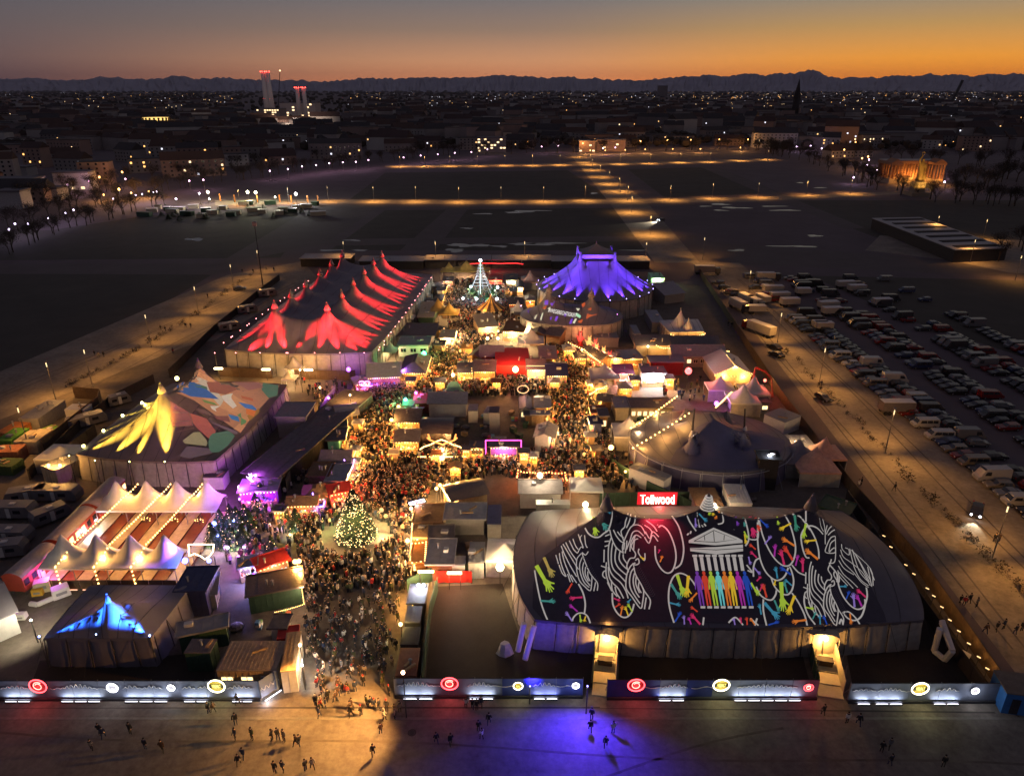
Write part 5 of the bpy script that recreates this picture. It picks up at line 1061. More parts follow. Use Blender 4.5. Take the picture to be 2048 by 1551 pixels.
# (near roof edge in the photo, far roof edge, height, label, options)
ST = [
 ((857,806,932,806),786,3.2,'grey-roofed hall with a white back wall behind the green-lit gable',dict(roof='gable',wall=m_white,rmat=m_roofg,open_='',name='market_hall',cat='hall')),
 ((790,843,838,843),815,2.8,'dark-roofed stall with a bright yellow front, left rim of the middle block',dict(open_='FL',power=600)),
 ((790,882,836,882),857,2.8,'dark stall with glowing left counter below the yellow-fronted one',dict(open_='FL',power=700)),
 ((842,866,902,866),836,3.0,'shiny brown tarpaulin tent in the middle block',dict(roof='vault',rmat=m_tarp,wall=m_tarp,open_='',name='tarp_tent',cat='tent',rise=1.3)),
 ((936,822,955,822),808,2.7,'small white container left of the caravan yard in the middle block',dict(roof='cont',wall=m_white,rmat=m_roofg,open_='',name='container',cat='container')),
 ((966,826,990,828),812,2.4,'low white container with machines on its roof in the middle block',dict(roof='cont',wall=m_white,rmat=m_roofg,open_='',name='container',cat='container')),
 ((978,826,999,826),820,4.8,'tall dark narrow container standing in the middle block yard',dict(roof='cont',wall=m_silver,rmat=m_roofd,open_='',name='container',cat='container',depth=3.2)),
 ((983,886,1013,886),873,2.5,'low grey box container behind the pink-framed bar',dict(roof='cont',wall=m_silver,rmat=m_silver,open_='',name='container',cat='container')),
 ((980,893,1035,893),889,3.2,'bar framed with pink neon tubes on the front of the middle block',dict(roof='flat',wall=m_purp,rmat=m_roofd,open_='F',light=(1,.6,.55),power=420,depth=2.6)),
 ((941,896,966,896),884,2.7,'black food stall with a silver boat sculpture on its roof',dict(roof='flat',wall=m_kboard,rmat=m_roofd,power=250)),
 ((1041,817,1061,817),795,3.0,'narrow blue-grey hut with two lit windows at the back of the middle block',dict(roof='gabley',wall=m_silver,rmat=m_blueroof,open_='',win=[('F',2,1)],name='hut',cat='hut')),
 ((1071,814,1100,814),792,2.9,'grey-roofed wooden stall at the top right of the middle block',dict(rmat=m_roofg,open_='R',power=500)),
 ((1063,829,1098,829),822,2.6,'plain timber-fronted stall with two wall lamps on the right of the middle block',dict(roof='flat',wall=m_wood2,rmat=m_roofg,open_='R',power=480)),
 ((1069,873,1108,876),851,3.2,'stall with a half dark half white gable roof on the right of the middle block',dict(roof='gabley',wall=m_white,rmat=m_roofg,open_='R',light=WHT,power=520)),
 ((1050,830,1066,830),815,2.4,'small brown shed between the blue-grey hut and the timber stall',dict(roof='flat',rmat=m_roofd,open_='')),
 ((828,806,856,806),796,2.5,'salmon-coloured hut beside the green lamp on the left of the middle block',dict(roof='shed',wall=m_terr,rmat=m_terr,open_='L',light=(.3,1,.4),power=260)),
 ((834,798,862,796),788,2.8,'open stall edged with pink and red tubes left of the green gable',dict(roof='flat',wall=m_red,rmat=m_terr,open_='F',light=(1,.15,.4),power=330)),
 ((806,812,824,812),800,2.7,'small green-lit stall on the left tip of the middle block',dict(roof='flat',wall=m_gboard,rmat=m_gboard,open_='L',light=(.2,1,.35),power=420)),
 # second block
 ((960,712,1006,712),692,3.4,'grey-roofed stall with two white globe lamps at the back of the red block',dict(roof='gable',rmat=m_roofg,open_='',power=0)),
 ((936,712,960,715),692,3.2,'dark gabled stall with glowing left side at the back of the red block',dict(roof='gabley',open_='L',power=750)),
 ((948,742,990,742),718,3.2,'long dark shingled stall with lamps under its front eave, left of the red hall',dict(open_='F',power=560)),
 ((915,744,946,744),722,2.9,'dark stall with a bright lamp at its left corner, front left of the red block',dict(open_='FL',power=600)),
 ((1054,738,1091,738),716,3.4,'open bar with two lit picture panels on the front of the red hall',dict(roof='gable',wall=m_wood2,open_='F',power=760,light=(1,.72,.36))),
 ((1094,750,1134,750),724,3.0,'blue-purple roofed stall with a string of lamps down its left slope',dict(rmat=m_blueroof,open_='F',power=420,light=WHT)),
 ((1080,717,1112,717),700,3.0,'cream-roofed stall beside the pale peaked tent in the red block',dict(roof='shed',rmat=m_cream,wall=m_wood2,open_='R',power=420)),
 # around the back
 ((958,655,995,652),636,2.9,'cream-roofed stall attached to the striped carousel roof',dict(roof='shed',rmat=m_cream,wall=m_wood2,open_='F',power=700,light=WHT)),
 ((1006,662,1046,664),642,3.0,'stall outlined with very bright white tubes left of the lettered tent',dict(roof='flat',rmat=m_wood,wall=m_wood2,open_='FLR',power=900,light=WHT,bcol=bulbH)),
 ((1060,668,1090,670),652,3.3,'dark brown chalet with a gabled roof in front of the lettered tent',dict(roof='gabley',wall=m_wood,open_='',win=[('F',2,0)],name='chalet',cat='chalet')),
 ((1092,668,1120,672),655,3.6,'taller dark timber chalet with a white-edged roof in front of the lettered tent',dict(roof='gable',wall=m_wood,open_='',name='chalet',cat='chalet')),
 ((1118,672,1140,666),656,2.6,'low flat kitchen hut right of the dark chalets',dict(roof='flat',wall=m_white,rmat=m_roofd,open_='',name='hut',cat='hut')),
 ((880,676,908,676),660,2.9,'blazing white-lit stall at the mouth of the lane beside the long red tent',dict(roof='flat',rmat=m_cream,wall=m_wood2,open_='FR',power=950,light=WHT,bcol=bulbH)),
 ((796,690,856,690),674,3.2,'long white mobile kitchen with a grey roof right of the long red tent',dict(roof='flat',wall=m_white,rmat=m_roofg,open_='',name='kitchen_trailer',cat='kitchen trailer',win=[('F',3,0)])),
 ((785,672,868,672),647,3.0,'large dark flat-roofed service building right of the long red tent',dict(roof='flat',wall=m_silver,rmat=m_roofd,open_='',name='service_building',cat='building')),
 ((800,745,850,745),712,3.0,'dark stall with a brilliant green lamp at its right corner',dict(roof='hip',open_='FR',power=620)),
 ((735,755,800,752),728,3.0,'grey gabled stall row glowing violet in front of the long red tent',dict(roof='gable',rmat=m_roofg,open_='F',light=(.5,.1,1),power=320)),
 ((712,768,738,764),750,2.6,'small stall with pink neon loops left of the violet row',dict(roof='hip',open_='F',light=(1,.15,.7),power=400)),
 ((842,598,862,598),588,2.6,'white kitchen box beside the fourth side door of the red tent',dict(roof='cont',wall=m_white,rmat=m_roofg,open_='')),
 ((848,612,872,612),600,2.6,'dark box stall beside the striped service yard',dict(roof='flat',wall=m_kboard,open_='')),
 ((836,634,866,634),612,2.6,'green-grey service tent with a cream lid next to the red tent',dict(roof='shed',wall=m_gboard,rmat=m_cream,open_='')),
 ((868,600,884,600),590,2.4,'tiny glowing hut left of the back crowd',dict(roof='hip',open_='R',power=450)),
 ((874,580,890,580),570,2.6,'small cream lit hut near the yellow back tents',dict(roof='flat',wall=m_cream,open_='R',power=300)),
 ((886,562,905,562),552,2.8,'small stall with a violet lamp at the far left of the back row',dict(roof='flat',open_='F',power=350,light=(1,.5,.4))),
 ((1012,560,1034,560),548,2.8,'green and white lit stall at the back right corner of the crowd',dict(roof='flat',wall=m_teal,open_='F',power=700,light=WHT)),
 ((1034,574,1046,574),562,2.8,'small white kiosk by the salmon peaked tent at the back',dict(roof='hip',wall=m_white,open_='F',power=400,light=WHT)),
 ((978,560,1004,560),550,2.6,'red and white striped lit stall at the back of the market',dict(roof='flat',wall=m_red,rmat=m_red,open_='F',power=620,light=(1,.45,.3))),
 ((1030,628,1052,628),612,2.6,'dark brown shed beside the left end of the lettered tent',dict(roof='gable',open_='',win=[('F',1,0)])),
 ((1018,608,1045,608),596,2.6,'dark shed with a small red heart lamp at the back right',dict(roof='gable',open_='F',power=160,light=(1,.2,.1))),
 # right side
 ((1165,700,1200,720),690,2.9,'dark stall behind the diagonal row of red and gold figures',dict(roof='gable',open_='F',power=380,light=(1,.4,.2))),
 ((1222,716,1243,716),706,3.0,'bright yellow-fronted stall on the right of the figures',dict(roof='flat',wall=m_cream,rmat=m_roofg,open_='F',power=620)),
 ((1246,718,1285,716),700,2.9,'grey flat-roofed stall with a small white lamp beside the yellow-fronted one',dict(roof='flat',rmat=m_roofg,open_='F',power=320)),
 ((1229,746,1266,746),736,3.0,'pink-roofed stall glowing magenta on the right side of the lane',dict(roof='shed',rmat=M('pink_roof',(.5,.15,.3)),open_='F',light=(1,.4,.4),power=620)),
 ((1280,736,1302,736),727,3.2,'small grey container between the pink stall and the columned bar',dict(roof='cont',wall=m_silver,rmat=m_roofg,open_='')),
 ((1286,746,1331,746),734,3.6,'glowing white columned bar facing the right square',dict(roof='flat',rmat=m_roofg,wall=m_white,open_='F',light=(.9,.95,1),power=1500,bcol=bulbC)),
 ((1333,758,1348,758),750,2.7,'small orange and blue kiosk right of the white columned bar',dict(roof='flat',wall=m_orng,open_='F',power=480)),
 ((1301,724,1368,724),712,3.4,'long dark red restaurant hut with a grey gutter roof',dict(roof='flat',wall=M('dark_red_wall',(.20,.02,.015)),rmat=m_roofg,open_='',name='restaurant',cat='restaurant')),
 ((1346,712,1452,712),694,3.0,'long grey hall with four lit windows below the string of lamps',dict(roof='gable',wall=m_silver,rmat=m_roofg,open_='',win=[('F',8,2)],name='long_hall',cat='hall')),
 ((1273,690,1345,690),679,3.2,'cream-walled long hall with festoon lights below its roof edge',dict(roof='shed',wall=m_cream,rmat=m_roofd,open_='',name='long_hall',cat='hall')),
 ((1345,688,1440,688),679,3.4,'dark-roofed extension of the festoon-lit hall',dict(roof='shed',wall=m_wood2,rmat=m_roofd,open_='',name='long_hall',cat='hall',nofoot=True)),
 ((1232,815,1258,815),794,3.0,'grey-roofed left section of the long shed behind the circus tent',dict(roof='flat',wall=m_cream,rmat=m_roofg,open_='')),
 ((1262,815,1344,815),797,3.0,'long cream shed with six small lit windows behind the circus tent',dict(roof='flat',wall=m_cream,rmat=m_roofd,open_='',win=[('F',7,1)],name='long_shed',cat='shed')),
 ((1196,800,1222,802),786,2.8,'dark stall with a lit hatch at the left end of the long shed',dict(roof='gable',open_='L',power=520)),
 ((1184,826,1212,826),812,2.8,'terracotta-topped dark stall on the right side of the lane',dict(roof='flat',wall=m_wood,rmat=m_terr,open_='L',power=520)),
 ((1182,848,1204,848),834,2.8,'small blue stall with a white lamp on the right side of the lane',dict(roof='flat',wall=m_blueroof,rmat=m_blueroof,open_='L',light=WHT,power=520)),
 ((1200,832,1216,832),818,3.6,'tall narrow kiosk with a lit lantern window on the right of the lane',dict(roof='flat',wall=m_wood,open_='',win=[('F',1,1)])),
 ((1190,775,1214,775),762,2.8,'stall with warm bulbs round its awning north of the terracotta one',dict(roof='hip',rmat=m_cream,open_='FL',power=560)),
 # left of main lane, by the lit passage
 ((676,834,716,828),806,2.8,'curved grey-roofed stall with a blazing white corner on the left of the lane',dict(roof='vault',rmat=m_roofg,open_='R',light=WHT,power=900,bcol=bulbH)),
 ((672,854,692,852),836,2.8,'dark stall with orange and yellow hatch below the curved-roofed one',dict(roof='flat',open_='R',power=620)),
 ((654,881,688,879),857,2.8,'dark stall with a turquoise front on the left of the lane',dict(roof='flat',wall=m_teal,rmat=m_roofd,open_='R',power=520)),
 ((640,924,698,924),900,2.8,'brown pitched stall with small cream awning left of the lane',dict(roof='gable',open_='R',power=620)),
 ((616,952,655,952),926,2.8,'dark brown flat stall at the lower left of the lane',dict(roof='flat',rmat=m_wood,open_='')),
 ((652,962,688,962),930,2.8,'grey-planked stall with blazing orange flames at its right corner',dict(roof='flat',rmat=m_roofg,open_='R',light=(1,.5,.15),power=1100,bcol=bulbH)),
 ((605,998,650,994),968,2.8,'dark hipped wooden hut with an orange front left of the red-curtained stall',dict(roof='hip',rmat=m_wood,open_='F',power=330)),
 ((660,988,700,980),970,2.7,'stall hung with glowing red curtains above the big Christmas tree',dict(roof='shed',rmat=m_red,wall=m_red,open_='FR',light=(1,.12,.05),power=700)),
 ((574,1010,632,1008),990,2.7,'low dark wooden hut with a row of orange bulbs left of the Christmas tree',dict(roof='gable',rmat=m_wood,open_='F',light=(1,.45,.12),power=260)),
 # lower right column of the lane
 ((904,1000,975,985),958,3.0,'big dark tarp-roofed stall with blazing orange left corner below the crossing',dict(roof='vault',rmat=m_tarp,wall=m_wood2,open_='L',light=(1,.55,.18),power=1300,bcol=bulbH,rise=.8)),
 ((890,1038,968,1038),1008,2.9,'wide grey flat roof in the column left of the printed tent',dict(roof='flat',wall=m_silver,rmat=m_roofg,open_='')),
 ((974,1048,1002,1048),1010,2.9,'blue-grey topped container right of the wide grey roof',dict(roof='cont',wall=m_silver,rmat=m_blueroof,open_='',name='container',cat='container')),
 ((828,1044,880,1044),1010,2.8,'corrugated brown stall with bulbs down its left edge',dict(roof='flat',rmat=m_wood,open_='L',power=620,light=(1,.55,.2))),
 ((826,1074,856,1074),1048,2.6,'small panelled brown stall second down the bulb-lined column',dict(roof='flat',rmat=m_wood2,open_='L',power=520,light=(1,.55,.2))),
 ((860,1078,905,1076),1052,2.8,'dark box hut behind the panelled brown stall',dict(roof='flat',open_='')),
 ((822,1124,852,1124),1086,2.7,'slatted orange stall edged with bulbs at the lower end of the column',dict(roof='flat',wall=m_orng,rmat=m_orng,open_='L',power=800,light=(1,.5,.15))),
 ((854,1128,904,1128),1080,2.9,'grey and rust roofed hut right of the slatted orange stall',dict(roof='flat',wall=m_terr,rmat=m_roofg,open_='')),
 ((900,1130,930,1130),1112,2.4,'small white container behind the red banner',dict(roof='cont',wall=m_white,rmat=m_silver,open_='')),
 ((936,1126,968,1126),1084,2.6,'white container with a dark red and blue painted roof near the printed tent',dict(roof='cont',wall=m_white,rmat=m_silver,open_='',name='container',cat='container')),
 ((1040,985,1122,985),958,3.0,'dark gabled shed with a blazing lamp on its ridge above the printed tent',dict(roof='gable',wall=m_white,rmat=m_roofd,open_='',name='shed',cat='shed')),
 ((1072,1010,1140,1010),1000,2.6,'low dark storage container behind the printed tent',dict(roof='cont',wall=m_silver,rmat=m_silver,open_='',name='container',cat='container')),
 ((818,1205,846,1205),1172,2.6,'dark kiosk with twin white lamps and a lit counter at the lane bottom',dict(roof='flat',rmat=m_roofd,open_='L',power=520)),
 ((808,1245,840,1245),1212,2.6,'plain dark box kiosk above the unlit one at the lane bottom',dict(roof='cont',wall=m_kboard,rmat=m_roofd,open_='')),
 ((800,1290,836,1290),1254,2.6,'unlit black kiosk with a small gold lamp at the lane bottom',dict(roof='cont',wall=m_kboard,rmat=m_kboard,open_='')),
 ((790,1352,832,1352),1296,2.6,'rust-red kiosk at the end of the blue fence by the entrance',dict(roof='cont',wall=m_terr,rmat=m_terr,open_='',name='kiosk',cat='kiosk')),
 # lower left cluster
 ((432,1342,552,1342),1282,2.9,'container office with an amber-lit flat roof and three front windows by the entrance',dict(roof='cont',wall=m_wood2,rmat=M('office_roof',(.26,.20,.15),rough=.5),open_='',win=[('F',3,2)],name='container_office',cat='office')),
 ((560,1344,592,1340),1284,3.2,'blue and white gatehouse at the right end of the container office',dict(roof='cont',wall=m_white,rmat=m_wood2,open_='',name='gatehouse',cat='gatehouse',depth=6.5)),
 ((356,1272,452,1252),1234,3.0,'long grey flat-roofed unit with a dark slot front left of the office',dict(roof='flat',wall=m_gboard,rmat=m_silver,open_='',name='service_building',cat='building')),
 ((368,1306,420,1306),1278,2.8,'dark van-like unit with red tail lamps left of the container office',dict(roof='cont',wall=m_gboard,rmat=m_roofd,open_='')),
 ((495,1192,603,1172),1140,3.0,'big stall with shiny black plastic roof outlined by a light cable',dict(roof='flat',rmat=m_tarp,wall=m_gboard,open_='',power=0,name='plastic_roofed_stall')),
 ((478,1136,512,1130),1112,2.7,'small metal-grey hut with a blue neon edge left of the red neon bar',dict(roof='flat',rmat=m_roofg,open_='FR',light=(.3,.3,1),power=380)),
 ((516,1138,576,1118),1098,2.8,'bar with a red neon roof strip and white bulbs near the glowing spruces',dict(roof='flat',rmat=m_red,wall=m_wood,open_='F',light=(1,.5,.3),power=420)),
 ((352,1182,410,1180),1136,4.2,'tall dark blue-lit box tower beside the curling pavilion',dict(roof='flat',wall=m_blueroof,rmat=m_blueroof,open_='',name='ticket_tower',cat='tower')),
 ((405,1190,430,1186),1150,2.6,'lilac pitched shelter right of the blue box tower',dict(roof='shed',wall=m_silver,rmat=m_silver,open_='')),
 ((540,1255,570,1255),1232,2.4,'small white and blue shed in the yard behind the container office',dict(roof='flat',wall=m_white,rmat=m_roofd,open_='')),
 ((560,1276,592,1272),1262,2.2,'bright red low hut in the yard behind the gatehouse',dict(roof='flat',wall=m_red,rmat=m_red,open_='')),
 ((405,955,445,955),938,2.4,'white box container at the foot of the mural tent wall',dict(roof='cont',wall=m_white,rmat=m_roofd,open_='',name='container',cat='container')),
 # long dark hall beside the mural tent
 ((486,945,555,955),800,3.4,'long dark hall with a row of blue-white lamps down its right side',dict(roof='flat',wall=m_kboard,rmat=m_roofd,open_='',name='dark_hall',cat='hall',depth=38)),
 ((552,834,610,834),800,4.6,'raised grey roof box with two amber skylights on the dark hall',dict(roof='flat',wall=m_silver,rmat=m_roofg,open_='',nofoot=True,depth=7)),
 # right edge, circus service
 ((1528,828,1570,845),805,3.0,'grey slatted container beside the small white peaked tents',dict(roof='cont',wall=m_white,rmat=m_silver,open_='',name='container',cat='container')),
 ((1590,898,1636,898),870,3.0,'white container with a lamp on the road side of the circus tent',dict(roof='cont',wall=m_white,rmat=m_silver,open_='',name='container',cat='container')),
 ((1460,1006,1505,1008),968,3.2,'tall white box trailer behind the circus tent and the printed tent',dict(roof='cont',wall=m_white,rmat=m_white,open_='',name='trailer',cat='trailer')),
 ((1392,1012,1448,1012),975,2.8,'dim grey container left of the tall white box trailer',dict(roof='cont',wall=m_silver,rmat=m_wood,open_='',name='container',cat='container')),
 ((1640,1012,1695,1030),992,2.6,'green board bar with people inside next to the right board fence',dict(roof='',wall=m_gboard,rmat=m_gboard,open_='',name='bar_enclosure',cat='bar')),
 ((1268,668,1282,668),650,2.8,'small lilac box trailer behind the lettered tent',dict(roof='cont',wall=m_white,rmat=m_silver,open_='',name='trailer',cat='trailer')),
 ((1188,676,1238,676),664,2.6,'long pale container at the foot of the lettered tent',dict(roof='cont',wall=m_silver,rmat=m_silver,open_='',name='container',cat='container')),
 ((1304,645,1330,645),620,2.8,'dim grey container between the big top and the pale marquee',dict(roof='cont',wall=m_silver,rmat=m_silver,open_='',name='container',cat='container')),
 ((1330,590,1370,585),562,3.0,'bluish workshop tent between the big top and the right road',dict(roof='gable',wall=m_silver,rmat=m_silver,open_='')),
 ((1304,556,1330,556),545,2.8,'bright green lit unit right behind the big top',dict(roof='cont',wall=m_greenl,rmat=m_greenl,open_='F',power=500,light=(.8,1,.6))),
 ((1468,805,1540,805),790,2.6,'dark-roofed shed with two bright windows north of the white peaked tents',dict(roof='flat',wall=m_silver,rmat=m_roofd,open_='',win=[('F',4,2)])),
]
for (u,v,w,l,o,c_) in ((1010,700,16,'tiny lit stall behind the white globe lamps','F',0),(925,696,18,'tiny gold-lit stall left of the globe lamp roof','L',1),(868,690,20,'small brown stall between the kitchen trailer and the lane','R',0),(870,660,14,'narrow lit booth by the gold peaked tents','R',1),(884,620,16,'small booth on the left rim of the far square','R',0),(868,572,14,'lit booth beside the farthest door canopy','R',1),
 (1044,560,14,'small glowing booth at the right end of the back row','F',1),(1020,582,14,'small booth under the light-ring tree, right','L',0),(1052,600,18,'dim booth in front of the salmon tent','F',0),(1128,700,22,'small booth at the start of the figure row','F',1),(1150,716,22,'dark lit booth inside the right crowd','LF',0),(1196,742,18,'gold booth below the carnival figures','L',1),(1262,760,18,'booth between the pink stall and the white bar','F',1),(1176,768,16,'small corner booth on the cross lane right','L',0),
 (1240,776,24,'cream arched booth on the right cross lane','F',1),(1172,872,18,'small lit booth beside the circus tent lane','L',1),(1186,900,16,'orange-lit booth left of the white canopy','L',0),(706,846,16,'yellow booth on the left lane between the curved and turquoise stalls','R',1),(700,900,18,'white-lit booth on the left lane above the violet zigzag','R',1),(700,924,16,'small booth right of the brown pitched stall','R',0),(640,978,20,'booth behind the red-curtained stall','F',0),(548,1022,18,'orange-lit hut among the small spruces','F',0),
 (865,908,14,'tiny booth left of the antler stall','F',1),(926,900,12,'tiny booth between the antler stall and the boat stall','F',0),(1040,906,16,'small booth right of the pink-framed bar','F',1),(1060,912,14,'last small booth on the front of the middle block','F',0),(870,764,18,'booth on the cross lane left of the green gable','F',1),(1100,764,18,'lit booth on the cross lane right of the striped kiosk','F',1),(812,762,16,'booth on the cross lane by the lilac lamp','F',0),(985,764,16,'lit booth on the cross lane below the firelight','F',1),(900,935,20,'small bar hut at the front of the crossing','F',1),(1150,940,18,'hot drinks hut at the right of the crossing','F',1),(780,905,14,'round corner booth at the lane fork','L',1)):
 ST.append(((u,v,u + w,v),v - w * .45,2.6,l,dict(roof=('hip','gable','flat','gabley')[int(u + v) % 4],rmat=(m_roofg,m_cream,m_roofd,m_wood)[int(u * 3 + v) % 4],wall=(m_wood,m_wood2)[c_],open_=o,power=260)))
NM = {}
for (q,vF,h,lab,kw) in ST:
 if kw.get('roof') == '':
  kw = dict(kw); kw['roof'] = 'flat'
 NM[lab] = stall(q,vF,h,lab,**kw)
# ------------------------------------------------------------ features of the market
def glowlamp(label,u,v,z,col,es,r,power,post=True,name='globe_lamp',cat='lamp',group=None):
 x,y = G(u,v,z); t = thing(name,label,cat,(x,y,0),0,group)
 if post: mb = MB(); mb.tube((0,0,.02),(0,0,z - r),.06,.05,6,m_fix); mb.obj('post',t)
 mb = MB(); mb.ball(0,0,z,r,EM('g_%d_%d_%d_%d' % (col[0] * 99,col[1] * 99,col[2] * 99,es),tuple(min(1,.04 + c) for c in col),min(es,8) * (.6 if col[0] > .9 and col[2] < .1 else 1)),8,6); mb.obj('globe',t,smooth=True)
 lamp((x,y - .25,z + r + .25),col,power,t,size=.25); return t
for a in (('hot white globe lamp on the left of the grey-roofed stall ridge',975,676,4.6,WHT,20,.38,1500),('hot white globe lamp on the right of the grey-roofed stall ridge',996,676,4.6,WHT,20,.38,1500),
          ('white globe lamp at the front left of the dark shingled stall',906,749,3.2,WHT,22,.42,1600),('blazing white lamp on the ridge of the dark gabled shed',1080,950,5.2,(1,.8,.5),24,.5,3000),
          ('big red glowing ball lamp over the right square',1377,741,5.5,(1,.05,.05),9,.8,2600),('blazing firelight lamp in the red hall front',1031,738,3.8,(1,.45,.2),26,.75,5000),
          ('green glowing lamp on the stall corner right of the red tent',848,706,3.4,(.05,1,.3),12,.6,1900),('green glowing lamp at the left tip of the middle block',811,799,3.0,(.1,1,.35),12,.42,900),
          ('magenta glowing lamp above the pink-edged stall',832,785,3.8,(1,.1,.8),12,.3,500),('warm lamp on the left corner of the yellow-fronted stall',783,839,3.0,WARM,20,.36,1000),('small warm tube lamp above the yellow-fronted stall',797,812,3.0,WARM,16,.3,500),
          ('violet glowing lamp by the poster screen corner',697,738,3.4,(.35,.05,1),16,.5,800),('white globe lamp by the round tent canopy',1222,894,3.6,WARM,22,.5,1600),('small white lamp on the rim of the circus tent',1276,868,3.8,WHT,20,.35,900),
          ('orange lamp beside the bulb-lined column halfway down',815,1080,3.0,WARM,20,.34,900),('upper orange lamp beside the bulb-lined column',822,1016,3.0,WARM,18,.3,700),('orange lamp left of the tarp-roofed stall corner, nearer one',873,976,3.2,AMB,20,.3,900),('orange lamp left of the tarp-roofed stall corner, farther one',880,969,3.2,AMB,20,.28,700),
          ('bright yellow lamp on the small tent next to the printed tent',1000,1133,3.0,(1,.72,.35),24,.6,2600),('left of two white lamps on the dark kiosk',837,1169,3.2,COOL,20,.26,500),('right of two white lamps on the dark kiosk',847,1169,3.2,COOL,20,.26,500),('small gold lamp on the unlit black kiosk',801,1247,2.9,(1,.7,.2),14,.25,300),
          ('white lamp under the clear canopy at the top of the printed tent',1171,1008,3.6,(1,.75,.4),22,.5,1200),('white lamp right of the striped mast cap',1428,1010,3.8,(1,.72,.4),22,.45,1200),('pair of yellow lamps at the corner of the shiny plastic roof, left one',590,1122,3.4,WARM,22,.34,900),('pair of yellow lamps at the corner of the shiny plastic roof, right one',598,1121,3.4,WARM,22,.34,900),
          ('yellow lamp below the pair beside the shiny plastic roof',601,1137,3.2,WARM,18,.28,600),('blue glowing lamp left of the light-chain frame',370,1120,3.6,(.1,.15,1),18,.42,700),('blue glowing lamp right of the light-chain frame',418,1120,3.6,(.1,.15,1),18,.32,500),('blue lamp at the right end of the curling rink',428,1046,3.0,(.1,.15,1),16,.36,1000),
          ('green lamp at the foot of the big Christmas tree',679,1058,1.0,(.05,1,.2),16,.34,900),('green floodlamp behind the big Christmas tree',742,1050,1.0,(.05,1,.2),6,.2,700),('violet lamp on the purple shed beside the dark hall',511,950,3.5,(.6,.1,1),20,.3,900),('purple tube lamp at the end of the passage fence',657,795,2.5,(.5,.1,1),16,.3,500),
          ('violet lamp on the square left of the market lane',565,788,3,(.1,.2,1),14,.25,500),('cream lamp on the right gable wall near the circus road',1592,884,3.4,WHT,20,.35,900),('white lamp on the top of the black speaker tower',1539,912,6.0,COOL,8,.4,200),('violet lamp under the small tent beside the right square',1433,806,2.0,(.5,.05,1),14,.5,700),
          ('magenta lamp among the crowd near the violet stalls',716,762,2.4,(1,.1,.7),12,.3,500),('orange lamp in the yard of the long shed',1330,968,1.5,AMB,16,.22,900),('orange tube on the lorry yard fence',1251,942,1.8,AMB,16,.22,800),('red lamp on the lifting frame by the right road',1530,760,5.0,(1,.1,.05),10,.35,900),('warm lamp in front of the cream-walled long hall',1296,692,3.4,WHT,18,.3,600),
          ('lilac lamp on the front of the violet stall row',806,742,3.2,(.45,.15,1),18,.42,900),('warm lamp at the left tent door of the mural tent',120,930,3.4,WARM,18,.3,1100),('second warm lamp at the left door of the mural tent',97,930,3.4,WARM,18,.3,700)):
 glowlamp(*a)
# the lamp under each side canopy of the red tent
for i,(u,v) in enumerate(((856,560),(841,580),(826,604),(812,624),(775,688),(582,720))):
 x,y = G(u,v,4.4); canopy('door_canopy','small lit peaked door canopy on the red tent, %s' % ['farthest back','second from the back','third from the back','fourth from the back','nearest the front corner','in the middle of its front wall'][i],'canopy',x + .6,y,3.8,3.8,3.1,5.6,-AX,m_twhite,light=(WHT,1500))
CAN = [
 ('tent_canopy','white peaked canopy on the left rim of the circus tent',(1258,896),6.2,6.2,3.2,6.4,'F',900),('tent_canopy','left one of two small white peaked tents behind the circus tent',(1487,828),6.5,6.5,3.2,6.6,'FR',500),('tent_canopy','right one of two small white peaked tents behind the circus tent',(1508,812),6.0,6.0,3.4,6.8,'FR',420),
 ('tent_canopy','large dim peaked tent at the right edge of the circus tent',(1598,948),7.6,7.6,3.0,6.4,'F',0),('tent_canopy','pinkish peaked tent nearest the right board fence',(1632,966),7.2,7.0,3.0,6.6,'FR',0),('tent_canopy','back pinkish peaked tent beside the right board fence',(1650,940),6.4,6.0,3.0,6.2,'R',0),
 ('tent_canopy','pale peaked tent in the middle of the red block',(1062,705),7.0,7.0,3.2,6.6,'',1500),('tent_canopy','gold peaked tent pair, left one, beside the red tent yard',(876,640),6.0,7.0,3.2,6.6,'',700),('tent_canopy','gold peaked tent pair, right one, beside the red tent yard',(898,646),6.0,6.0,3.2,6.2,'',1100),
 ('tent_canopy','salmon peaked tent left of the purple big top',(1060,578),6.5,6.5,3.0,6.6,'F',700),('tent_canopy','small pointed lit tent at the left tip of the lettered tent',(1036,640),4.6,4.6,3.0,6.2,'',900),('tent_canopy','yellow peaked tent at the back left of the market',(898,556),6,6,3.0,5.8,'',1300),
 ('tent_canopy','wide yellow peaked tent in the middle of the back row',(933,556),10,8,3.0,6.4,'',2400),('tent_canopy','yellow peaked tent behind the light-chain tree',(963,556),6,6,3.0,5.8,'',1300),('tent_canopy','pale low peaked tent beside the lane, right, north of the sheds',(1209,775),7,7,3.0,5.4,'',700),
 ('tent_canopy','violet-lit small tent with a slanting bulb line by the right square',(1440,800),6,5,3.0,5.6,'F',0),('tent_canopy','cream tent side room at the left door of the mural tent',(118,940),6.5,6,3.0,4.4,'F',1200),('tent_canopy','small lit canopy at the door corner of the mural tent',(580,778),3.2,3.2,2.8,5.0,'',1000),
 ('tent_canopy','small white tent beside the printed tent, by the green yard fence',(1010,1145),5.4,5.4,3.0,4.2,'F',1500),('gate_tower','small white and blue lit gate tower with a pointed roof before the lettered tent',(1158,672),3.6,3.6,4.0,7.0,'',1300),('tent_canopy','glass-clear canopy with a lamp behind the printed tent',(1172,1006),5.6,4.6,3.0,4.2,'',600)]
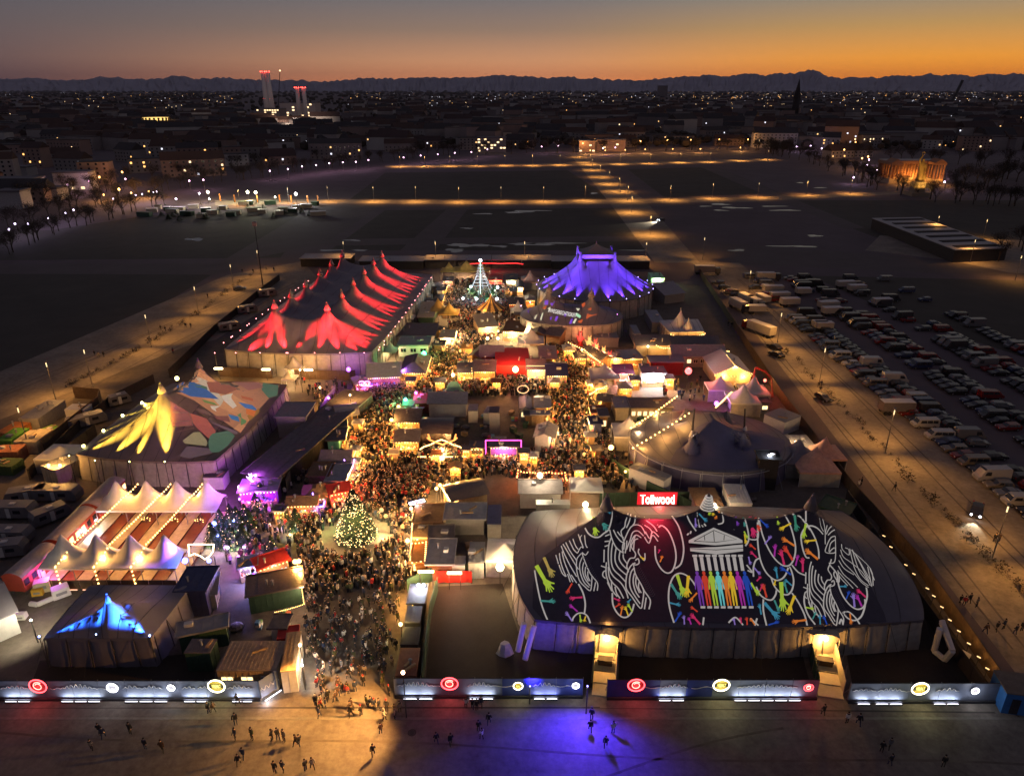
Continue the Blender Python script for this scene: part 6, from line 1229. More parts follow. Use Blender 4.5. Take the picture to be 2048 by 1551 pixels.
for (nm,lab,(u,v),w,d,e,p,wl,pw_) in CAN:
 x,y = G(u,v); mt = M('salmon_cloth',(.55,.30,.22)) if 'salmon' in lab or 'pinkish' in lab else (M('yellow_cloth',(.62,.40,.10)) if 'yellow' in lab or 'gold' in lab else m_twhite)
 if 'dim' in lab: mt = m_tgrey
 canopy(nm,lab,'tent' if nm != 'gate_tower' else 'gate tower',x,y + d * .3,w,d,e,p,-AX * .5,mt,wl,light=(WHT,pw_) if pw_ else None)
# striped carousel roof
x,y = G(982,640); t = thing('carousel','carousel with a black and gold striped tent roof, left of the lettered tent','carousel',(x,y + 2,0),0); foot(x,y + 2,0,4,4)
gold = M('gold_stripe',(.62,.36,.10)); blk = M('brown_stripe',(.08,.04,.03))
for i in range(20):
 a0,a1 = 2 * math.pi * i / 20,2 * math.pi * (i + 1) / 20; mb = MB(); mb.poly([(4.4 * math.cos(a0),4.4 * math.sin(a0),3.4),(4.4 * math.cos(a1),4.4 * math.sin(a1),3.4),(1.6 * math.cos(a1),1.6 * math.sin(a1),5.2),(1.6 * math.cos(a0),1.6 * math.sin(a0),5.2)],gold if i % 2 else blk)
 mb.poly([(1.6 * math.cos(a0),1.6 * math.sin(a0),5.2),(1.6 * math.cos(a1),1.6 * math.sin(a1),5.2),(0,0,7.4)],gold if i % 2 else blk); mb.obj('roof_stripe',t)
mb = MB(); mb.tube((0,0,0),(0,0,7.3),.3,.2,10,gold); mb.obj('centre_pole',t); mb = MB(); mb.prism([(4 * math.cos(a * .3142),4 * math.sin(a * .3142)) for a in range(20)],.02,.35,m_wood2); mb.obj('platform',t)
for i in range(10):
 a = 2 * math.pi * i / 10; mb = MB(); mb.tube((3 * math.cos(a),3 * math.sin(a),.35),(3 * math.cos(a),3 * math.sin(a),3.6),.05,.05,5,gold); mb.ball(3 * math.cos(a),3 * math.sin(a),1.4,.35,m_white,6,4,1.3); mb.obj('carousel_horse',t)
lamp((x,y + 2,3.0),WHT,2600,t); lamp((x - 3,y - 2.6,3.2),WHT,1600,t); lamp((x - 6,y - 1.5,6.5),WARM,1500,t)
# light-chain tree with rings
x,y = G(962,592); t = thing('light_tree','tall cone-shaped tree of white light rings in the far square','light sculpture',(x,y,0)); H_ = 12.0
mb = MB(); mb.tube((0,0,0),(0,0,H_),.15,.06,6,m_fix); mb.obj('mast',t)
mb = MB(); mb.tube((-.16,-.16,.3),(-.05,-.1,H_),.08,.06,5,EM('pale_green_tube',(.6,1,.8),3)); mb.obj('light_line',t)
for i in range(7):
 z = 4.2 + i * 1.1; r_ = (H_ + .6 - z) * .30; mb = MB(); P_ = [(r_ * math.cos(k * .3142),r_ * math.sin(k * .3142),z + .25 * math.sin(k * .94)) for k in range(21)]; mb.path(P_,.05,4,EM('ring_light',(.8,.88,1),1.3)); mb.obj('light_ring',t)
for k in range(6):
 a = k * 1.047 + .4; mb = MB(); mb.tube((5.2 * math.cos(a),5.2 * math.sin(a),.4),(1.2 * math.cos(a),1.2 * math.sin(a),7.5),.05,.05,4,EM('ring_light_dim',(.7,.85,1),1.2)); mb.obj('light_strand',t)
mb = MB(); mb.ball(0,0,H_ + .4,.5,bulbC,8,6); mb.obj('star',t)
lamp((x,y - 2,5),(.6,1,.75),2600,t); lamp((x,y,12),COOL,1500,t)
for k,(u,v) in enumerate(((942,573),(995,574),(926,596),(953,597),(994,597))):
 glowlamp('white globe on the ring of the light-ring tree, %s' % ['back left','back right','front far left','front left','front right'][k],u,v,2.6,COOL,16,.42,800)
# green-lit gable signboard of the grey-roofed hall
x,y = G(908,788,3.0); t = thing('gable_sign','curved green-lit gable front board behind the grey-roofed hall','signboard',(x,y,0)); W_ = G(932,788,3)[0] - x; mb = MB()
pts = [(-W_,2.4),(W_,2.4),(W_,3.6),(W_ * .62,4.4),(W_ * .42,5.6),(W_ * .2,6.1),(-W_ * .2,6.1),(-W_ * .42,5.6),(-W_ * .62,4.4),(-W_,3.6)]
mb.raw([(p[0],-.15,p[1]) for p in pts] + [(p[0],.15,p[1]) for p in pts],[tuple(range(10)),tuple(range(19,9,-1))] + [(i,i + 10,(i + 1) % 10 + 10,(i + 1) % 10) for i in range(10)],m_greenl); mb.obj('board',t)
mb = MB(); mb.box(-W_ * .9,0,0,.2,.2,2.4,m_fix); mb.box(W_ * .9,0,0,.2,.2,2.4,m_fix); mb.obj('posts',t)
for k in (-.6,.6): lamp((x + W_ * k,y - 1.6,3.2),(.25,1,.45),4500,t,kind='SPOT',aim=(x + W_ * k,y,5),cone=110)
# pink neon frame on its bar; antler sign; red logos
def neonpath(label,u,v,z,pts,col,es,r=.07,power=300,lcol=None,cat='neon sign',name='neon_sign',back=None,rot=0,closed=False):
 x,y = G(u,v,z); t = thing(name,label,cat,(x,y,0),rot); 
 if closed: pts = pts + [pts[0]]
 mb = MB(); mb.path([(p[0],-.1,z + p[1]) for p in pts],r,5,EM('n_%d_%d_%d_%d' % (col[0] * 99,col[1] * 99,col[2] * 99,es),col,es)); mb.obj('neon_tube',t)
 mb = MB(); xs = [p[0] for p in pts]; mb.box(min(xs) * .8,.1,.02,.08,.08,z,m_fix); mb.box(max(xs) * .8,.1,.02,.08,.08,z,m_fix); mb.obj('support',t)
 if back: mb = MB(); zs = [p[1] for p in pts]; mb.box((min(xs) + max(xs)) / 2,.05,z + min(zs) - .2,max(xs) - min(xs) + .5,.08,max(zs) - min(zs) + .4,back); mb.obj('backboard',t)
 if power: lamp((x,y - .9,z + .2),lcol or col,power,t,size=.3)
 return t
neonpath('pink neon frame around the bar on the front of the middle block',1007,908,.3,[(-3.4,.1),(-3.4,3.1),(3.4,3.1),(3.4,.1)],(1,.08,.5),3.5,.1,1100)
neonpath('warm light arch over the antler-topped food stall',884,903,1.0,[(-4.2,.6),(-3.4,1.2),(-2.2,1.6),(-1,2.3),(0,2.7),(1,2.3),(2.2,1.6),(3.4,1.2),(4.2,.6)],(1,.55,.18),5,.12,3600)
neonpath('orange antlers and mug ornament above the warm light arch',885,888,3.6,[(-2.6,2.2),(-2.3,1.2),(-2.8,1.5),(-2.3,1.0),(-1.2,.5),(-.6,.3),(0,.0),(.6,.3),(1.2,.5),(2.3,1.0),(2.8,1.5),(2.3,1.2),(2.6,2.2)],(1,.28,.06),2.5,.14,500)
neonpath('lower light line of the antler-topped food stall counter',884,912,1.1,[(-4.6,.0),(4.6,0)],(1,.55,.18),5,.1,2400)
neonpath('cream neon loop above the striped onion-shaped kiosk',1046,786,4.6,[(1.2 * math.cos(a * .393),1.0 + .9 * math.sin(a * .393)) for a in range(17)],(1,.5,.25),1.8,.08,300)
neonpath('white neon onion outline on the kiosk behind the red hall',1036,688,3.4,[(-1.8,0),(-1.9,.8),(-1.2,1.5),(0,2.2),(1.2,1.5),(1.9,.8),(1.8,0)],(1,.6,.35),1.6,.07,200)
neonpath('pink neon loops at the end of the violet stall row',729,766,2.6,[(.9 * math.cos(a * .5) - .9 + a * .1,.6 * math.sin(a * .5)) for a in range(24)],(1,.15,.75),9,.08,500)
neonpath('red rope light above the lane behind the light-ring tree',990,527,2.8,[(-10,0),(-4,.3),(2,.1),(8,.3),(11,-.1)],(1,.03,.03),4,.1,500)
neonpath('light-chain picture frame before the curling pavilion',407,1112,2.0,[(-1.8,2.2),(1.9,2.2),(1.6,1.0),(.9,.1),(.2,-.4),(-.4,.2),(-1.2,.6),(-2.0,.2),(-1.8,2.2)],(1,.72,.45),8,.07,500)
neonpath('blue-violet neon edge on the hut left of the Christmas tree',640,1013,1.2,[(-.9,2.8),(-.9,0),(.6,.2),(.9,1.2)],(.3,.15,1),9,.09,700)
neonpath('violet neon zigzag below the white corner on the left of the lane',700,935,1.5,[(-.9,1.8),(-.2,.2),(.4,.0),(1.0,1.9)],(.5,.25,1),8,.08,500)
neonpath('tilted white neon slab at the top of the bulb-lined column',834,1004,3.0,[(-1.3,0),(1.1,.7),(1.3,.3),(-1.1,-.4)],(.8,.75,1),6,.08,200,closed=True)
neonpath('red tube over the red banner on the green board fence',909,1144,3.0,[(-1.0,0),(1.0,0)],(1,.45,.25),18,.2,1500)
neonpath('orange tube over the lane gap left of the red banner',852,1141,3.0,[(-1.1,0),(1.1,0)],(1,.55,.15),18,.2,1500)
x,y = G(908,1166); t = thing('red_banner','crumpled red cloth banner on the green board fence','banner',(x,y,0)); mb = MB()
V = [(-2.6 + 5.2 * i / 16,-.12 - .07 * math.sin(i * 1.3 + j),.3 + 2.0 * j / 6) for i in range(17) for j in range(7)]; mb.raw(V,[(i * 7 + j,(i + 1) * 7 + j,(i + 1) * 7 + j + 1,i * 7 + j + 1) for i in range(16) for j in range(6)],m_red); mb.obj('cloth',t,smooth=True)
mb = MB(); mb.box(-2.5,0,0,.08,.08,2.4,m_fix); mb.box(2.5,0,0,.08,.08,2.4,m_fix); mb.obj('posts',t)
# Tollwood neon lettering
x,y = G(1314,1010,3.0); t = thing('neon_lettering','red neon sign reading Tollwood behind the printed tent','neon sign',(x,y + .2,0))
me = text_me('Tollwood',2.3,EM('neon_letters',(1,.55,.42),5),.05,True); use(me,'lettering',t,(0,-.12,4.1),(R(72),0,0),(.62,1,1))
mb = MB(); mb.box(0,.12,3.0,6.4,.1,2.3,EM('red_backboard',(.75,.008,.02),1.0)); mb.obj('backboard',t)
mb = MB(); mb.box(-2.6,.3,0,.1,.1,3.0,m_fix); mb.box(2.6,.3,0,.1,.1,3.0,m_fix); mb.obj('legs',t); lamp((x,y - 1.2,4.4),(1,.05,.05),1500,t,size=.6)
# red hall (wide, lit red from the front)
t = stall((992,730,1056,730),700,3.6,'wide red hall glowing red behind the firelight lamp',name='red_hall',cat='hall',roof='shed',rise=.5,wall=m_red,rmat=m_red,open_='',power=0)
x,y = G(1028,716,6.0); lamp((x,y,7.5),(1,.03,.03),1800,t,size=.6)
for (u,dx) in ((1062,0),(1080,1)):
 x,y = G(u,732,3.6); t = thing('menu_board','lit picture board over the red hall bar, %s one' % ('left' if dx == 0 else 'right'),'board',(x,y - .45,0)); mb = MB(); mb.box(0,0,3.0,2.2,.1,1.0,EM('menu_glow',(1,.7,.3),1.3)); mb.obj('board',t); mb = MB(); mb.box(-1,.02,0,.06,.06,3.0,m_fix); mb.box(1,.02,0,.06,.06,3.0,m_fix); mb.obj('legs',t)
# columned bar columns
for i in range(5):
 x,y = G(1290 + i * 9.4,766); t = thing('light_column','dark slot column on the glowing white bar, number %s from the left' % ['one','two','three','four','five'][i],'column',(x,y,0)); mb = MB(); mb.box(0,0,.9,.55,.3,2.4,M('slot%d' % (i % 3),((.03,.03,.06),(.06,.05,.03),(.03,.06,.03))[i % 3])); mb.box(0,0,.02,.4,.3,.87,m_white); mb.obj('shaft',t)
# red lifting frame by the road
x,y = G(1512,786); t = thing('lifting_frame','tall red-lit steel lifting arm frame by the right road','crane',(x,y,0),-AX); rr = M('red_steel',(.32,.05,.03),rough=.45)
mb = MB(); mb.tube((-1.5,0,0),(-.9,0,6.5),.28,.22,6,rr); mb.obj('mast',t); mb = MB(); mb.tube((-.9,0,6.4),(1.6,1,5.2),.25,.2,6,rr); mb.tube((1.6,1,5.2),(3.4,1.4,3.2),.22,.2,6,rr); mb.obj('arm',t); mb = MB(); mb.tube((3.4,1.4,3.3),(3.4,-1.8,0),.22,.2,6,rr); mb.obj('leg',t); mb = MB(); mb.box(.5,-.5,.02,6.0,3.4,.25,rr); mb.obj('base_frame',t)
mb = MB(); mb.box(.4,-.2,.3,1.6,.6,1.4,m_silver); mb.obj('cabinet',t)
# gable marquee with bulbs (right)
t = stall((1432,748,1503,748),714,3.2,'cream marquee with bulbs along its ridge and front gable, by the right road',name='marquee',cat='marquee',roof='gabley',wall=m_cream,rmat=m_twhite,open_='',power=0,over=.3,rise=2.2)
A_ = Vector(t.location); rt = t.rotation_euler.z; mw = 4.6
def lw(t,x,y,z): return PM(t) @ Vector((x,y,z))
bulbstring('festoon bulbs along the ridge of the cream marquee',[lw(t,0,-.4,5.6),lw(t,0,7,5.6)],10,sag=.05,lightn=1,lpow=700)
bulbstring('festoon bulbs along the front gable of the cream marquee',[lw(t,-4.6,-.6,3.5),lw(t,0,-.6,5.6),lw(t,4.6,-.6,3.5)],16,sag=.15,lightn=1,lpow=700)
bulbstring('festoon bulbs along the front eave of the cream marquee',[lw(t,-4.6,-.7,3.2),lw(t,4.6,-.7,3.2)],12,sag=.1,lightn=2,lpow=900)
# festoon chains elsewhere
bulbstring('long festoon chain rising from the circus tent rim to the shed roof',[g3(1262,853,4.6),g3(1354,790,5.5)],17,r=.17,sag=.2,lightn=3,lpow=700)
bulbstring('second festoon chain over the circus tent roof',[g3(1266,893,5.4),g3(1378,824,8.2)],13,r=.17,sag=.15,lightn=3,lpow=600)
bulbstring('bright sloping festoon chain over the violet-lit tent',[g3(1432,812,3.0),g3(1463,782,6.5)],12,r=.16,sag=.1,lightn=1,lpow=900)
bulbstring('festoon chain along the front eave of the pale marquee',[g3(1318,676,3.6),g3(1342,667,4.2),g3(1378,675,3.8),g3(1410,665,4.2),g3(1396,676,3.6)],30,r=.13,sag=.15,lightn=3,lpow=600)
bulbstring('long festoon chain along the roof edge of the cream-walled hall',[g3(1313,689,4.0),g3(1335,694,4.0),g3(1375,691,4.0),g3(1400,693,4.0),g3(1432,690,4.0),g3(1458,701,4.0),g3(1450,707,3.6)],44,r=.13,sag=.3,lightn=6,lpow=700)
bulbstring('diagonal festoon chain beside the red and gold figures',[g3(1137,683,3.4),g3(1168,697,3.6),g3(1200,722,3.6),g3(1226,738,3.4)],24,r=.15,sag=.1,lightn=5,lpow=900)
bulbstring('vertical bulb line down the left edge of the brown stall column',[g3(826,1026,3.0),g3(824,1050,3.0),g3(822,1080,3.0),g3(820,1118,3.0)],34,r=.10,sag=.05,lightn=4,lcol=(1,.55,.2),lpow=700)
bulbstring('bulb rows round the slatted orange stall',[g3(824,1084,3.1),g3(852,1081,3.1),g3(850,1118,3.1),g3(824,1123,3.1)],18,r=.12,sag=.1,lightn=2,lcol=(1,.5,.15),lpow=500)
bulbstring('thin light cable outlining the shiny plastic roof',[g3(594,1124,3.2),g3(603,1172,3.2),g3(608,1206,3.0),g3(550,1222,3.0)],60,r=.06,sag=.1,lightn=3,lcol=(1,.6,.35),lpow=300)
bulbstring('row of red and orange bulbs above the dark gabled shed',[g3(1034,952,3.0),g3(1036,938,3.4),g3(1060,942,3.4),g3(1098,942,3.4),g3(1130,943,3.4),g3(1134,958,3.0)],26,r=.13,mat=EM('orange_bulb',(1,.25,.08),8),sag=.2,lightn=4,lcol=(1,.25,.06),lpow=500)
bulbstring('bulb chain on the canopy stall at the right lane edge',[g3(1180,786,3.2),g3(1196,776,3.6),g3(1213,770,3.8)],10,r=.16,sag=.1,lightn=1,lpow=700)
for (a,b,l) in (((905,740),(905,752),'left'),((942,722),(944,744),'middle'),((968,722),(970,744),'right')):
 bulbstring('short bulb line down the dark shingled stall roof, %s one' % l,[g3(*a,3.6),g3(*b,3.4)],5,r=.1,sag=0)
# deck lights of lit windows row along the dark hall's right side
for i in range(8):
 f = i / 7; u,v = 577 + (630 - 577) * f,918 - (918 - 846) * f; x,y = G(u,v,2.2); t = thing('door_light','upright blue-white light panel on the dark hall, %s from the near end' % ['one','two','three','four','five','six','seven','eight'][i],'lamp',(x,y,0),-AX)
 mb = MB(); mb.box(0,0,.05,.35,1.0,.75,m_silver); mb.obj('plinth',t); mb = MB(); mb.box(.05,0,.85,.2,.7,2.3,EM('blue_white_panel',(.62,.78,1),6)); mb.obj('panel',t); lamp((x + .8,y,2.4),(.72,.84,1),520,t,size=.4)
# violet shed and neon reindeer
stall((478,985,552,980),958,3.2,'violet-lit flat shed at the near end of the dark hall',name='violet_shed',cat='shed',roof='flat',wall=m_purp,rmat=m_roofg,open_='F',light=(.5,.06,1),power=800)
x,y = G(495,1000); t = thing('reindeer_sculpture','glowing violet reindeer sculpture above the small lit spruces','sculpture',(x,y,0)); nv_ = EM('violet_neon',(.78,.45,1),7)
mb = MB(); mb.tube((-.9,0,2.6),(.9,0,2.7),.38,.42,8,nv_); mb.ball(.95,0,2.7,.42,nv_,8,5); mb.ball(-.95,0,2.62,.38,nv_,8,5); mb.obj('body',t,smooth=True)
for (a,b) in ((-.8,-.2),(-.75,.2),(.75,-.2),(.85,.2)): mb = MB(); mb.tube((a,b,2.4),(a * 1.15,b,1.2),.12,.07,6,nv_); mb.obj('leg',t)
mb = MB(); mb.tube((.95,0,2.9),(1.3,0,3.7),.22,.16,7,nv_); mb.tube((1.2,0,3.75),(1.85,0,3.6),.2,.1,7,nv_); mb.obj('head',t)
for s_ in (-1,1): mb = MB(); mb.path([(1.25,s_ * .1,3.85),(1.0,s_ * .4,4.5),(1.2,s_ * .55,5.0)],.06,5,nv_); mb.path([(1.08,s_ * .3,4.3),(1.5,s_ * .5,4.7)],.05,5,nv_); mb.path([(1.0,s_ * .4,4.5),(.7,s_ * .5,5.0)],.05,5,nv_); mb.obj('antler',t)
mb = MB(); mb.box(0,0,.02,2.4,1.2,1.15,m_purp); mb.obj('plinth',t); lamp((x,y - 1.8,4),(.5,.05,1),1800,t,size=.5)
for k,(u,v) in enumerate(((479,997),(515,998),(498,1004),(467,1040),(440,1050),(456,1094),(488,1093),(435,1070),(580,1068),(497,1116),(477,1112))):
 glowlamp('small %s globe light among the spruces near the reindeer, %s' % (['violet','violet','magenta','blue','blue','lilac','lilac','blue','yellow','magenta','violet'][k],['far left','far right','in front','mid left','by the rink','near left','near right','at the rink corner','by the tree','by the metal hut','left of the metal hut'][k]),u,v,1.6,[(.5,.1,1),(.5,.1,1),(1,.1,.8),(.15,.2,1),(.15,.2,1),(.6,.3,1),(.6,.3,1),(.15,.2,1),(1,.7,.1),(1,.1,.7),(.5,.1,1)][k],12,.2,330)
# ------------------------------------------------------------ curling rink pavilion
RK = (-57.0,90.5); W_ = 19.5
def strip_canopy(cy,d,lab,tips):
 t = thing('rink_canopy',lab,'canopy',(RK[0],cy,0)); nX,nY = 64,14; V = []
 for i in range(nX + 1):
  for j in range(nY + 1):
   x = -W_ / 2 + W_ * i / nX; y = -d / 2 + d * j / nY; z = 3.0
   for tx in tips:
    dx = abs(x - tx) / (W_ / 4 * .62); dy = abs(y - d * .18) / (d * .62); r_ = min(1,(dx ** 1.6 + dy ** 1.6) ** (1 / 1.6)); z = max(z,3.0 + 3.6 * (1 - r_) ** 1.9 + .5 * (1 - min(1,dy)))
   V.append((x,y,z))
 mb = MB(); mb.raw(V,[(i * (nY + 1) + j,(i + 1) * (nY + 1) + j,(i + 1) * (nY + 1) + j + 1,i * (nY + 1) + j + 1) for i in range(nX) for j in range(nY)],m_twhite); mb.obj('roof',t,smooth=True)
 mb = MB()
 for (y_) in (-d / 2,d / 2): mb.poly([(-W_ / 2,y_,3.0),(W_ / 2,y_,3.0),(W_ / 2,y_,2.7),(-W_ / 2,y_,2.7)],m_twhite)
 mb.obj('valance',t)
 for tx in tips: mb = MB(); mb.tube((tx,d * .18,0),(tx,d * .18,6.4),.09,.07,6,m_pole); mb.obj('mast',t)
 for i in range(5):
  for y_ in (-d / 2,d / 2): mb = MB(); mb.tube((-W_ / 2 + W_ * i / 4 * .98 + .1,y_ * .96,0),(-W_ / 2 + W_ * i / 4 * .98 + .1,y_ * .96,3.0),.07,.07,5,m_pole); mb.obj('post',t)
 return t
TP = [-W_ / 2 + W_ * (i + .5) / 4 for i in range(4)]
strip_canopy(99.6,4.6,'rear white canopy with four peaks over the curling rink',TP); strip_canopy(84.6,4.2,'front white canopy with four peaks over the curling rink',TP); foot(RK[0],RK[1],0,W_ / 2,11)
t = thing('curling_rink','open curling rink with red-brown lanes and pale strips between the two peaked canopies','rink',(RK[0],92.0,0)); m_lane = M('red_lane',(.20,.05,.018),rough=.28,var=.25,spec=.6); m_ice = M('pale_strip',(.46,.36,.22),rough=.45)
for i in range(9):
 x = -W_ / 2 + W_ * (i + .5) / 9; mb = MB(); mb.box(x,0,.03,W_ / 9 - .06,18.4,.25 if i % 2 else .32,m_lane if i % 2 else m_ice); mb.obj('lane' if i % 2 else 'walkway_strip',t)
 mb = MB(); mb.box(x + W_ / 18,0,.03,.07,18.4,.45,M('lane_board',(.06,.02,.01))); mb.obj('lane_board',t)
mb = MB(); mb.box(-W_ / 2 - .3,0,.02,.12,18.6,2.6,m_twhite); mb.obj('side_wall',t)
for (a,b) in ((98.5,.9),(86.5,.2)):
 for tx in TP: lamp((RK[0] + tx,a,2.7),(1,.45,.10),190,t,size=.4)
for i,x_ in enumerate((-6.0,-.6,4.6)):
 bulbstring('festoon chain across the curling rink, %s' % ['left one','middle one','right one'][i],[(RK[0] + x_ - 1.0,82.3,3.6),(RK[0] + x_ - .2,85.6,5.0),(RK[0] + x_ + .9,98,5.2),(RK[0] + x_ + 1.4,101.8,5.4)],34,r=.13,sag=.15,lightn=5,lpow=300)
 bulbstring('bulbs hanging down at the front end of the %s rink chain' % ['left','middle','right'][i],[(RK[0] + x_ - 1.0,82.2,3.5),(RK[0] + x_ - .5,81.6,.6)],6,r=.13,sag=0,lightn=1,lpow=300)
for (dx,dy,l) in ((-2.4,6.2,'left'),(2.2,6.0,'middle'),(6.4,5.8,'right')):
 x_,y_ = RK[0] + dx,92 + dy; t = thing('decorated_bush','small bush with light chain on the rear of the rink, %s one' % l,'plant',(x_,y_,.3)); mb = MB(); r_ = random.Random(int(dx * 10))
 for i in range(90): a,b,c_ = r_.uniform(0,6.28),r_.uniform(.1,.75),r_.uniform(.1,1.2); p = Vector((b * math.cos(a),b * math.sin(a),c_)); mb.poly([p,p + Vector((r_.uniform(-.2,.2),r_.uniform(-.2,.2),.15)),p + Vector((r_.uniform(-.2,.2),.1,-.1))],M('bush_leaf',(.05,.07,.03)))
 mb.obj('foliage',t)['kind'] = 'stuff'
 for i in range(8): a = i * .8; use(bulb_mesh(.07,bulbW),'bulb',t,(.6 * math.cos(a),.6 * math.sin(a),.3 + i * .1))
t = thing('timber_barrier','dark timber front barrier of the curling rink with glowing base strips','barrier',(RK[0],81.8,0))
for i in range(10): mb = MB(); mb.box(-W_ / 2 + W_ * (i + .5) / 10,0,.02,W_ / 10 - .1,.12,1.5,m_bboard); mb.obj('board',t); mb = MB(); mb.box(-W_ / 2 + W_ * (i + .5) / 10,-.3,.05,W_ / 10 * .6,.08,.08,EM('peach_strip',(1,.45,.28),2.2) if i else EM('violet_strip',(.8,.1,1),4)); mb.obj('base_strip',t)
lamp((RK[0] - 8.5,82.6,2.4),(.7,.1,1),700,t); lamp((RK[0] + 9.5,84.5,5.2),(.45,.1,1),1300,t,kind='SPOT',aim=(RK[0] + 6.5,85,4),cone=90); lamp((RK[0] + 13,98,6),(.5,.1,1),1600,t,kind='SPOT',aim=(RK[0] + 9,99.6,4),cone=70)
for k in range(2):
 x,y = G([163,182][k],[1062,1040][k],1.5); t = thing('light_board','tilted blue-white lit board left of the curling rink, %s one' % ['near','far'][k],'board',(x,y,0),-AX); mb = MB(); mb.box(0,0,.4,.15,3.0,2.0,m_silver); mb.obj('board',t); mb = MB(); mb.box(.12,0,.6,.08,.5,2.2,EM('ice_tube',(.7,.85,1),7)); mb.obj('tube',t); lamp((x + .8,y,1.6),(.7,.82,1),420,t)
# ------------------------------------------------------------ railway coaches used as a restaurant
m_cred = M('coach_red',(.30,.05,.03),rough=.4,var=.2); m_croof = M('coach_roof',(.34,.27,.25),rough=.42,var=.2)
def coach(a,b,lab,w=3.0):
 A = Vector(a); B = Vector(b); d = B - A; L_ = d.length; t = thing('railway_coach',lab,'railway carriage',((A.x + B.x) / 2,(A.y + B.y) / 2,0),math.atan2(d.y,d.x)); foot((A.x + B.x) / 2,(A.y + B.y) / 2,t.rotation_euler.z,L_ / 2,w / 2)
 mb = MB(); mb.box(0,0,.9,L_ - .3,w,2.3,m_cred); mb.obj('body',t)
 n = 9; V = []
 for i in range(n + 1):
  f = i / n; yy = (-.5 + f) * (w + .2); zz = 3.2 + .75 * math.sin(math.pi * f) ** .7
  V += [(-L_ / 2 + .1,yy,zz),(-L_ / 2 + .6,yy,zz + .06),(L_ / 2 - .6,yy,zz + .06),(L_ / 2 - .1,yy,zz)]
 mb = MB(); mb.raw(V,[(i * 4 + j,i * 4 + j + 1,(i + 1) * 4 + j + 1,(i + 1) * 4 + j) for i in range(n) for j in range(3)],m_croof); mb.poly([V[i * 4] for i in range(n + 1)],m_cred); mb.poly([V[i * 4 + 3] for i in range(n,-1,-1)],m_cred); mb.obj('roof',t,smooth=False)
 mb = MB(); mb.box(0,0,.75,L_ - .2,.3,.15,m_fix); mb.obj('underframe',t)
 k = max(3,int(L_ / 1.5))
 for i in range(k):
  lit = rs.random() < .35
  for s_ in (-1,1):
   mb = MB(); mb.box(-L_ / 2 + L_ * (i + .5) / k,s_ * (w / 2 + .03),1.75,.85,.06,.95,winW if lit and s_ < 0 else winD); mb.obj('window',t)
 for e_ in (-.78,.78):
  for s_ in (-1,1): mb = MB(); mb.tube((e_ * L_ / 2,s_ * .9,.45),(e_ * L_ / 2,s_ * 1.05,.45),.45,.45,12,m_fix); mb.tube((e_ * L_ / 2 + 1.4,s_ * .9,.45),(e_ * L_ / 2 + 1.4,s_ * 1.05,.45),.45,.45,12,m_fix); mb.obj('wheel_set',t)
 return t
cz = 3.5; p0,p1,p2,p3 = Vector(G(20,1152,cz)),Vector(G(98,1086,cz)),Vector(G(172,1014,cz)),Vector(G(232,955,cz))
coach(p0,p1.lerp(p0,.02),'nearest red railway coach with a pale roof at the left'); coach(p1.lerp(p2,.03),p2,'middle red railway coach with two lit windows at the left'); coach(p2.lerp(p3,.04),p3,'farthest red railway coach reaching towards the mural tent')
mb_ = None
# ------------------------------------------------------------ caravans and trailers
m_cara = M('caravan_shell',(.17,.155,.16),rough=.4,var=.15)
def caravan(u,v,rot,L_,w,lab,mat=None,h=2.5):
 x,y = G(u,v); t = thing('caravan',lab,'caravan',(x,y,0),rot); mat = mat or m_cara; foot(x,y,rot,L_ / 2,w / 2)
 P_ = [(-L_ / 2,.5),(L_ / 2,.5),(L_ / 2,1.6),(L_ / 2 - .5,h),(-L_ / 2 + .4,h),(-L_ / 2,1.8)]
 mb = MB(); mb.raw([(p[0],-w / 2,p[1]) for p in P_] + [(p[0],w / 2,p[1]) for p in P_],[tuple(range(6)),tuple(range(11,5,-1))] + [(i,i + 6,(i + 1) % 6 + 6,(i + 1) % 6) for i in range(6)],mat); mb.obj('body',t)
 mb = MB(); mb.box(.2,0,h,.9,.7,.12,m_white); mb.obj('roof_hatch',t)
 for (xx,ww) in ((-L_ * .25,1.0),(L_ * .2,1.2)):
  mb = MB(); mb.box(xx,-w / 2 - .02,1.3,ww,.05,.6,winD); mb.obj('window',t)
 mb = MB(); mb.box(0,-w / 2 - .03,.55,.65,.05,1.7,m_white); mb.obj('door',t)
 for s_ in (-1,1): mb = MB(); mb.tube((0,s_ * (w / 2 - .15),.33),(0,s_ * (w / 2),.33),.33,.33,12,m_fix); mb.obj('wheel',t)
 mb = MB(); mb.tube((-L_ / 2,0,.5),(-L_ / 2 - 1.2,0,.45),.07,.07,5,m_fix); mb.obj('drawbar',t); return t
for a in ((118,998,0,7.6,2.5,'long pale caravan behind the railway coaches, below the mural tent'),(60,1000,.35,6.5,2.4,'tilted awning caravan at the back of the left trailer yard'),(30,1032,0,7.2,2.5,'wide caravan with two dark windows at the left picture edge'),(104,1040,.9,5.6,2.3,'caravan with a small amber lamp beside the middle coach'),(24,1082,0,6.6,2.4,'low dim caravan at the left edge, third row'),(14,1110,.2,6.0,2.4,'dim caravan nearest the first coach'),
          (175,850,.75,7.5,2.5,'grey trailer beside the mural tent and the skip yard'),(240,808,.75,4.5,2.2,'short pale trailer behind the mural tent'),(460,660,.6,6,2.4,'dim trailer behind the fence left of the long red tent'),(495,625,.6,6,2.4,'dark trailer farther along the fence left of the red tent'),(535,592,.6,6,2.4,'trailer farthest back along the fence left of the red tent')):
 caravan(*a)
t = stall((80,932,110,942),905,3.0,'lit cream box container at the left door of the mural tent',name='container',cat='container',roof='cont',wall=m_cream,rmat=m_silver,open_='',power=0)
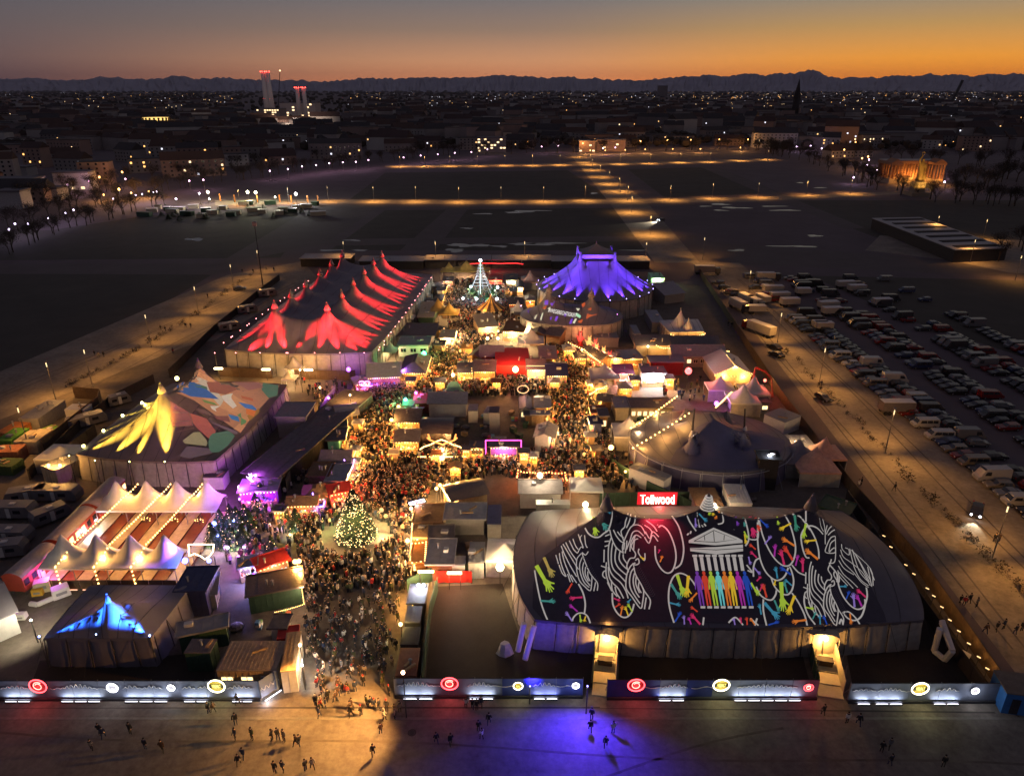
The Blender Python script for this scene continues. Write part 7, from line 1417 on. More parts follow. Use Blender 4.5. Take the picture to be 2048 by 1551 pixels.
# containers and skips in the left yard
YD = [((36,838,76,838),800,2.8,'pale box trailer at the back of the left skip yard',m_silver),((128,820,168,820),808,2.4,'white van-like unit by the long brown board wall',m_white),((-10,866,22,868),844,2.2,'orange skip at the left edge of the skip yard',m_orng),((-10,882,22,882),856,2.4,'bright green skip at the left edge of the yard',M('green_skip',(.10,.28,.04))),
      ((26,884,44,884),860,2.4,'narrow cream container between the green skip and the wider one',m_cream),((40,884,72,884),858,2.4,'wide cream-lidded container in the skip yard',m_cream),((-30,906,34,904),889,2.2,'long orange-brown container nearest in the skip yard',m_terr),((78,860,104,866),850,1.6,'curved green tarpaulin heap in the skip yard',M('green_tarp',(.14,.30,.05))),((-20,932,22,934),916,1.8,'dark green skip by the road below the skip yard',M('dk_green',(.05,.09,.03)))]
for (q,vF,h,lab,mt) in YD: stall(q,vF,h,lab,name='skip' if 'skip' in lab.split(' at')[0] else 'container',cat='container',roof='cont',wall=mt,rmat=mt,open_='',power=0)
_x,_y = G(90,800); street_lamp(112,800,5000,'slim lit street lamp beside the skip yard')
# white lean-to tent bottom left
x,y = G(-20,1230); t = stall((-130,1290,30,1222),1180,3.4,'white gabled tent with pale wall panels at the left picture edge',name='white_tent',cat='tent',roof='gable',wall=m_twhite,rmat=m_tgrey,open_='',power=0,depth=9,rise=2.0)
flood('pale work light on the yard left of the small grey tent',62,1240,3.5,(40,1260),(1,.88,.62),2300,150,r=.14)
for a in ((88,1180,.4,2.0,1.6,'tan machine cabinet in the yard left of the small grey tent',m_cream),(124,1190,.7,2.2,1.4,'white air-handling unit behind the small grey tent',m_white),(78,1188,.2,1.4,1.0,'yellow plastic crate in the left yard',M('yellow_crate',(.6,.35,.04))),(44,1236,.1,1.3,.8,'white folding table in the left yard',m_white)):
 x,y = G(a[0],a[1]); t = thing('yard_equipment',a[5],'equipment',(x,y,0),a[2]); mb = MB(); mb.box(0,0,.1,a[3],a[3] * .7,a[4],a[6],taper=.94); mb.obj('housing',t); mb = MB()
 for s1 in (-1,1):
  for s2 in (-1,1): mb.box(s1 * a[3] * .4,s2 * a[3] * .25,0,.12,.12,.1,m_fix)
 mb.obj('feet',t); mb = MB(); mb.box(0,-a[3] * .35 - .02,a[4] * .45,a[3] * .6,.04,a[4] * .3,m_silver); mb.obj('grille',t)
mb = MB(); P_ = [(*G(u,v),.35) for u,v in ((62,1210),(76,1212),(90,1206),(104,1200),(116,1196))]; mb.path(P_,.35,8,m_twhite); tag(mb.obj('air_hose'),'fat white air hose lying in the left yard','hose')
for (pp,lab) in (([(1880,1256,4),(1868,1300,.5),(1890,1318,.35),(1905,1300,2.5),(1884,1240,4.2)],'looped fat white air duct at the right end of the printed tent'),([(1884,1245,4.0),(1900,1290,.9),(1940,1312,.4)],'straight fat white air duct leaving the right end of the printed tent'),([(1048,1245,4.2),(1036,1300,.5)],'left of two pale ducts at the left front corner of the printed tent'),([(1068,1250,4.2),(1050,1318,.5)],'right of two pale ducts at the left front corner of the printed tent')):
 mb = MB(); mb.path([g3(*p) for p in pp],.36,8,m_twhite); tag(mb.obj('air_duct',smooth=False),lab,'air duct')
x,y = G(1010,1305); t = thing('wrapped_heater','crumpled white wrapped heater unit on the dark yard left of the printed tent','heater',(x,y,0)); mb = MB(); V = [(rs.uniform(-.1,.1) + math.cos(i * .785) * (1.1 - .12 * j),rs.uniform(-.1,.1) + math.sin(i * .785) * (.8 - .1 * j),.03 + j * .4) for j in range(5) for i in range(8)]
mb.raw(V,[(j * 8 + i,j * 8 + (i + 1) % 8,(j + 1) * 8 + (i + 1) % 8,(j + 1) * 8 + i) for j in range(4) for i in range(8)] + [tuple(range(32,40))],m_twhite); mb.obj('cover',t)
# black speaker tower at the circus tent, long barracks behind
t = stall((1520,918,1560,920),905,6.0,'black boxy speaker tower with a small white light at the right of the circus tent',name='speaker_tower',cat='tower',roof='flat',wall=m_kboard,rmat=m_kboard,open_='',power=0,depth=3)
t = stall((1258,934,1328,962),918,3.2,'long white box lorry trailer at the left foot of the circus tent',name='lorry_trailer',cat='lorry trailer',roof='cont',wall=m_white,rmat=m_silver,open_='',power=0,depth=2.6)
for k in range(7):
 a = [(600,525),(718,530),(850,528),(915,528),(985,528),(1045,528),(1105,530)][k]; b = [700,845,912,980,1042,1102,1300][k]
 stall((a[0],a[1] - 8,b,a[1] - 8),a[1] - 17,3.2,'low long flat-roofed shed in the row behind the market, %s from the left' % ['first','second','third','fourth','fifth','sixth','seventh'][k],name='long_shed',cat='shed',roof='flat',wall=m_kboard,rmat=m_roofg,open_='',power=0,depth=9)
# dark flat-roofed building at the right
q = [G(1745,437,5),G(1910,500,5),G(2015,496,5),G(1840,435,5)]; c = (sum(p[0] for p in q) / 4,sum(p[1] for p in q) / 4)
t = thing('flat_roofed_building','long low dark building with a slotted grey flat roof at the right of the field','building',(c[0],c[1],0)); L2 = lambda p: (p[0] - c[0],p[1] - c[1])
mb = MB(); mb.prism([L2(p) for p in q],.02,5.0,M('dark_block',(.05,.045,.04))); mb.obj('wall',t); mb = MB(); mb.prism([tuple(Vector(L2(p)) * 1.015) for p in q],5.02,5.3,m_roofg); mb.obj('roof',t)
for i in range(7):
 f0,f1 = (i + .35) / 7,(i + .7) / 7; a,b = Vector(L2(q[0])),Vector(L2(q[1])); d_,e_ = Vector(L2(q[3])),Vector(L2(q[2])); p = [a.lerp(b,f0).lerp(d_.lerp(e_,f0),.12),a.lerp(b,f1).lerp(d_.lerp(e_,f1),.12),a.lerp(b,f1).lerp(d_.lerp(e_,f1),.95),a.lerp(b,f0).lerp(d_.lerp(e_,f0),.95)]
 mb = MB(); mb.prism([(v.x,v.y) for v in p],5.31,5.5,M('slot_dark',(.015,.012,.015))); mb.obj('roof_slot',t)
for i in range(46):
 u,v = rs.uniform(850,1062),rs.uniform(828,882)
 if i > 26: u,v = rs.choice(((rs.uniform(880,1015),rs.uniform(1050,1130)),(rs.uniform(440,600),rs.uniform(1215,1262)),(rs.uniform(1230,1420),rs.uniform(832,850)),(rs.uniform(1400,1560),rs.uniform(975,1005))))
 x,y = G(u,v)
 if any(abs((x - a) * c + (y - b) * s) < hw + .6 and abs(-(x - a) * s + (y - b) * c) < hd + .6 for (a,b,c,s,hw,hd) in FOOT): continue
 k = i % 4; nm = ('crate_stack','waste_bin','pallet_stack','tarp_bundle')[k]; t = thing(nm,'%s in the service yards behind the stalls' % ('stack of market crates','wheeled waste bin','stack of pallets','brown tarpaulin bundle')[k],('crates','bin','pallets','tarpaulin')[k],(x,y,.03),rs.uniform(0,3),'%s in the service yards' % ('crate stacks','waste bins','pallet stacks','tarpaulin bundles')[k]); foot(x,y,0,.8,.8)
 if k == 0:
  for j in range(rs.choice((3,4,5))): mb = MB(); mb.box(rs.uniform(-.1,.1) + (j % 2) * .7,rs.uniform(-.1,.1),(j // 2) * .42,.62,.5,.4,rs.choice(GOODS),rs.uniform(-.2,.2)); mb.obj('crate',t)
 elif k == 1: mb = MB(); mb.box(0,0,.12,1.2,.9,1.0,m_gboard,taper=1.12); mb.obj('tub',t); mb = MB(); mb.box(0,0,1.13,1.4,1.05,.1,m_gboard); mb.obj('lid',t)
 elif k == 2:
  for j in range(6): mb = MB(); mb.box(0,rs.uniform(-.05,.05),j * .15,1.2,.9,.12,m_wood2,rs.uniform(-.06,.06)); mb.obj('pallet',t)
 else: mb = MB(); mb.ball(0,0,.3,1.0,m_tarp,8,5,.5); mb.obj('bundle',t)
# golden figures beside the diagonal chain
for k,(u,v) in enumerate(((1160,690),(1178,700),(1190,706),(1206,722),(1218,732),(1192,716))):
 x,y = G(u,v); t = thing('carnival_figure',['red and gold carnival figure, farthest back','gold horned carnival figure','tall red carnival figure with a round belly','red carnival figure with a gold head','pink-lit red carnival figure nearest the stalls','small gold carnival figure before the tall red one'][k],'sculpture',(x,y,0),.3)
 mc = EM('figure_gold',(1,.45,.12),1.4) if k % 2 else EM('figure_red',(.9,.06,.04),1.2); mb = MB(); mb.tube((0,0,.02),(0,0,1.2),.9,.5,8,m_red); mb.obj('plinth',t); mb = MB(); mb.ball(0,0,2.0,.85,mc,8,6,1.1); mb.ball(0,0,3.3,.5,mc,8,6); mb.tube((-.7,0,2.3),(-1.3,-.2,3.2),.2,.12,6,mc); mb.tube((.7,0,2.3),(1.2,-.2,1.6),.2,.12,6,mc); mb.obj('figure',t,smooth=True); mb = MB(); mb.tube((-.3,0,3.7),(-.5,0,4.4),.14,.03,5,mc); mb.tube((.3,0,3.7),(.5,0,4.4),.14,.03,5,mc); mb.obj('horns',t)
 lamp((x,y - 1.5,3.5),(1,.35,.15),500,t)
# ------------------------------------------------------------ vehicles
m_tyre = M('tyre',(.02,.02,.02),rough=.9,var=0); m_glass = M('car_glass',(.02,.022,.026),rough=.08,var=0,spec=.8); m_hl = M('headlamp_glass',(.5,.5,.48),rough=.1,var=0); m_tl = M('tail_lamp_glass',(.25,.01,.01),rough=.2,var=0); m_chr = M('wheel_rim',(.35,.35,.36),rough=.35,metal=.6,var=0)
CARK = {'hatchback': (4.1,1.75,[(-2.05,.35),(2.05,.35),(2.05,.75),(1.75,.92),(.95,1.0),(.35,1.48),(-1.5,1.5),(-2.0,.95)],(.35,-1.5,1.0,1.45)),'estate_car': (4.7,1.82,[(-2.35,.35),(2.35,.35),(2.35,.72),(2.05,.9),(1.0,.98),(.3,1.45),(-1.9,1.47),(-2.3,.95)],(.3,-1.9,.98,1.42)),
  'saloon_car': (4.6,1.8,[(-2.3,.35),(2.3,.35),(2.3,.7),(1.9,.9),(.95,.97),(.25,1.42),(-1.0,1.42),(-1.75,1.0),(-2.3,.95)],(.25,-1.0,.98,1.38)),'van': (5.2,1.95,[(-2.6,.4),(2.6,.4),(2.6,.95),(2.1,1.15),(1.5,1.9),(1.2,2.0),(-2.5,2.02),(-2.6,1.9)],(1.25,-2.3,1.2,1.8)),
  'panel_van': (5.9,2.05,[(-2.95,.4),(2.95,.4),(2.95,1.0),(2.5,1.25),(1.95,2.3),(1.6,2.55),(-2.85,2.6),(-2.95,2.4)],(1.7,.7,1.35,2.1))}
_cm = {}
def car_me(k):
 if k in _cm: return _cm[k]
 L_,W_,P,(gx0,gx1,gz0,gz1) = CARK[k]; n = len(P); b = MB(); dm = M('paint_slot',(.5,.5,.5)); tp = max(p[1] for p in P)
 def yw(z): return W_ / 2 * (1 if z < 1.05 else 1 - .16 * (z - 1.05) / max(.3,tp - 1.05))
 b.raw([(p[0],-yw(p[1]),p[1]) for p in P] + [(p[0],yw(p[1]),p[1]) for p in P],[tuple(range(n)),tuple(range(2 * n - 1,n - 1,-1))] + [(i,i + n,(i + 1) % n + n,(i + 1) % n) for i in range(n)],dm)
 g = MB(); q = sorted([p for p in P if p[1] > .8 and p[0] > 0],key=lambda p: -p[0]); lo = [p for p in q if p[1] < tp - .25][-1]; hi = min([p for p in P if p[1] > tp - .3],key=lambda p: abs(p[0] - lo[0]) if p[0] > 0 else 9) if True else None
 d = Vector((hi[0] - lo[0],0,hi[1] - lo[1])); nn = Vector((-d.z,0,d.x)).normalized(); nn = nn if nn.x > 0 else -nn; A = Vector((lo[0],0,lo[1])) + nn * .02 + d * .08; B = Vector((hi[0],0,hi[1])) + nn * .02 - d * .08
 g.poly([(A.x,-yw(A.z) * .9,A.z),(A.x,yw(A.z) * .9,A.z),(B.x,yw(B.z) * .9,B.z),(B.x,-yw(B.z) * .9,B.z)],m_glass)
 sw = MB()
 for s_ in (-1,1):
  np_ = 1 if k == 'panel_van' else 3; span = (gx0 - gx1) / np_
  for i in range(np_):
   a,c = gx1 + span * i + .06,gx1 + span * (i + 1) - .06; lean_ = (.35 if i == np_ - 1 else 0)
   pts = [(a,s_ * (yw(gz0) + .012),gz0 + .04),(c + lean_,s_ * (yw(gz0) + .012),gz0 + .04),(c,s_ * (yw(gz1) + .012),gz1),(a,s_ * (yw(gz1) + .012),gz1)]; sw.poly(pts if s_ < 0 else pts[::-1],m_glass)
 wh = MB(); wh.tube((0,-.1,0),(0,.1,0),.33,.33,12,m_tyre); wh.tube((0,-.115,0),(0,.115,0),.19,.19,8,m_chr)
 hl = MB(); hl.box(0,0,0,.08,.34,.16,m_hl); tl = MB(); tl.box(0,0,0,.06,.2,.3,m_tl)
 _cm[k] = (b.mesh('body'),g.mesh('windscreen'),sw.mesh('side_windows'),wh.mesh('wheel'),hl.mesh('headlight'),tl.mesh('tail_light')); return _cm[k]
PAINT = {'white': (.36,.35,.33),'silver': (.13,.13,.135),'dark grey': (.04,.04,.046),'black': (.018,.018,.02),'dark blue': (.025,.035,.09),'dark red': (.16,.015,.015),'beige': (.17,.145,.11)}
PM_ = {k: M('car_paint_' + k.replace(' ','_'),v,rough=.25,var=.05,spec=.6) for k,v in PAINT.items()}
def car(x,y,rot,kind,colr,label,group=None,far=False,lit=0):
 me = car_me(kind); t = thing({'hatchback': 'parked_car','estate_car': 'parked_car','saloon_car': 'parked_car','van': 'parked_van','panel_van': 'parked_van'}[kind],label,'van' if 'van' in kind else 'car',(x,y,0.03),rot,group); L_,W_,P,_g = CARK[kind]
 b = use(me[0],'body',t); b.material_slots[0].link = 'OBJECT'; b.material_slots[0].material = PM_[colr]
 use(me[1],'windscreen',t); use(me[2],'side_windows',t)
 for a in (-.31,.31):
  for s_ in (-1,1): use(me[3],'wheel',t,(a * L_,s_ * (W_ / 2 - .08),.33))
 if not far:
  for s_ in (-1,1): use(me[4],'headlight',t,(L_ / 2 - .02,s_ * (W_ / 2 - .28),.62)); use(me[5],'tail_light',t,(-L_ / 2 + .01,s_ * (W_ / 2 - .2),.75))
 if lit:
  for s_ in (-1,1): use(bulb_mesh(.16,EM('car_headlamp',(.85,.9,1),20)),'lit_headlight',t,(L_ / 2 + .05,s_ * (W_ / 2 - .28),.7))
  p = PM(t) @ Vector((L_ / 2 + .3,0,.8)); q = PM(t) @ Vector((L_ / 2 + 9,0,-.6)); lamp(p,(1,.85,.6),lit,t,size=.2,kind='SPOT',aim=q,cone=55)
 return t
vans = {}
VP = [(1735,722,'panel_van','white'),(1777,755,'panel_van','white'),(1737,770,'van','beige'),(1808,790,'van','white'),(1656,706,'van','white'),(1684,722,'hatchback','white'),(1640,686,'van','silver'),(1826,846,'van','white'),(1831,858,'van','white'),(1920,872,'panel_van','silver'),(1915,922,'van','beige'),(1960,948,'panel_van','white'),(1975,968,'estate_car','beige'),(2008,1000,'van','white'),(1585,640,'van','white'),(1883,896,'estate_car','beige'),(1915,690,'panel_van','dark grey'),(1910,715,'van','silver'),(1940,730,'panel_van','silver'),(1905,680,'panel_van','silver')]
RX_ = [86.2,92.0,103.2,109.0,120.2,126.0,137.5]
ORD = ['nearest the lamp-lit road','second from the lamp-lit road','third from the road','fourth from the road','fifth from the road','sixth from the road','seventh from the road']
slots = []
for r_,x in enumerate(RX_):
 y = 97.0 + rs.uniform(0,2)
 while y < 262:
  u,v = PX(x,y); dens = .93 if y < 190 else (.75 if y < 215 else .28)
  if u < 2120 and rs.random() < dens: slots.append([x + rs.uniform(-.4,.4),y,r_,None])
  y += 2.75 + (rs.random() < .08) * 2.4
for (u,v,k,c) in VP:
 gx,gy = G(u,v + 6); s_ = min((s for s in slots if s[3] is None),key=lambda s: (s[0] - gx) ** 2 + (s[1] - gy) ** 2); s_[3] = (k,c)
cnt = {}
for (x,y,r_,sp) in slots:
 k,c = sp or (rs.choice(['hatchback','estate_car','saloon_car','estate_car','hatchback','van'] if y < 200 else ['van','panel_van','hatchback']),rs.choice(['black','dark grey','dark grey','dark blue','silver','black','dark red','dark grey'] if r_ else ['black','dark grey','silver','dark blue','beige','dark grey','dark red']))
 key = '%s %s' % (c,k.replace('_',' ')); part_ = 'near end' if y < 125 else ('middle' if y < 165 else 'far end')
 car(x,y,(math.pi if r_ % 2 == 0 else 0) + rs.uniform(-.05,.05),k,c,'%s parked in the row %s, %s' % (key,ORD[r_],part_),'cars parked in the row %s' % ORD[r_],far=y > 150)
def single(u,v,rot,k,c,lab,lit=0): x,y = G(u,v); return car(x,y,rot,k,c,lab,None,lit=lit)
single(1952,1025,-2.2,'saloon_car','black','lone black car with its headlamps on at the end of the parked rows',2500); single(1548,697,2.0,'saloon_car','black','nearer of two black cars parked on the road below the lorries'); single(1552,712,2.0,'saloon_car','black','black car closest behind the shrubs strip on the road')
single(1645,800,-1.3,'hatchback','black','black car with people beside it on the lamp-lit road'); single(1322,441,-2.4,'saloon_car','dark grey','single car with blazing headlamps alone on the dark field',26000); single(480,580,.3,'hatchback','dark grey','dark car by the fence corner left of the red tent')
for i,(u,v,c) in enumerate(((1436,568,'dark grey'),(1448,577,'black'),(1462,588,'beige'),(1474,592,'dark grey'),(1484,602,'black'),(1500,556,'silver'),(1520,565,'silver'),(1533,575,'white'))): single(u,v,[2.8,.2][i % 2],['estate_car','hatchback','van'][i % 3],c,'%s vehicle number %s in the cluster by the lorries' % (c,['one','two','three','four','five','six','seven','eight'][i]))
m_lorry = M('lorry_box',(.36,.33,.28),rough=.5,var=.12)
def lorry(u,v,rot,L_,h,lab,mat=None,cab=True):
 x,y = G(u,v); t = thing('lorry',lab,'lorry',(x,y,0.03),rot); mat = mat or m_lorry; mb = MB(); mb.box(0,0,1.0,L_,2.5,h - 1.0,mat); mb.obj('box_body',t); mb = MB(); mb.box(0,0,.75,L_ * .98,.9,.24,m_fix); mb.obj('chassis',t)
 mb = MB(); mb.box(0,0,h + .01,L_ * .98,2.3,.06,m_white); mb.obj('roof_sheet',t)
 if cab: mb = MB(); mb.box(L_ / 2 + 1.2,0,.6,1.9,2.3,2.1,PM_['dark red'] if 'red' in lab else PM_['dark grey'],taper=.9); mb.obj('cab',t); mb = MB(); mb.box(L_ / 2 + 2.12,0,1.6,.06,1.9,.8,m_glass); mb.obj('windscreen',t)
 for a in ([-.38,-.25] + ([.62] if cab else [])):
  for s_ in (-1,1): mb = MB(); mb.tube((a * L_ if a < .5 else L_ / 2 + 1.2,s_ * 1.0,.45),(a * L_ if a < .5 else L_ / 2 + 1.2,s_ * 1.2,.45),.45,.45,12,m_tyre); mb.obj('wheel',t)
for a in ((1408,548,-.1,7.5,3.4,'dark box lorry with a pale roof at the far end of the right road',m_roofd),(1475,618,-1.3,7.0,3.2,'pale box lorry in front of the lorry group on the road'),(1492,606,-1.3,6.5,3.0,'second pale box lorry of the group on the road'),(1506,612,-1.3,6.5,3.0,'third pale box lorry of the group on the road'),(1512,626,0,5.5,2.7,'short pale box trailer closest to the road lamp',None,False),
          (1525,605,-1.3,5.5,2.7,'rearmost pale box trailer of the group on the road',None,False),(1521,668,2.05,9.0,3.3,'largest white box lorry with a red cab on the right road'),(1530,560,0,6.5,3.0,'white camper lorry in the row beyond the road'),(1545,587,0,6.5,3.0,'white box trailer beside the campers beyond the road',None,False),(1558,600,.1,6.5,2.8,'long white box trailer in the middle of the camper row',None,False),(1578,612,.1,6.0,2.8,'white trailer with an awning near the parked rows',None,False),(1646,660,0,5.0,2.6,'white market trailer between the first parked cars',None,False),(1638,658,0,4.2,2.6,'small white trailer hitched beside the market trailer',None,False),
          (1790,826,0,7.0,3.0,'dark site container with a pale roof in the parked rows',m_roofd,False),(1605,590,0,5,2.6,'dim white trailer alone behind the camper row',None,False),(1655,618,.1,6.5,2.7,'upper of two dim long campers behind the parked rows',None,False),(1662,630,.1,6.0,2.7,'lower of two dim long campers behind the parked rows',None,False),(1690,576,.1,6.5,2.7,'dim camper in the far dark field, left one',None,False),(1712,584,.1,6.0,2.7,'dim camper in the far dark field, middle one',None,False),(1762,612,.1,6.0,2.7,'dim camper in the far dark field, right one',None,False)):
 lorry(*a)
# ------------------------------------------------------------ shrubs along the road middle lines
m_shrub = M('shrub_twigs',(.035,.028,.018),var=.2)
def shrub_me(seed):
 r_ = random.Random(seed); mb = MB()
 for i in range(70):
  a,b,z = r_.uniform(0,6.28),abs(r_.gauss(0,.5)),r_.uniform(.02,.9); p = Vector((b * math.cos(a),b * math.sin(a),z * (1.2 - min(1,b)))); q = Vector((r_.uniform(-.3,.3),r_.uniform(-.3,.3),r_.uniform(-.1,.3))); mb.poly([p,p + q,p + q * .6 + Vector((.12,.1,0))],m_shrub)
 return mb.mesh('twigs')
SHM = [shrub_me(i) for i in range(4)]
for (pts,n,lab,grp) in (([(130,775),(240,718),(330,668),(410,615),(510,545)],70,'low scrubby tuft on the middle strip of the left gravel road','scrub on the left road strip'),([(1562,690),(1640,770),(1760,890),(1800,940),(1870,1010),(1985,1125),(2048,1190)],60,'low scrubby tuft on the middle strip of the right road','scrub on the right road strip')):
 us_ = [p[0] for p in pts]
 for i in range(n):
  u = us_[0] + (us_[-1] - us_[0]) * (i + rs.random()) / n; v = float(np.interp(u,us_,[p[1] for p in pts])); x,y = G(u,v); t = thing('shrub',lab,'shrub',(x + rs.uniform(-.8,.8),y + rs.uniform(-.5,.5),0.02),rs.uniform(0,6),grp); s_ = rs.uniform(.5,1.5); use(SHM[i % 4],'twigs',t,scale=(s_,s_,s_))['kind'] = 'stuff'
# ------------------------------------------------------------ people
m_skin = M('skin',(.42,.26,.18),rough=.6,var=0); m_hair = M('dark_hair',(.03,.02,.015),rough=.7,var=0); m_trs = [M('trousers_%d' % i,c,var=0) for i,c in enumerate([(.02,.022,.03),(.03,.04,.08),(.05,.045,.04)])]
COATS = {'black': (.015,.015,.018),'dark blue': (.02,.03,.07),'brown': (.09,.05,.03),'grey': (.13,.13,.14),'red': (.38,.03,.03),'beige': (.36,.29,.20),'white': (.60,.60,.58),'olive': (.06,.07,.03)}
CM = {k: M('coat_' + k.replace(' ','_'),v,rough=.75,var=0) for k,v in COATS.items()}
def skin_me(V,Ed,rad,name,mat,sub=1):
 me = bpy.data.meshes.new(name + '_s'); me.from_pydata(V,Ed,[]); o = bpy.data.objects.new('t',me); COL.objects.link(o); sk = o.modifiers.new('s','SKIN'); 
 for i,r_ in enumerate(rad): me.skin_vertices[0].data[i].radius = r_ if isinstance(r_,tuple) else (r_,r_)
 me.skin_vertices[0].data[0].use_root = True
 ss = o.modifiers.new('b','SUBSURF'); ss.levels = sub; bpy.context.view_layer.update(); m2 = bpy.data.meshes.new_from_object(o.evaluated_get(bpy.context.evaluated_depsgraph_get())); bpy.data.objects.remove(o); m2.name = name
 m2.materials.clear(); m2.materials.append(mat); return m2
PV = []
for (la,ra,lk,rk,lh,rh,lx,rx) in ((.0,.0,.0,.0,.02,.02,.24,.24),(.28,-.26,.1,.05,.22,-.2,.26,.26),(-.24,.25,.02,.12,-.2,.24,.26,.26),(.05,-.03,.0,.0,.22,.05,.2,.3),(.18,-.12,.1,.1,.30,.30,.16,.16)):
 # y is forward; feet offsets la/ra, hand offsets lh/rh
 V = [(0,0,.95),(0,.0,1.2),(0,.01,1.42),(0,.02,1.52),(0,.035,1.64),(0,.03,1.76),(-.11,0,.9),(-.12,la * .5 + lk,.5),(-.12,la,.09),(-.12,la + .15,.05),(.11,0,.9),(.12,ra * .5 + rk,.5),(.12,ra,.09),(.12,ra + .15,.05),(-.2,0,1.40),(-lx,lh * .3 - .02,1.12),(-lx,lh,.88),(-lx + .02,lh + .07,.80),(.2,0,1.40),(rx,rh * .3 - .02,1.12),(rx,rh,.88),(rx - .02,rh + .07,.80)]
 Ed = [(0,1),(1,2),(2,3),(3,4),(4,5),(0,6),(6,7),(7,8),(8,9),(0,10),(10,11),(11,12),(12,13),(2,14),(14,15),(15,16),(16,17),(2,18),(18,19),(19,20),(20,21)]
 rad = [(.15,.11),(.15,.11),(.14,.10),.055,(.085,.10),(.06,.07),.09,.065,.05,.04,.09,.065,.05,.04,.07,.052,.04,.035,.07,.052,.04,.035]
 body = skin_me(V,Ed,rad,'person',m_trs[0],1); body.materials.append(m_skin)
 body.polygons.foreach_set('material_index',[1 if (p.center.z > 1.5 or (p.center.z < .88 and p.center.z > .7 and abs(p.center.x) > .17)) else 0 for p in body.polygons])
 cV = [(0,0,.78),(0,0,.98),(0,0,1.2),(0,.0,1.44),V[14],V[15],V[16],V[18],V[19],V[20]]; coat = skin_me([tuple(c) for c in cV],[(0,1),(1,2),(2,3),(3,4),(4,5),(5,6),(3,7),(7,8),(8,9)],[(.21,.16),(.19,.15),(.18,.14),(.15,.12),.09,.075,.06,.09,.075,.06],'coat',CM['black'],1)
 hb = MB(); hb.ball(0,.015,1.70,.115,m_hair,8,6,1.05); PV.append((body,coat,hb.mesh('hair',True)))
NP = [0]
def person(x,y,rot,coat,label,group=None,v=None,s=None,hat=None):
 k = NP[0] % 5 if v is None else v; NP[0] += 1; b = bpy.data.objects.new('person',PV[k][0]); COL.objects.link(b); b.location = (x,y,.04); b.rotation_euler = (0,0,rot); s = s or rs.uniform(.92,1.06); b.scale = (s,s,s); tag(b,label,'person',group)
 b.material_slots[0].link = 'OBJECT'; b.material_slots[0].material = m_trs[NP[0] % 3]
 c = use(PV[k][1],'coat',b); c.material_slots[0].link = 'OBJECT'; c.material_slots[0].material = CM[coat]
 h = use(PV[k][2],'hair' if not hat else 'woolly_hat',b)
 if hat: h.material_slots[0].link = 'OBJECT'; h.material_slots[0].material = CM[hat]
 return b
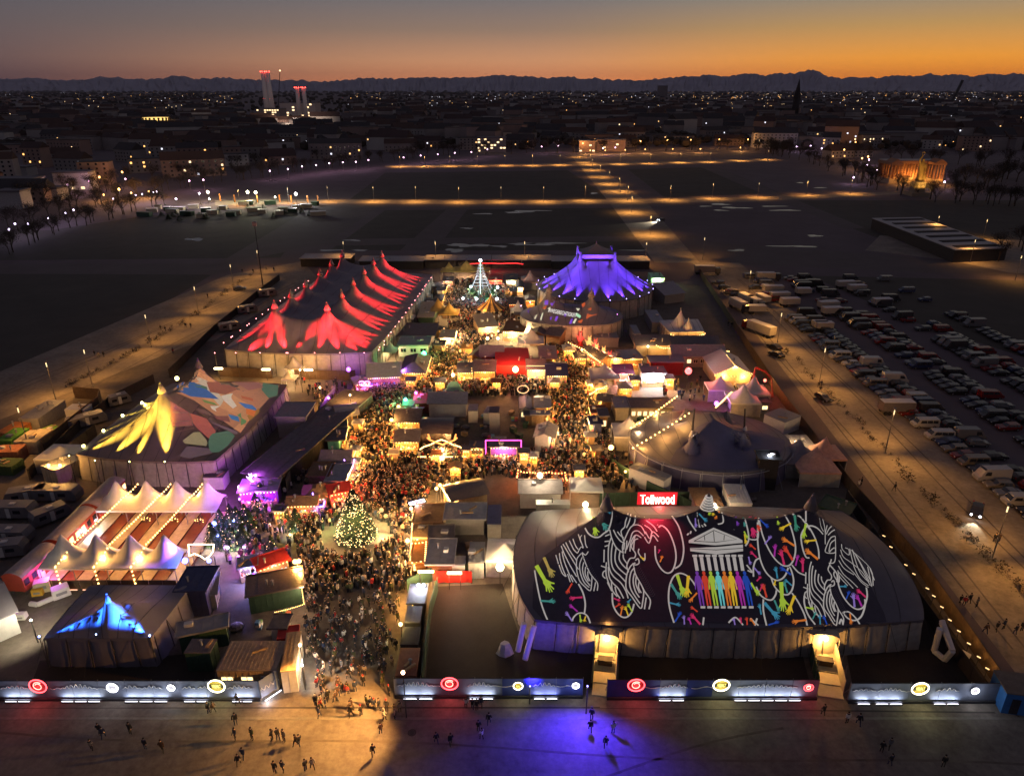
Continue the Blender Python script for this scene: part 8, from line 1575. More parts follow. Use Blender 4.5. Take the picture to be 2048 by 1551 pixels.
PL = [ # foreground walkers: u, v of the feet, facing, coat, words
 (418,1425,1.5,'black','left one of a pair by the banner fence'),(428,1424,1.4,'brown','right one of a pair by the banner fence'),(476,1410,-.9,'black','walking past the light bars of the banner fence'),(472,1448,-2.6,'black','striding towards the gate on the amber asphalt'),(472,1477,2.9,'dark blue','alone at the left rim of the amber glow'),(505,1478,2.9,'olive','with a long shadow amid the amber glow'),(487,1517,-.3,'dark blue','nearer one of two below the long shadow'),(478,1530,.4,'black','farther left of two at the bottom left of the glow'),
 (545,1480,1.2,'black','first of the group around a pushchair'),(556,1478,-2,'black','second of the group around a pushchair'),(569,1482,3,'grey','tallest of the group around a pushchair'),(592,1490,2,'brown','right one of the group around a pushchair'),(600,1490,1,'black','bending beside the pushchair'),(550,1546,0,'black','left one of two at the bottom edge of the glow'),(566,1544,0,'dark blue','right one of two at the bottom edge of the glow'),(612,1540,.8,'black','left one of a pair at the lower right of the glow'),(626,1538,.8,'grey','right one of a pair at the lower right of the glow'),
 (747,1511,.2,'black','standing alone taking a photo at the bottom right of the glow'),(762,1467,1.0,'brown','alone right of the crowd with a long shadow to the left'),(790,1430,.2,'beige','left one of two at the right rim of the crowd'),(800,1424,.2,'beige','right one of two at the right rim of the crowd'),(873,1486,.2,'black','dark figure right of the amber glow'),(902,1490,.2,'black','small dark figure on the violet rim of the glow'),(932,1415,0,'white','in a pale coat in front of the blue fence'),(945,1418,0,'black','left dark one of three at the blue fence'),(954,1420,0,'black','middle dark one of three at the blue fence'),(962,1414,0,'dark blue','right dark one of three at the blue fence'),
 (978,1448,0,'black','dark upright figure on the bluish asphalt'),(957,1462,0,'black','smaller dark figure on the bluish asphalt'),(964,1478,.5,'white','small figure in white on the bluish asphalt'),(1183,1438,0,'black','dark figure above the blue pool of light'),(1180,1462,0,'black','dark figure left in the blue pool of light'),(1211,1494,0,'dark blue','dark figure in the blue pool of light'),(1226,1466,0,'white','pale figure at the right of the blue pool of light'),(1646,1430,0,'black','dark figure below the second walkway'),(1693,1446,0,'white','pale figure right below the second walkway'),(1716,1450,0,'black','dark figure beside the pale one below the second walkway'),
 (1778,1498,0,'grey','grey figure in the dark lower right asphalt'),(1762,1504,0,'black','dark figure in the lower right asphalt'),(1780,1530,0,'black','dark figure at the bottom right asphalt'),(1885,1534,0,'black','faint dark figure at the bottom right corner'),(200,1468,.3,'black','left one of a faint group on the dark left asphalt'),(208,1476,.3,'dark blue','right one of a faint group on the dark left asphalt'),(262,1468,0,'black','faint figure on the dark left asphalt'),(184,1500,0,'grey','faint figure with a phone light on the left asphalt'),(292,1498,0,'black','faint figure with a lamp on the left asphalt'),(326,1504,0,'brown','faint figure with a yellow lamp on the left asphalt'),
 (1919,1208,0,'black','leftmost of four on the right road'),(1927,1210,0,'red','in red, second of four on the right road'),(1938,1206,0,'black','third of four on the right road'),(1952,1214,0,'grey','rightmost of four on the right road'),(1970,1266,.4,'brown','beside the fence end on the right road'),(1992,1262,.4,'black','left one of two further right on the road'),(2006,1258,.4,'dark blue','right one of two further right on the road'),(2030,1268,.4,'black','by the yellow balloon at the right edge'),(2042,1262,.4,'black','at the very right edge of the road'),(1788,982,.8,'black','dark walker on the right road near the parked rows'),(1716,975,.6,'white','pale one of two walking by the right fence'),(1722,970,.6,'black','dark one of two walking by the right fence'),
 (1637,774,0,'black','left of a group by the black car on the road'),(1642,772,0,'dark blue','right of a group by the black car on the road'),(1640,784,0,'black','leaning at the black car on the road'),(1456,652,0,'black','left of three on the far right road'),(1463,654,0,'black','middle of three on the far right road'),(1468,651,0,'dark blue','right of three on the far right road'),(1444,616,0,'black','alone on the far right road'),(190,712,0,'black','left of three on the left gravel road'),(198,715,0,'beige','middle of three on the left gravel road'),(208,714,0,'black','right of three on the left gravel road'),(347,708,0,'red','in red cycling clothes on the left gravel road'),
 (322,660,0,'black','left of two pushing a pram on the left road'),(331,662,0,'black','right of two pushing a pram on the left road'),(372,656,0,'black','left one near the shrub strip on the left road'),(382,655,0,'dark blue','right one near the shrub strip on the left road'),(416,596,0,'black','far walker beside the left road lamps'),(485,545,0,'black','far walker by the lamps at the road end'),(507,546,0,'black','second far walker by the lamps at the road end'),(533,540,0,'grey','far walker right of the loudspeaker mast'),(548,542,0,'black','last far walker right of the loudspeaker mast'),(1988,1085,0,'black','left of two beside the near road lamp'),(1996,1083,0,'brown','right of two beside the near road lamp'),
 (1400,762,0,'black','near the red ball lamp, left'),(1380,790,0,'black','crossing the right square'),(1366,792,0,'dark blue','in front of the festoon chain on the right square'),(1388,800,0,'brown','in the middle of the right square'),(1428,776,0,'black','by the marquee on the right square'),(1449,776,0,'black','in front of the cream marquee'),(1456,778,0,'grey','in front of the cream marquee, right one'),(1500,776,0,'black','near the red lifting frame'),(592,770,0,'black','on the amber square below the red tent'),(606,765,0,'black','on the amber square beside the poster screen'),(640,775,0,'dark blue','in the middle of the amber square'),(655,772,0,'grey','right of the middle of the amber square'),(668,772,0,'black','toward the right of the amber square')]
for (u,v,r_,c,w) in PL:
 x,y = G(u,v); person(x,y,r_ + rs.uniform(-.4,.4),c,'person, %s coat, %s' % (c,w))
def inpoly(u,v,P):
 r_ = False; n = len(P)
 for i in range(n):
  (xa,ya),(xb,yb) = P[i],P[(i + 1) % n]
  if (ya > v) != (yb > v) and u < (xb - xa) * (v - ya) / (yb - ya) + xa: r_ = not r_
 return r_
CR = [([(600,1290),(800,1290),(795,1440),(640,1440),(600,1390)],.75,'inside the entrance gap'),([(610,1180),(805,1160),(798,1300),(610,1290)],.85,'in the lower lane above the entrance'),([(610,960),(870,935),(815,1180),(610,1190),(590,1080)],1.7,'in the dense crowd around the big Christmas tree'),([(680,890),(1230,912),(1240,975),(1130,990),(1000,950),(880,985),(700,1000)],1.8,'in the crossing below the middle block'),([(700,790),(840,770),(800,900),(690,905)],2.0,'in the lane left of the middle block'),
      ([(730,755),(1190,752),(1200,785),(730,800)],2.0,'in the cross lane above the middle block'),([(1100,780),(1190,780),(1235,915),(1100,915)],1.2,'in the lane right of the middle block'),([(850,700),(920,660),(1000,668),(940,710),(915,752),(845,760)],1.8,'beside the red block, left'),([(880,575),(1030,575),(1040,640),(1000,668),(900,668)],2.0,'in the far square by the light-ring tree'),([(1090,690),(1145,690),(1230,760),(1130,765)],1.8,'right of the red block'),([(430,1040),(640,1000),(620,1150),(440,1130)],.6,'among the small spruces'),([(590,890),(640,845),(620,950),(560,1000)],.3,'in the lit passage by the dark hall'),
      ([(1285,768),(1480,770),(1400,815),(1290,800)],.10,'on the right square'),([(570,762),(725,770),(720,805),(640,812)],.25,'on the amber square below the red tent'),([(640,800),(690,800),(680,850),(640,850)],.6,'by the orange-lit corner stalls'),([(895,562),(1040,562),(1030,580),(890,580)],.8,'at the back of the market'),([(1170,880),(1240,880),(1290,985),(1130,1000)],.45,'beside the circus tent canopy')]
rp = random.Random(5); CP = []
for (P,dens,w) in CR:
 gp = [G(*p) for p in P]; x0,x1,y0,y1 = min(p[0] for p in gp),max(p[0] for p in gp),min(p[1] for p in gp),max(p[1] for p in gp); area = (x1 - x0) * (y1 - y0)
 for _ in range(int(area * dens)):
  x,y = rp.uniform(x0,x1),rp.uniform(y0,y1)
  if not inpoly(x,y,gp): continue
  if any(abs((x - a) * c + (y - b) * s) < hw + .35 and abs(-(x - a) * s + (y - b) * c) < hd + .35 for (a,b,c,s,hw,hd) in FOOT): continue
  if (x + 24.5) ** 2 + (y - 94.2) ** 2 < 30: continue
  CP.append((x,y,w))
CP.sort(key=lambda p: p[1]); NI = 300 - len(PL)
for (x,y,w) in CP[:NI]:
 c = rp.choice(['black'] * 5 + ['dark blue'] * 3 + ['brown'] * 3 + ['grey','olive','olive','beige','red','white']); person(x,y,rp.uniform(0,6.28),c,'person in a %s coat standing %s' % (c,w),'people %s' % w,hat=rp.choice([None] * 8 + ['red','white','grey']))
# the rest of the crowd: one mass of simple figures
def lowperson(coat,walk):
 mb = MB(); t0 = m_trs[0]
 for s_ in (-1,1): mb.box(s_ * .1,s_ * walk,0,.15,.17,.84,t0)
 mb.box(0,0,.78,.44,.30,.68,coat,taper=.82); mb.box(-.27,.03,.85,.11,.14,.55,coat); mb.box(.27,.03,.85,.11,.14,.55,coat); mb.ball(0,.02,1.60,.12,m_skin,5,4,1.1); mb.ball(0,-.01,1.66,.125,m_hair,5,3,.9); return mb
LPV = [(lowperson(CM[c],w)) for c,w in (('black',.1),('dark blue',0),('brown',.12),('grey',0),('beige',.1),('olive',0),('olive',.1),('red',.05),('black',0),('black',.14),('brown',0),('dark blue',.1),('black',0),('brown',.1),('white',0),('black',.08),('dark blue',.06),('olive',.08))]
big = MB(); bv,bf,bm = [],[],[]
for lp in LPV:
 for m_ in lp.mats: big.mi(m_)
off = 0; arrs = [(np.array(l.v),l.f,[big.mi(l.mats[i]) for i in l.m]) for l in LPV]
for (x,y,w) in CP[NI:]:
 V_,F_,I_ = rp.choice(arrs); a = rp.uniform(0,6.28); s_ = rp.uniform(.9,1.06); c,n = math.cos(a) * s_,math.sin(a) * s_
 W3 = np.empty_like(V_); W3[:,0] = V_[:,0] * c - V_[:,1] * n + x; W3[:,1] = V_[:,0] * n + V_[:,1] * c + y; W3[:,2] = V_[:,2] * s_ + .04; bv.append(W3); bf += [tuple(off + i for i in f) for f in F_]; bm += I_; off += len(V_)
big.v = [tuple(p) for p in np.concatenate(bv)]; big.f = bf; big.m = bm
tag(big.obj('crowd'),'dense crowd of visitors in dark winter coats filling the market lanes','crowd',kind='stuff'); print('crowd',len(CP),'cars',len(slots))
# ------------------------------------------------------------ trees
m_bark = M('bark',(.05,.038,.028),var=.3); m_twig = M('bare_twigs',(.040,.030,.022),var=.3); m_needle = M('spruce_needles',(.022,.045,.018),var=.4,scale=4)
def tree_me(seed,h,sp):
 r_ = random.Random(seed); tr = MB(); cr = MB()
 def br(p,d,L_,rad,dep):
  q = p + d * L_; tr.tube(p,q,rad,rad * .6,5 if dep < 2 else 3,m_bark,cap=False)
  if dep >= 3:
   for _ in range(9):
    a = q + Vector((r_.gauss(0,sp),r_.gauss(0,sp),r_.gauss(0,sp * .8))); e = Vector((r_.uniform(-1,1),r_.uniform(-1,1),r_.uniform(-.3,1))) * .55; cr.poly([a,a + e,a + e * .5 + Vector((r_.uniform(-.28,.28),r_.uniform(-.28,.28),.1))],m_twig)
   return
  for k in range(4 if dep else 5):
   e = (d + Vector((r_.uniform(-1,1),r_.uniform(-1,1),r_.uniform(-.25,.7))) * (.8 if dep else .9)).normalized(); br(p + d * L_ * r_.uniform(.55,1),e,L_ * r_.uniform(.55,.75),rad * .5,dep + 1)
 br(Vector((0,0,0)),Vector((r_.uniform(-.05,.05),0,1)).normalized(),h * .36,h * .022,0); return tr.mesh('trunk'),cr.mesh('crown')
TM = [tree_me(i,12.0,.9) for i in range(5)]
rt_ = random.Random(9)
def tree(x,y,s,lab,grp):
 t = thing('bare_tree',lab,'tree',(x,y,0),rt_.uniform(0,6.28),grp); tr,cr = rt_.choice(TM); sc_ = (s * rt_.uniform(.9,1.2),s * rt_.uniform(.9,1.2),s); use(tr,'trunk',t,scale=sc_); use(cr,'crown',t,scale=sc_)['kind'] = 'stuff'
def line_pts(P,n,jit):
 o_ = []; us_ = np.linspace(0,len(P) - 1,n)
 for q in us_: i = min(int(q),len(P) - 2); f = q - i; o_.append((P[i][0] + (P[i + 1][0] - P[i][0]) * f,P[i][1] + (P[i + 1][1] - P[i][1]) * f))
 return [(G(u,v)[0] + rt_.uniform(-jit,jit),G(u,v)[1] + rt_.uniform(-jit,jit)) for u,v in o_]
for (P,n,s,jit,lab,grp) in (([(-60,540),(120,462),(330,408)],30,1.0,3,'bare avenue tree in the near row at the left edge of the field','near row of avenue trees on the left'),([(-80,500),(100,432),(300,386),(480,358)],40,1.15,5,'bare avenue tree in the second row left of the field','second row of avenue trees on the left'),([(480,360),(660,334),(850,313)],34,1.2,6,'bare tree on the far left rim of the field','trees on the far left rim of the field'),
                                 ([(850,311),(1160,302),(1530,300),(1560,310)],52,1.4,12,'bare tree on the far rim of the field','trees on the far rim of the field'),([(1560,312),(1640,330),(1700,352),(1740,372)],22,1.3,8,'bare tree at the far right rim of the field','trees at the far right rim of the field'),([(1750,372),(1860,398),(1960,405),(2080,420)],26,1.2,12,'dark tree on the slope beside the colonnade','trees on the slope by the colonnade'),([(1900,380),(1990,360),(2080,360)],20,1.5,14,'dark tree behind the colonnade on the right','trees behind the colonnade'),([(2000,520),(2060,490),(2090,560)],6,1.1,5,'dark tree at the right edge beyond the flat-roofed building','trees right of the flat-roofed building'),([(0,420),(200,380),(420,345),(620,318)],30,1.3,16,'tree between the houses on the left','trees between the left houses'),([(1560,300),(1750,318),(1900,330),(2070,335)],26,1.4,18,'tree between the houses on the right','trees between the right houses')):
 for (x,y) in line_pts(P,n,jit): tree(x,y,s * rt_.uniform(.8,1.2),lab,grp)
def spruce_me(h,r,nf,seed):
 r_ = random.Random(seed); cr = MB(); tr = MB(); tr.tube((0,0,0),(0,0,h * .95),.02 * h + .03,.02,6,m_bark)
 for i in range(nf):
  z = r_.random() ** 1.35; rr_ = r * (1 - z) ** .85 * (r_.uniform(.55,1.05)); a = r_.uniform(0,6.28); p = Vector((rr_ * math.cos(a),rr_ * math.sin(a),h * (.06 + .94 * z))); o_ = Vector((math.cos(a),math.sin(a),-.35)) * (.10 + .035 * h); s_ = Vector((-math.sin(a),math.cos(a),.1)) * (.05 + .014 * h); cr.poly([p - s_,p + o_,p + s_,p - o_ * .4 + Vector((0,0,.06))],m_needle)
 return tr.mesh('trunk'),cr.mesh('foliage')
x,y = G(713,1075); t = thing('christmas_tree','big Christmas tree covered in warm white lights in the middle of the lane','Christmas tree',(x,y,0)); a_,b_ = spruce_me(8.8,3.2,4600,3); use(a_,'trunk',t); use(b_,'foliage',t)['kind'] = 'stuff'
mb = MB(); r_ = random.Random(4); tb = EM('tree_bulb',(1,.62,.26),5)
for i in range(950): z = r_.random() ** 1.3; a = r_.uniform(0,6.28); q = 3.25 * (1 - z) ** .85 * r_.uniform(.86,1.08) + .05; mb.ball(q * math.cos(a),q * math.sin(a),8.8 * (.05 + .95 * z),.07,tb,4,3)
mb.obj('bulbs',t)['kind'] = 'stuff'
for i in range(7): a = i * .9; lamp((x + 3.9 * math.cos(a),y + 3.9 * math.sin(a),1 + i * .9),(1,.62,.25),1300,t)
sm = [spruce_me(3.4,1.25,520,i) for i in range(3)]
for i,(u,v) in enumerate(((462,1032),(492,1034),(515,1022),(525,1000),(445,1058),(478,1052),(500,1050),(570,1040),(594,1052),(428,1084),(452,1090),(470,1088),(488,1086),(545,1100),(436,1066))):
 x,y = G(u,v + 6); t = thing('small_spruce','small spruce lit from below with fairy lights in the grove left of the Christmas tree','spruce',(x,y,0),i,'small lit spruces left of the Christmas tree'); a_,b_ = sm[i % 3]; s_ = rt_.uniform(.85,1.3); use(a_,'trunk',t,scale=(s_,) * 3); use(b_,'foliage',t,scale=(s_,) * 3)['kind'] = 'stuff'
 for k in range(9): z = .12 + k * .09; a = k * 2.4; use(bulb_mesh(.06,tb),'bulb',t,(1.3 * s_ * (1 - z) * math.cos(a),1.3 * s_ * (1 - z) * math.sin(a),3.4 * s_ * z))
 lamp((x - .3,y - 1.6,.7),[(1,.85,.6),(.75,.5,1),(.9,1,.7)][i % 3],190,t)
# ring of green bushes under the light-ring tree
for i,(u,v) in enumerate(((944,592),(952,600),(974,602),(984,594),(990,586),(938,584))):
 x,y = G(u,v); t = thing('lit_bush','green-lit bush at the foot of the light-ring tree','bush',(x,y,0),i,'green-lit bushes under the light-ring tree'); a_,b_ = sm[i % 3]; use(b_,'foliage',t,scale=(1.4,1.4,.9))['kind'] = 'stuff'; lamp((x,y - 1.8,1.5),(.4,1,.5),420,t)
# ------------------------------------------------------------ city
rc_ = random.Random(17); WALL = [M('town_wall_%d' % i,c,var=.2,scale=.05) for i,c in enumerate([(.26,.23,.22),(.34,.30,.28),(.20,.17,.17),(.44,.41,.38),(.28,.19,.16)])]; ROOF_ = [M('town_roof_%d' % i,c,var=.2,scale=.05) for i,c in enumerate([(.05,.03,.028),(.04,.038,.04),(.07,.04,.03)])]
WL = [EM('town_win_%d' % i,c,s_) for i,(c,s_) in enumerate([((1,.55,.2),1.6),((1,.68,.36),2.2),((.85,.85,1),1.6),((1,.45,.12),2.6)])]
def boundary(u): return float(np.interp(u,[-100,0,200,480,850,1150,1530,1700,1800,2048,2200],[425,418,378,344,306,298,296,318,300,322,325]))
def house_geo(mbw,mbr,mbn,x,y,w,d,h,rot,flatr,lit,wm,rm,winscale=1.0):
 c,n = math.cos(rot),math.sin(rot); T = lambda a,b,z: (x + a * c - b * n,y + a * n + b * c,z)
 mbw.box(x,y,0,w,d,h,wm,rot)
 if flatr: mbr.box(x,y,h + .02,w + .4,d + .4,.5,rm,rot)
 else:
  r_ = d * .42; V = [T(-w / 2 - .4,-d / 2 - .4,h),T(w / 2 + .4,-d / 2 - .4,h),T(w / 2 + .4,d / 2 + .4,h),T(-w / 2 - .4,d / 2 + .4,h),T(-w / 2,0,h + r_),T(w / 2,0,h + r_)]; mbr.raw(V,[(0,1,5,4),(2,3,4,5),(0,4,3),(1,2,5),(0,3,2,1)],rm)
 fl = max(1,int(h / 3.2)); nc = max(2,int(w / 4.5)); mm = rc_.choice(WL)
 for f in range(fl):
  for k in range(nc):
   L__ = rc_.random() < lit; a = -w / 2 + w * (k + .5) / nc; z = 1.2 + f * 3.2; ww = .75 * winscale; zz_ = 1.5 * winscale
   if not L__ and mbn is None: continue
   (mbn or mbw).raw([T(a - ww,-d / 2 - .06,z),T(a + ww,-d / 2 - .06,z),T(a + ww,-d / 2 - .06,z + zz_),T(a - ww,-d / 2 - .06,z + zz_)],[(0,1,2,3)],(mm if rc_.random() < .7 else rc_.choice(WL)) if L__ else winD)
def landmark(name,lab,cat,u,v): x,y = G(u,v); return thing(name,lab,cat,(x,y,0)),x,y
placed = []; nH = 0; tries = 0
while nH < 250 and tries < 20000:
 tries += 1; u = rc_.uniform(-40,2090); vb = boundary(u) - 3; v = vb - (vb - 205) * rc_.random() ** 1.1
 if 480 < u < 700 and v < 250: continue
 if 1700 < u < 2060 and v > 306: continue
 x,y = G(u,v); w,d,h = rc_.uniform(16,46),rc_.uniform(11,16),rc_.uniform(7,18); w *= 1 + y / 6000
 if any((x - a) ** 2 + (y - b) ** 2 < (w * .5 + c_ * .5 + 6) ** 2 for a,b,c_ in placed): continue
 placed.append((x,y,w)); nH += 1; t = thing('town_house','%s in the dusky town %s' % (rc_.choice(['apartment house','gabled apartment house','plain apartment block']),'left of the field' if u < 700 else ('beyond the far rim of the field' if u < 1500 else 'behind the right rim of the field')),'house',(x,y,0),0,'town houses %s' % ('left of the field' if u < 700 else ('beyond the field' if u < 1500 else 'right of the field')))
 a_,b_,c_ = MB(),MB(),MB(); house_geo(a_,b_,c_,0,0,w,d,h,rc_.uniform(-.5,.5),rc_.random() < .3,.09,rc_.choice(WALL),rc_.choice(ROOF_)); a_.obj('wall',t); b_.obj('roof',t); c_.obj('windows',t)['kind'] = 'stuff'
# everything farther out reads as one mass
a_ = MB()
for i in range(2600):
 v = 183.5 + (300 - 183.5) * rc_.random() ** 1.7; u = rc_.uniform(-120,2170)
 if v > boundary(u) - 6 or (480 < u < 700 and v < 250): continue
 x,y = G(u,v)
 if v > 230 and any((x - p) ** 2 + (y - q) ** 2 < 900 for p,q,_ in placed): continue
 k = max(1,y / 2600); house_geo(a_,a_,None,x,y,rc_.uniform(18,60) * min(3,k ** .5),rc_.uniform(12,20),rc_.uniform(7,20) * (1.3 if u > 900 else 1),rc_.uniform(-.6,.6),rc_.random() < .5,.016 + (.02 if u > 1400 else 0),rc_.choice(WALL),rc_.choice(ROOF_),winscale=min(2.4,max(1,y / 2400)))
tag(a_.obj('distant_town'),'mass of far town houses with scattered lit windows up to the horizon','town',kind='stuff')
fm = MB()
for i in range(6500):
 v = 182.5 + (300 - 182.5) * rc_.random() ** 1.8; u = rc_.uniform(-120,2170)
 if v > boundary(u) - 2: continue
 x,y = G(u,v); r_ = rc_.uniform(4,8) * max(1,y / 2500); fm.ball(x,y,rc_.uniform(4,8),r_,m_twig,5,3,.75)
tag(fm.obj('distant_trees'),'far dark tree tops scattered between the town roofs','trees',kind='stuff')
# street lamps and signals on the rims of the field
def farlamp(u,v,h,col,es,r,lab,grp,pw_=0):
 x,y = G(u,v); t = thing('street_lamp',lab,'street lamp',(x,y,0),0,grp); mb = MB(); mb.tube((0,0,0),(0,0,h),.1,.06,4,m_pole); mb.obj('post',t); mb = MB(); mb.ball(0,0,h,r,EM('fl_%d_%d_%d' % (col[0] * 99,col[1] * 99,col[2] * 99),col,es),6,4); mb.obj('globe',t)
 if pw_: lamp((x,y,h + r + .3),col,pw_,t,size=.5)
VIO,ORG = (1,.55,.85),(1,.45,.12)
for (u,v) in ((24,482),(36,470),(62,470),(102,458),(136,447),(152,440),(230,416),(275,408),(288,406),(310,402)): farlamp(u,v,5.5,(.75,.6,1),10,.42,'violet-white avenue lamp between the left tree rows','violet-white lamps in the left avenue',900)
for (u,v) in ((140,390),(182,382),(255,378),(382,382),(410,380),(542,360),(578,356),(606,350),(634,347),(660,343),(687,341),(713,340),(738,336),(808,330),(842,326),(876,323),(910,320),(943,318),(975,312),(1083,306),(1116,304),(1205,310),(1230,308)): farlamp(u,v,7,VIO,7,.55,'pinkish street lamp along the left and far rim road','pinkish rim road lamps',1600)
for (u,v) in ((205,384),(250,372),(245,412),(1236,302),(1280,300),(1333,298),(1380,297),(1437,296),(1494,296),(1165,305),(1182,300),(1540,262),(1552,268),(1560,276),(1708,302),(1686,290),(1663,292),(1732,336),(1720,340),(1685,320)): farlamp(u,v,10,ORG,7,.7,'orange street lamp on the far rim of the town','orange rim street lamps',6000)
for (u,v) in ((210,402),(265,398),(300,395),(1210,308),(1250,307),(1290,306),(1400,305),(1480,302),(1180,308),(1345,305)): farlamp(u,v,4,ORG,6,.5,'low orange light on the rim street behind the trees','low orange rim street lights',9000)
for (u,v) in ((1705,368),(1732,342),(1752,352),(1736,330),(1792,330),(1814,345),(1886,378),(1592,302),(1620,300),(1642,306),(1680,314)): farlamp(u,v,5,(.9,.6,1),12,.55,'violet-white lamp on the slope paths near the colonnade','lamps on the colonnade slope',1500)
# supply yard with floodlights at the left of the field
for i,(u,v,c,p_) in enumerate(((419,405,ORG,16000),(498,405,WHT,14000),(514,406,WHT,12000),(594,409,(.8,.8,1),16000),(402,408,(.7,.5,1),4000),(356,420,(.7,.5,1),2600),(422,420,(.8,.7,1),3000),(553,416,WHT,5000),(318,404,(.8,.5,1),2500))): farlamp(u,v,6.5,tuple(min(1,.3 + q) for q in c),16,.9 if i < 4 else .5,'bright %s yard lamp over the garden market, number %s' % (['orange','white','white','bluish','violet','violet','lilac','white','violet'][i],['one','two','three','four','five','six','seven','eight','nine'][i]),None,p_)
for i in range(26):
 u,v = 290 + i * 14 + rc_.uniform(-5,5),412 + rc_.uniform(-4,26) - i * .2; x,y = G(u,v); t = thing('garden_stall','low pale stall of the garden market in the yard left of the field','stall',(x,y,0),rc_.uniform(-.3,.3),'pale stalls of the garden market'); mb = MB(); w = rc_.uniform(3,9); mb.box(0,0,.02,w,3,2.2,m_cream if i % 3 else m_gboard); mb.obj('wall',t); mb = MB(); mb.box(0,0,2.25,w + .5,3.6,.15,m_white if i % 2 else m_gboard); mb.obj('roof',t)
for i in range(22):
 u,v = 320 + rc_.uniform(0,300),414 + rc_.uniform(0,30); x,y = G(u,v); t = thing('nursery_shrub','green shrub on sale in the garden market yard','shrub',(x,y,0),0,'shrubs of the garden market'); use(sm[i % 3][1],'foliage',t,scale=(1.6,1.6,.8))['kind'] = 'stuff'
for i,(u,v) in enumerate(((441,402),(470,404),(515,404),(560,404),(583,405),(616,405),(636,405))): x,y = G(u,v); t = thing('banner_flag','tall orange beach flag on the fence of the garden market, number %s from the left' % ['one','two','three','four','five','six','seven'][i],'flag',(x,y,0)); mb = MB(); mb.box(0,0,.02,.9,.06,4.6,m_orng); mb.obj('cloth',t)
# ---- landmarks
m_ch = M('chimney_concrete',(.65,.60,.60),var=.1); eR = EM('obstruction_light',(1,.06,.04),9)
def tower(name,lab,cat,ub,vb,vt,r0,r1,mat,red=()):
 x,y = G(ub,vb); k = y / 1.0; r_ = ray(ub,vt); z = CAM_H + r_.z * (y / r_.y); t = thing(name,lab,cat,(x,y,0)); mb = MB(); mb.tube((0,0,0),(0,0,z),r0,r1,16,mat); mb.obj('shaft',t,smooth=True)
 for f in red: mb = MB(); [mb.ball((r1 + 1) * math.cos(a),(r1 + 1) * math.sin(a) ,z * f,1.3,eR,5,4) for a in (3.6,4.7,5.8)]; mb.obj('warning_lights',t)['kind'] = 'stuff'
 return t,z
tower('power_station_chimney','left one of the two tall pale power station chimneys with red lights','chimney',537,236,142,8.5,4.8,m_ch,(.99,.42)); tower('power_station_chimney','right one of the two tall pale power station chimneys with red lights','chimney',546,236,142,8.5,4.8,m_ch,(.99,.42)); tower('power_station_chimney','left one of the two short chimneys on the white boiler house','chimney',600,234,174,5.5,5,m_ch,(.99,)); tower('power_station_chimney','right one of the two short chimneys on the white boiler house','chimney',613,234,174,5.5,5,m_ch,(.99,))
def block(name,lab,cat,u0,u1,vb,vt,dep,mat,lit=.0,rows=0,roofm=None,es=None,rot=0):
 x0,y0 = G(u0,vb); x1,_ = G(u1,vb); r_ = ray((u0 + u1) / 2,vt); z = CAM_H + r_.z * (y0 / r_.y); t = thing(name,lab,cat,((x0 + x1) / 2,y0,0),rot); W_ = x1 - x0; mb = MB(); mb.box(0,dep / 2,0,W_,dep,z,mat); mb.obj('wall',t); mb = MB(); mb.box(0,dep / 2,z + .02,W_ + 1,dep + 1,1.0,roofm or m_roofd); mb.obj('roof',t)
 if rows:
  nc = max(3,int(W_ / (z / rows) * .9)); m_ = es or WL[1]
  for j in range(rows):
   mb = MB()
   for i in range(nc):
    if rc_.random() < lit: a = -W_ / 2 + W_ * (i + .5) / nc; mb.box(a,-.1,z * (j + .3) / rows,W_ / nc * .7,.12,z / rows * .5,m_)
   if mb.f: mb.obj('window_row',t)
 return t
block('boiler_house','large white power station boiler house right of the tall chimneys','power station',562,632,234,206,60,M('pale_cladding',(.42,.36,.36),var=.06),.25,5); block('turbine_hall','low lit power station hall at the foot of the tall chimneys','power station',515,560,240,218,60,WALL[2],.4,5); block('warehouse','long low lit warehouse below the power station','warehouse',520,662,248,240,40,M('pale_cladding',(.42,.36,.36)),.1,1); block('tower_block','dark square tower block on the horizon right of the middle','tower block',1316,1334,196,171,60,WALL[2])
x,y = G(590,262); lamp((x,y,30),(1,.75,.6),900000,None,size=4,kind='SPOT',aim=(G(590,234)[0],G(590,234)[1],35),cone=70,blend=1)  # bare spotlight added to brighten the boiler house, no fitting built
block('office_block','office block with fully lit warm window floors at the right rim','office',1574,1600,284,263,20,WALL[1],.95,3); block('office_block','long office block with lit glass floors behind the right rim','office',1618,1658,272,258,20,WALL[1],.9,3); block('office_block','dark long office block in front of the lit glass floors','office',1660,1850,292,266,24,WALL[0],.03,4); block('office_block','pale long office block with blue-white windows right of the spire','office',1600,1740,262,246,30,WALL[3],.12,3); block('school','white-fronted building with a strip of windows beyond the left trees','school',652,698,310,296,14,WALL[3],.0,1)
block('apartment_block','white apartment block with loggias, nearest at the left edge','apartment building',-30,70,398,360,16,M('white_render',(.36,.34,.33)),.12,4,rot=.1); block('apartment_block','stepped white apartment block below the first at the left edge','apartment building',0,46,418,384,12,M('white_render',(.36,.34,.33)),.05,4,rot=.1); block('apartment_block','cream apartment block facing the field at the left','apartment building',114,180,380,346,14,WALL[3],.08,4,rot=.15); block('apartment_block','white apartment tower behind the stepped block at the left','apartment building',24,56,352,335,14,M('white_render',(.36,.34,.33)),.1,3); block('apartment_block','low pale terrace between the apartment blocks at the left','apartment building',74,118,400,378,12,M('white_render',(.36,.34,.33)),.05,3)
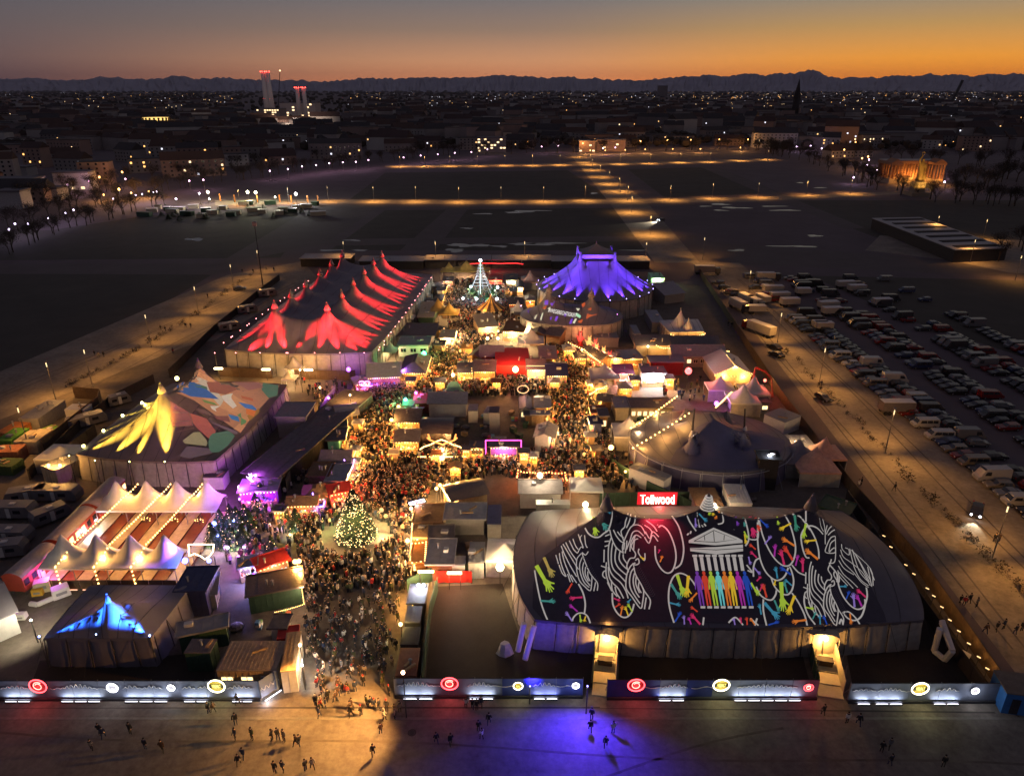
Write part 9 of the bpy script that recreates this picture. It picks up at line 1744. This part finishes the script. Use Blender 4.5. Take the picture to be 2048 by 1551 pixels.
block('town_mansion','long dark mansion block with a lit stair column at the far rim','building',955,1012,304,276,16,WALL[0],.3,5); block('town_mansion','orange-lit corner house at the head of the diagonal path','building',1158,1190,304,282,14,WALL[4],.2,4); block('town_mansion','dark mansion row right of the diagonal path head','building',1192,1250,303,280,14,WALL[4],.1,4)
x,y = G(316,262); t = thing('lattice_hall','round hall glowing gold through a diagonal lattice, left of the power station','hall',(x,y,0)); R_ = (G(340,262)[0] - x); hh = 22
mb = MB(); mb.tube((0,0,0),(0,0,hh),R_ * .9,R_ * 1.05,20,EM('gold_hall',(1,.62,.18),1.4)); mb.obj('drum',t)
for i in range(20):
 a0 = 2 * math.pi * i / 20
 for s_ in (1,-1): mb = MB(); mb.tube((R_ * .93 * math.cos(a0),R_ * .93 * math.sin(a0),0),(R_ * 1.08 * math.cos(a0 + s_ * .35),R_ * 1.08 * math.sin(a0 + s_ * .35),hh),1.3,1.3,4,m_bboard); mb.obj('lattice_bar',t)
t,z = tower('church_spire','dark pointed church spire rising above the horizon on the right','church',1588,236,196,9,8,m_kboard); mb = MB(); x,y = t.location.x,t.location.y; r_ = ray(1590,157); z2 = CAM_H + r_.z * (y / r_.y); mb.tube((0,0,z),(0,0,z2),9.5,.4,8,m_kboard); mb.obj('spire',t); mb = MB(); mb.box(-22,10,0,44,20,z * .5,m_kboard); mb.obj('nave',t)
x,y = G(424 + 136,232); t = thing('crane','thin tall crane mast with a lamp right of the chimneys','crane',(x,y,0)); r_ = ray(566,141); z = CAM_H + r_.z * y / r_.y; mb = MB(); mb.tube((-6,0,0),(14,0,z),1.2,.8,4,m_fix); mb.obj('mast',t); mb = MB(); mb.ball(14,0,z,2.2,WL[1],6,4); mb.obj('lamp',t)
x,y = G(1910,206); t = thing('leaning_mast','leaning dark tower mast near the right end of the horizon','tower',(x,y,0)); r_ = ray(1914,160); z = CAM_H + r_.z * y / r_.y; mb = MB(); mb.tube((-20,0,0),(14,0,z),9,7,6,m_fix); mb.obj('shaft',t)
# statue and colonnade
x,y = G(1838,392); y += 4; gold_ = M('bronze',(.20,.13,.05),rough=.45,metal=.3); t = thing('statue','tall floodlit bronze statue of a robed figure with a raised arm on a stone pedestal','statue',(x,y,0)); st_ = M('pale_stone',(.34,.27,.19),var=.2)
mb = MB(); mb.box(0,0,0,12,12,2.5,st_); mb.box(0,0,2.5,7,7,6.5,st_,taper=.92); mb.obj('pedestal',t)
bd = skin_me([(0,0,9),(0,0,13),(0,0,17),(0,0,20),(0,0,22),(0,-.2,23.8),(-1.8,0,20.6),(-2.6,-.6,23),(-1.2,-.8,26.4),(1.9,0,20.2),(2.7,-.6,17.2),(1.8,-1.4,15)],[(0,1),(1,2),(2,3),(3,4),(4,5),(3,6),(6,7),(7,8),(3,9),(9,10),(10,11)],[2.3,2.1,1.6,1.7,.6,1.0,.7,.55,.45,.7,.55,.45],'figure',gold_,2); use(bd,'figure',t)
mb = MB(); P_ = [(-1.2 + .9 * math.cos(i * .52),-.8,27.0 + .9 * math.sin(i * .52)) for i in range(13)]; mb.path(P_,.25,5,gold_); mb.obj('wreath',t); mb = MB(); mb.ball(2.8,.3,12.0,1.5,gold_,8,6,1.6); mb.obj('lion',t)
for (dx,dy) in ((-10,-14),(10,-14),(0,-18)): lamp((x + dx,y + dy,3),(1,.55,.12),22000,t,kind='SPOT',aim=(x,y,16),cone=60)
q0,q1 = Vector(G(1797,372)),Vector(G(1905,372)); q0.y += 26; q1.y = q0.y; t = thing('colonnade_hall','floodlit classical columned hall behind the bronze statue','hall',((q0.x + q1.x) / 2,q0.y,0)); W_ = q1.x - q0.x; mw_ = M('temple_stone',(.30,.16,.09),var=.15)
mb = MB(); mb.box(0,5,0,W_,12,3.5,st_); mb.obj('base',t); mb = MB(); mb.box(0,9.5,3.5,W_,1,10,mw_); mb.obj('back_wall',t); mb = MB(); mb.box(0,5,13.5,W_ + 1,12,2,mw_); mb.obj('entablature',t); mb = MB(); mb.box(0,5,15.55,W_,11,.6,m_roofg); mb.obj('roof',t)
for i in range(18): mb = MB(); mb.tube((-W_ / 2 + 1 + (W_ - 2) * i / 17,0,3.5),(-W_ / 2 + 1 + (W_ - 2) * i / 17,0,13.5),.75,.62,10,mw_); mb.obj('column',t)
for s_ in (-1,1):
 xx = s_ * (W_ / 2 - 3.5); mb = MB(); mb.box(xx,-6,0,8,11,3.5,st_); mb.box(xx,-6,13.5,8.4,11.4,1.6,mw_); V = [(xx - 4.3,-11.8,15.2),(xx + 4.3,-11.8,15.2),(xx,-11.8,17.8),(xx - 4.3,0,15.2),(xx + 4.3,0,15.2),(xx,0,17.8)]; mb.raw(V,[(0,1,2),(5,4,3),(0,2,5,3),(1,4,5,2)],mw_); mb.obj('pavilion',t)
 for k in range(4): mb = MB(); mb.tube((xx - 3.4 + k * 2.25,-11,3.5),(xx - 3.4 + k * 2.25,-11,13.5),.65,.55,10,mw_); mb.obj('column',t)
for i in range(6): xx = t.location.x - W_ / 2 + W_ * (i + .5) / 6; lamp((xx,t.location.y - (3 if i not in (0,5) else 17),4.6),(1,.42,.08),[1500,3400,2400,3200,1200,3800][i],t,size=.4)
# ------------------------------------------------------------ evening air
mh = bpy.data.materials.new('evening_haze'); mh.use_nodes = True; tn = mh.node_tree; tn.nodes.clear(); o_ = tn.nodes.new('ShaderNodeOutputMaterial'); pv = tn.nodes.new('ShaderNodeVolumePrincipled'); pv.inputs['Color'].default_value = (.80,.80,.90,1); pv.inputs['Density'].default_value = HAZE; tn.links.new(pv.outputs[0],o_.inputs['Volume'])
mb = MB(); mb.box(0,21500,-31,110000,63000,1150,mh); hz = tag(mb.obj('haze'),'thin evening haze over the field and town','haze',kind='stuff')
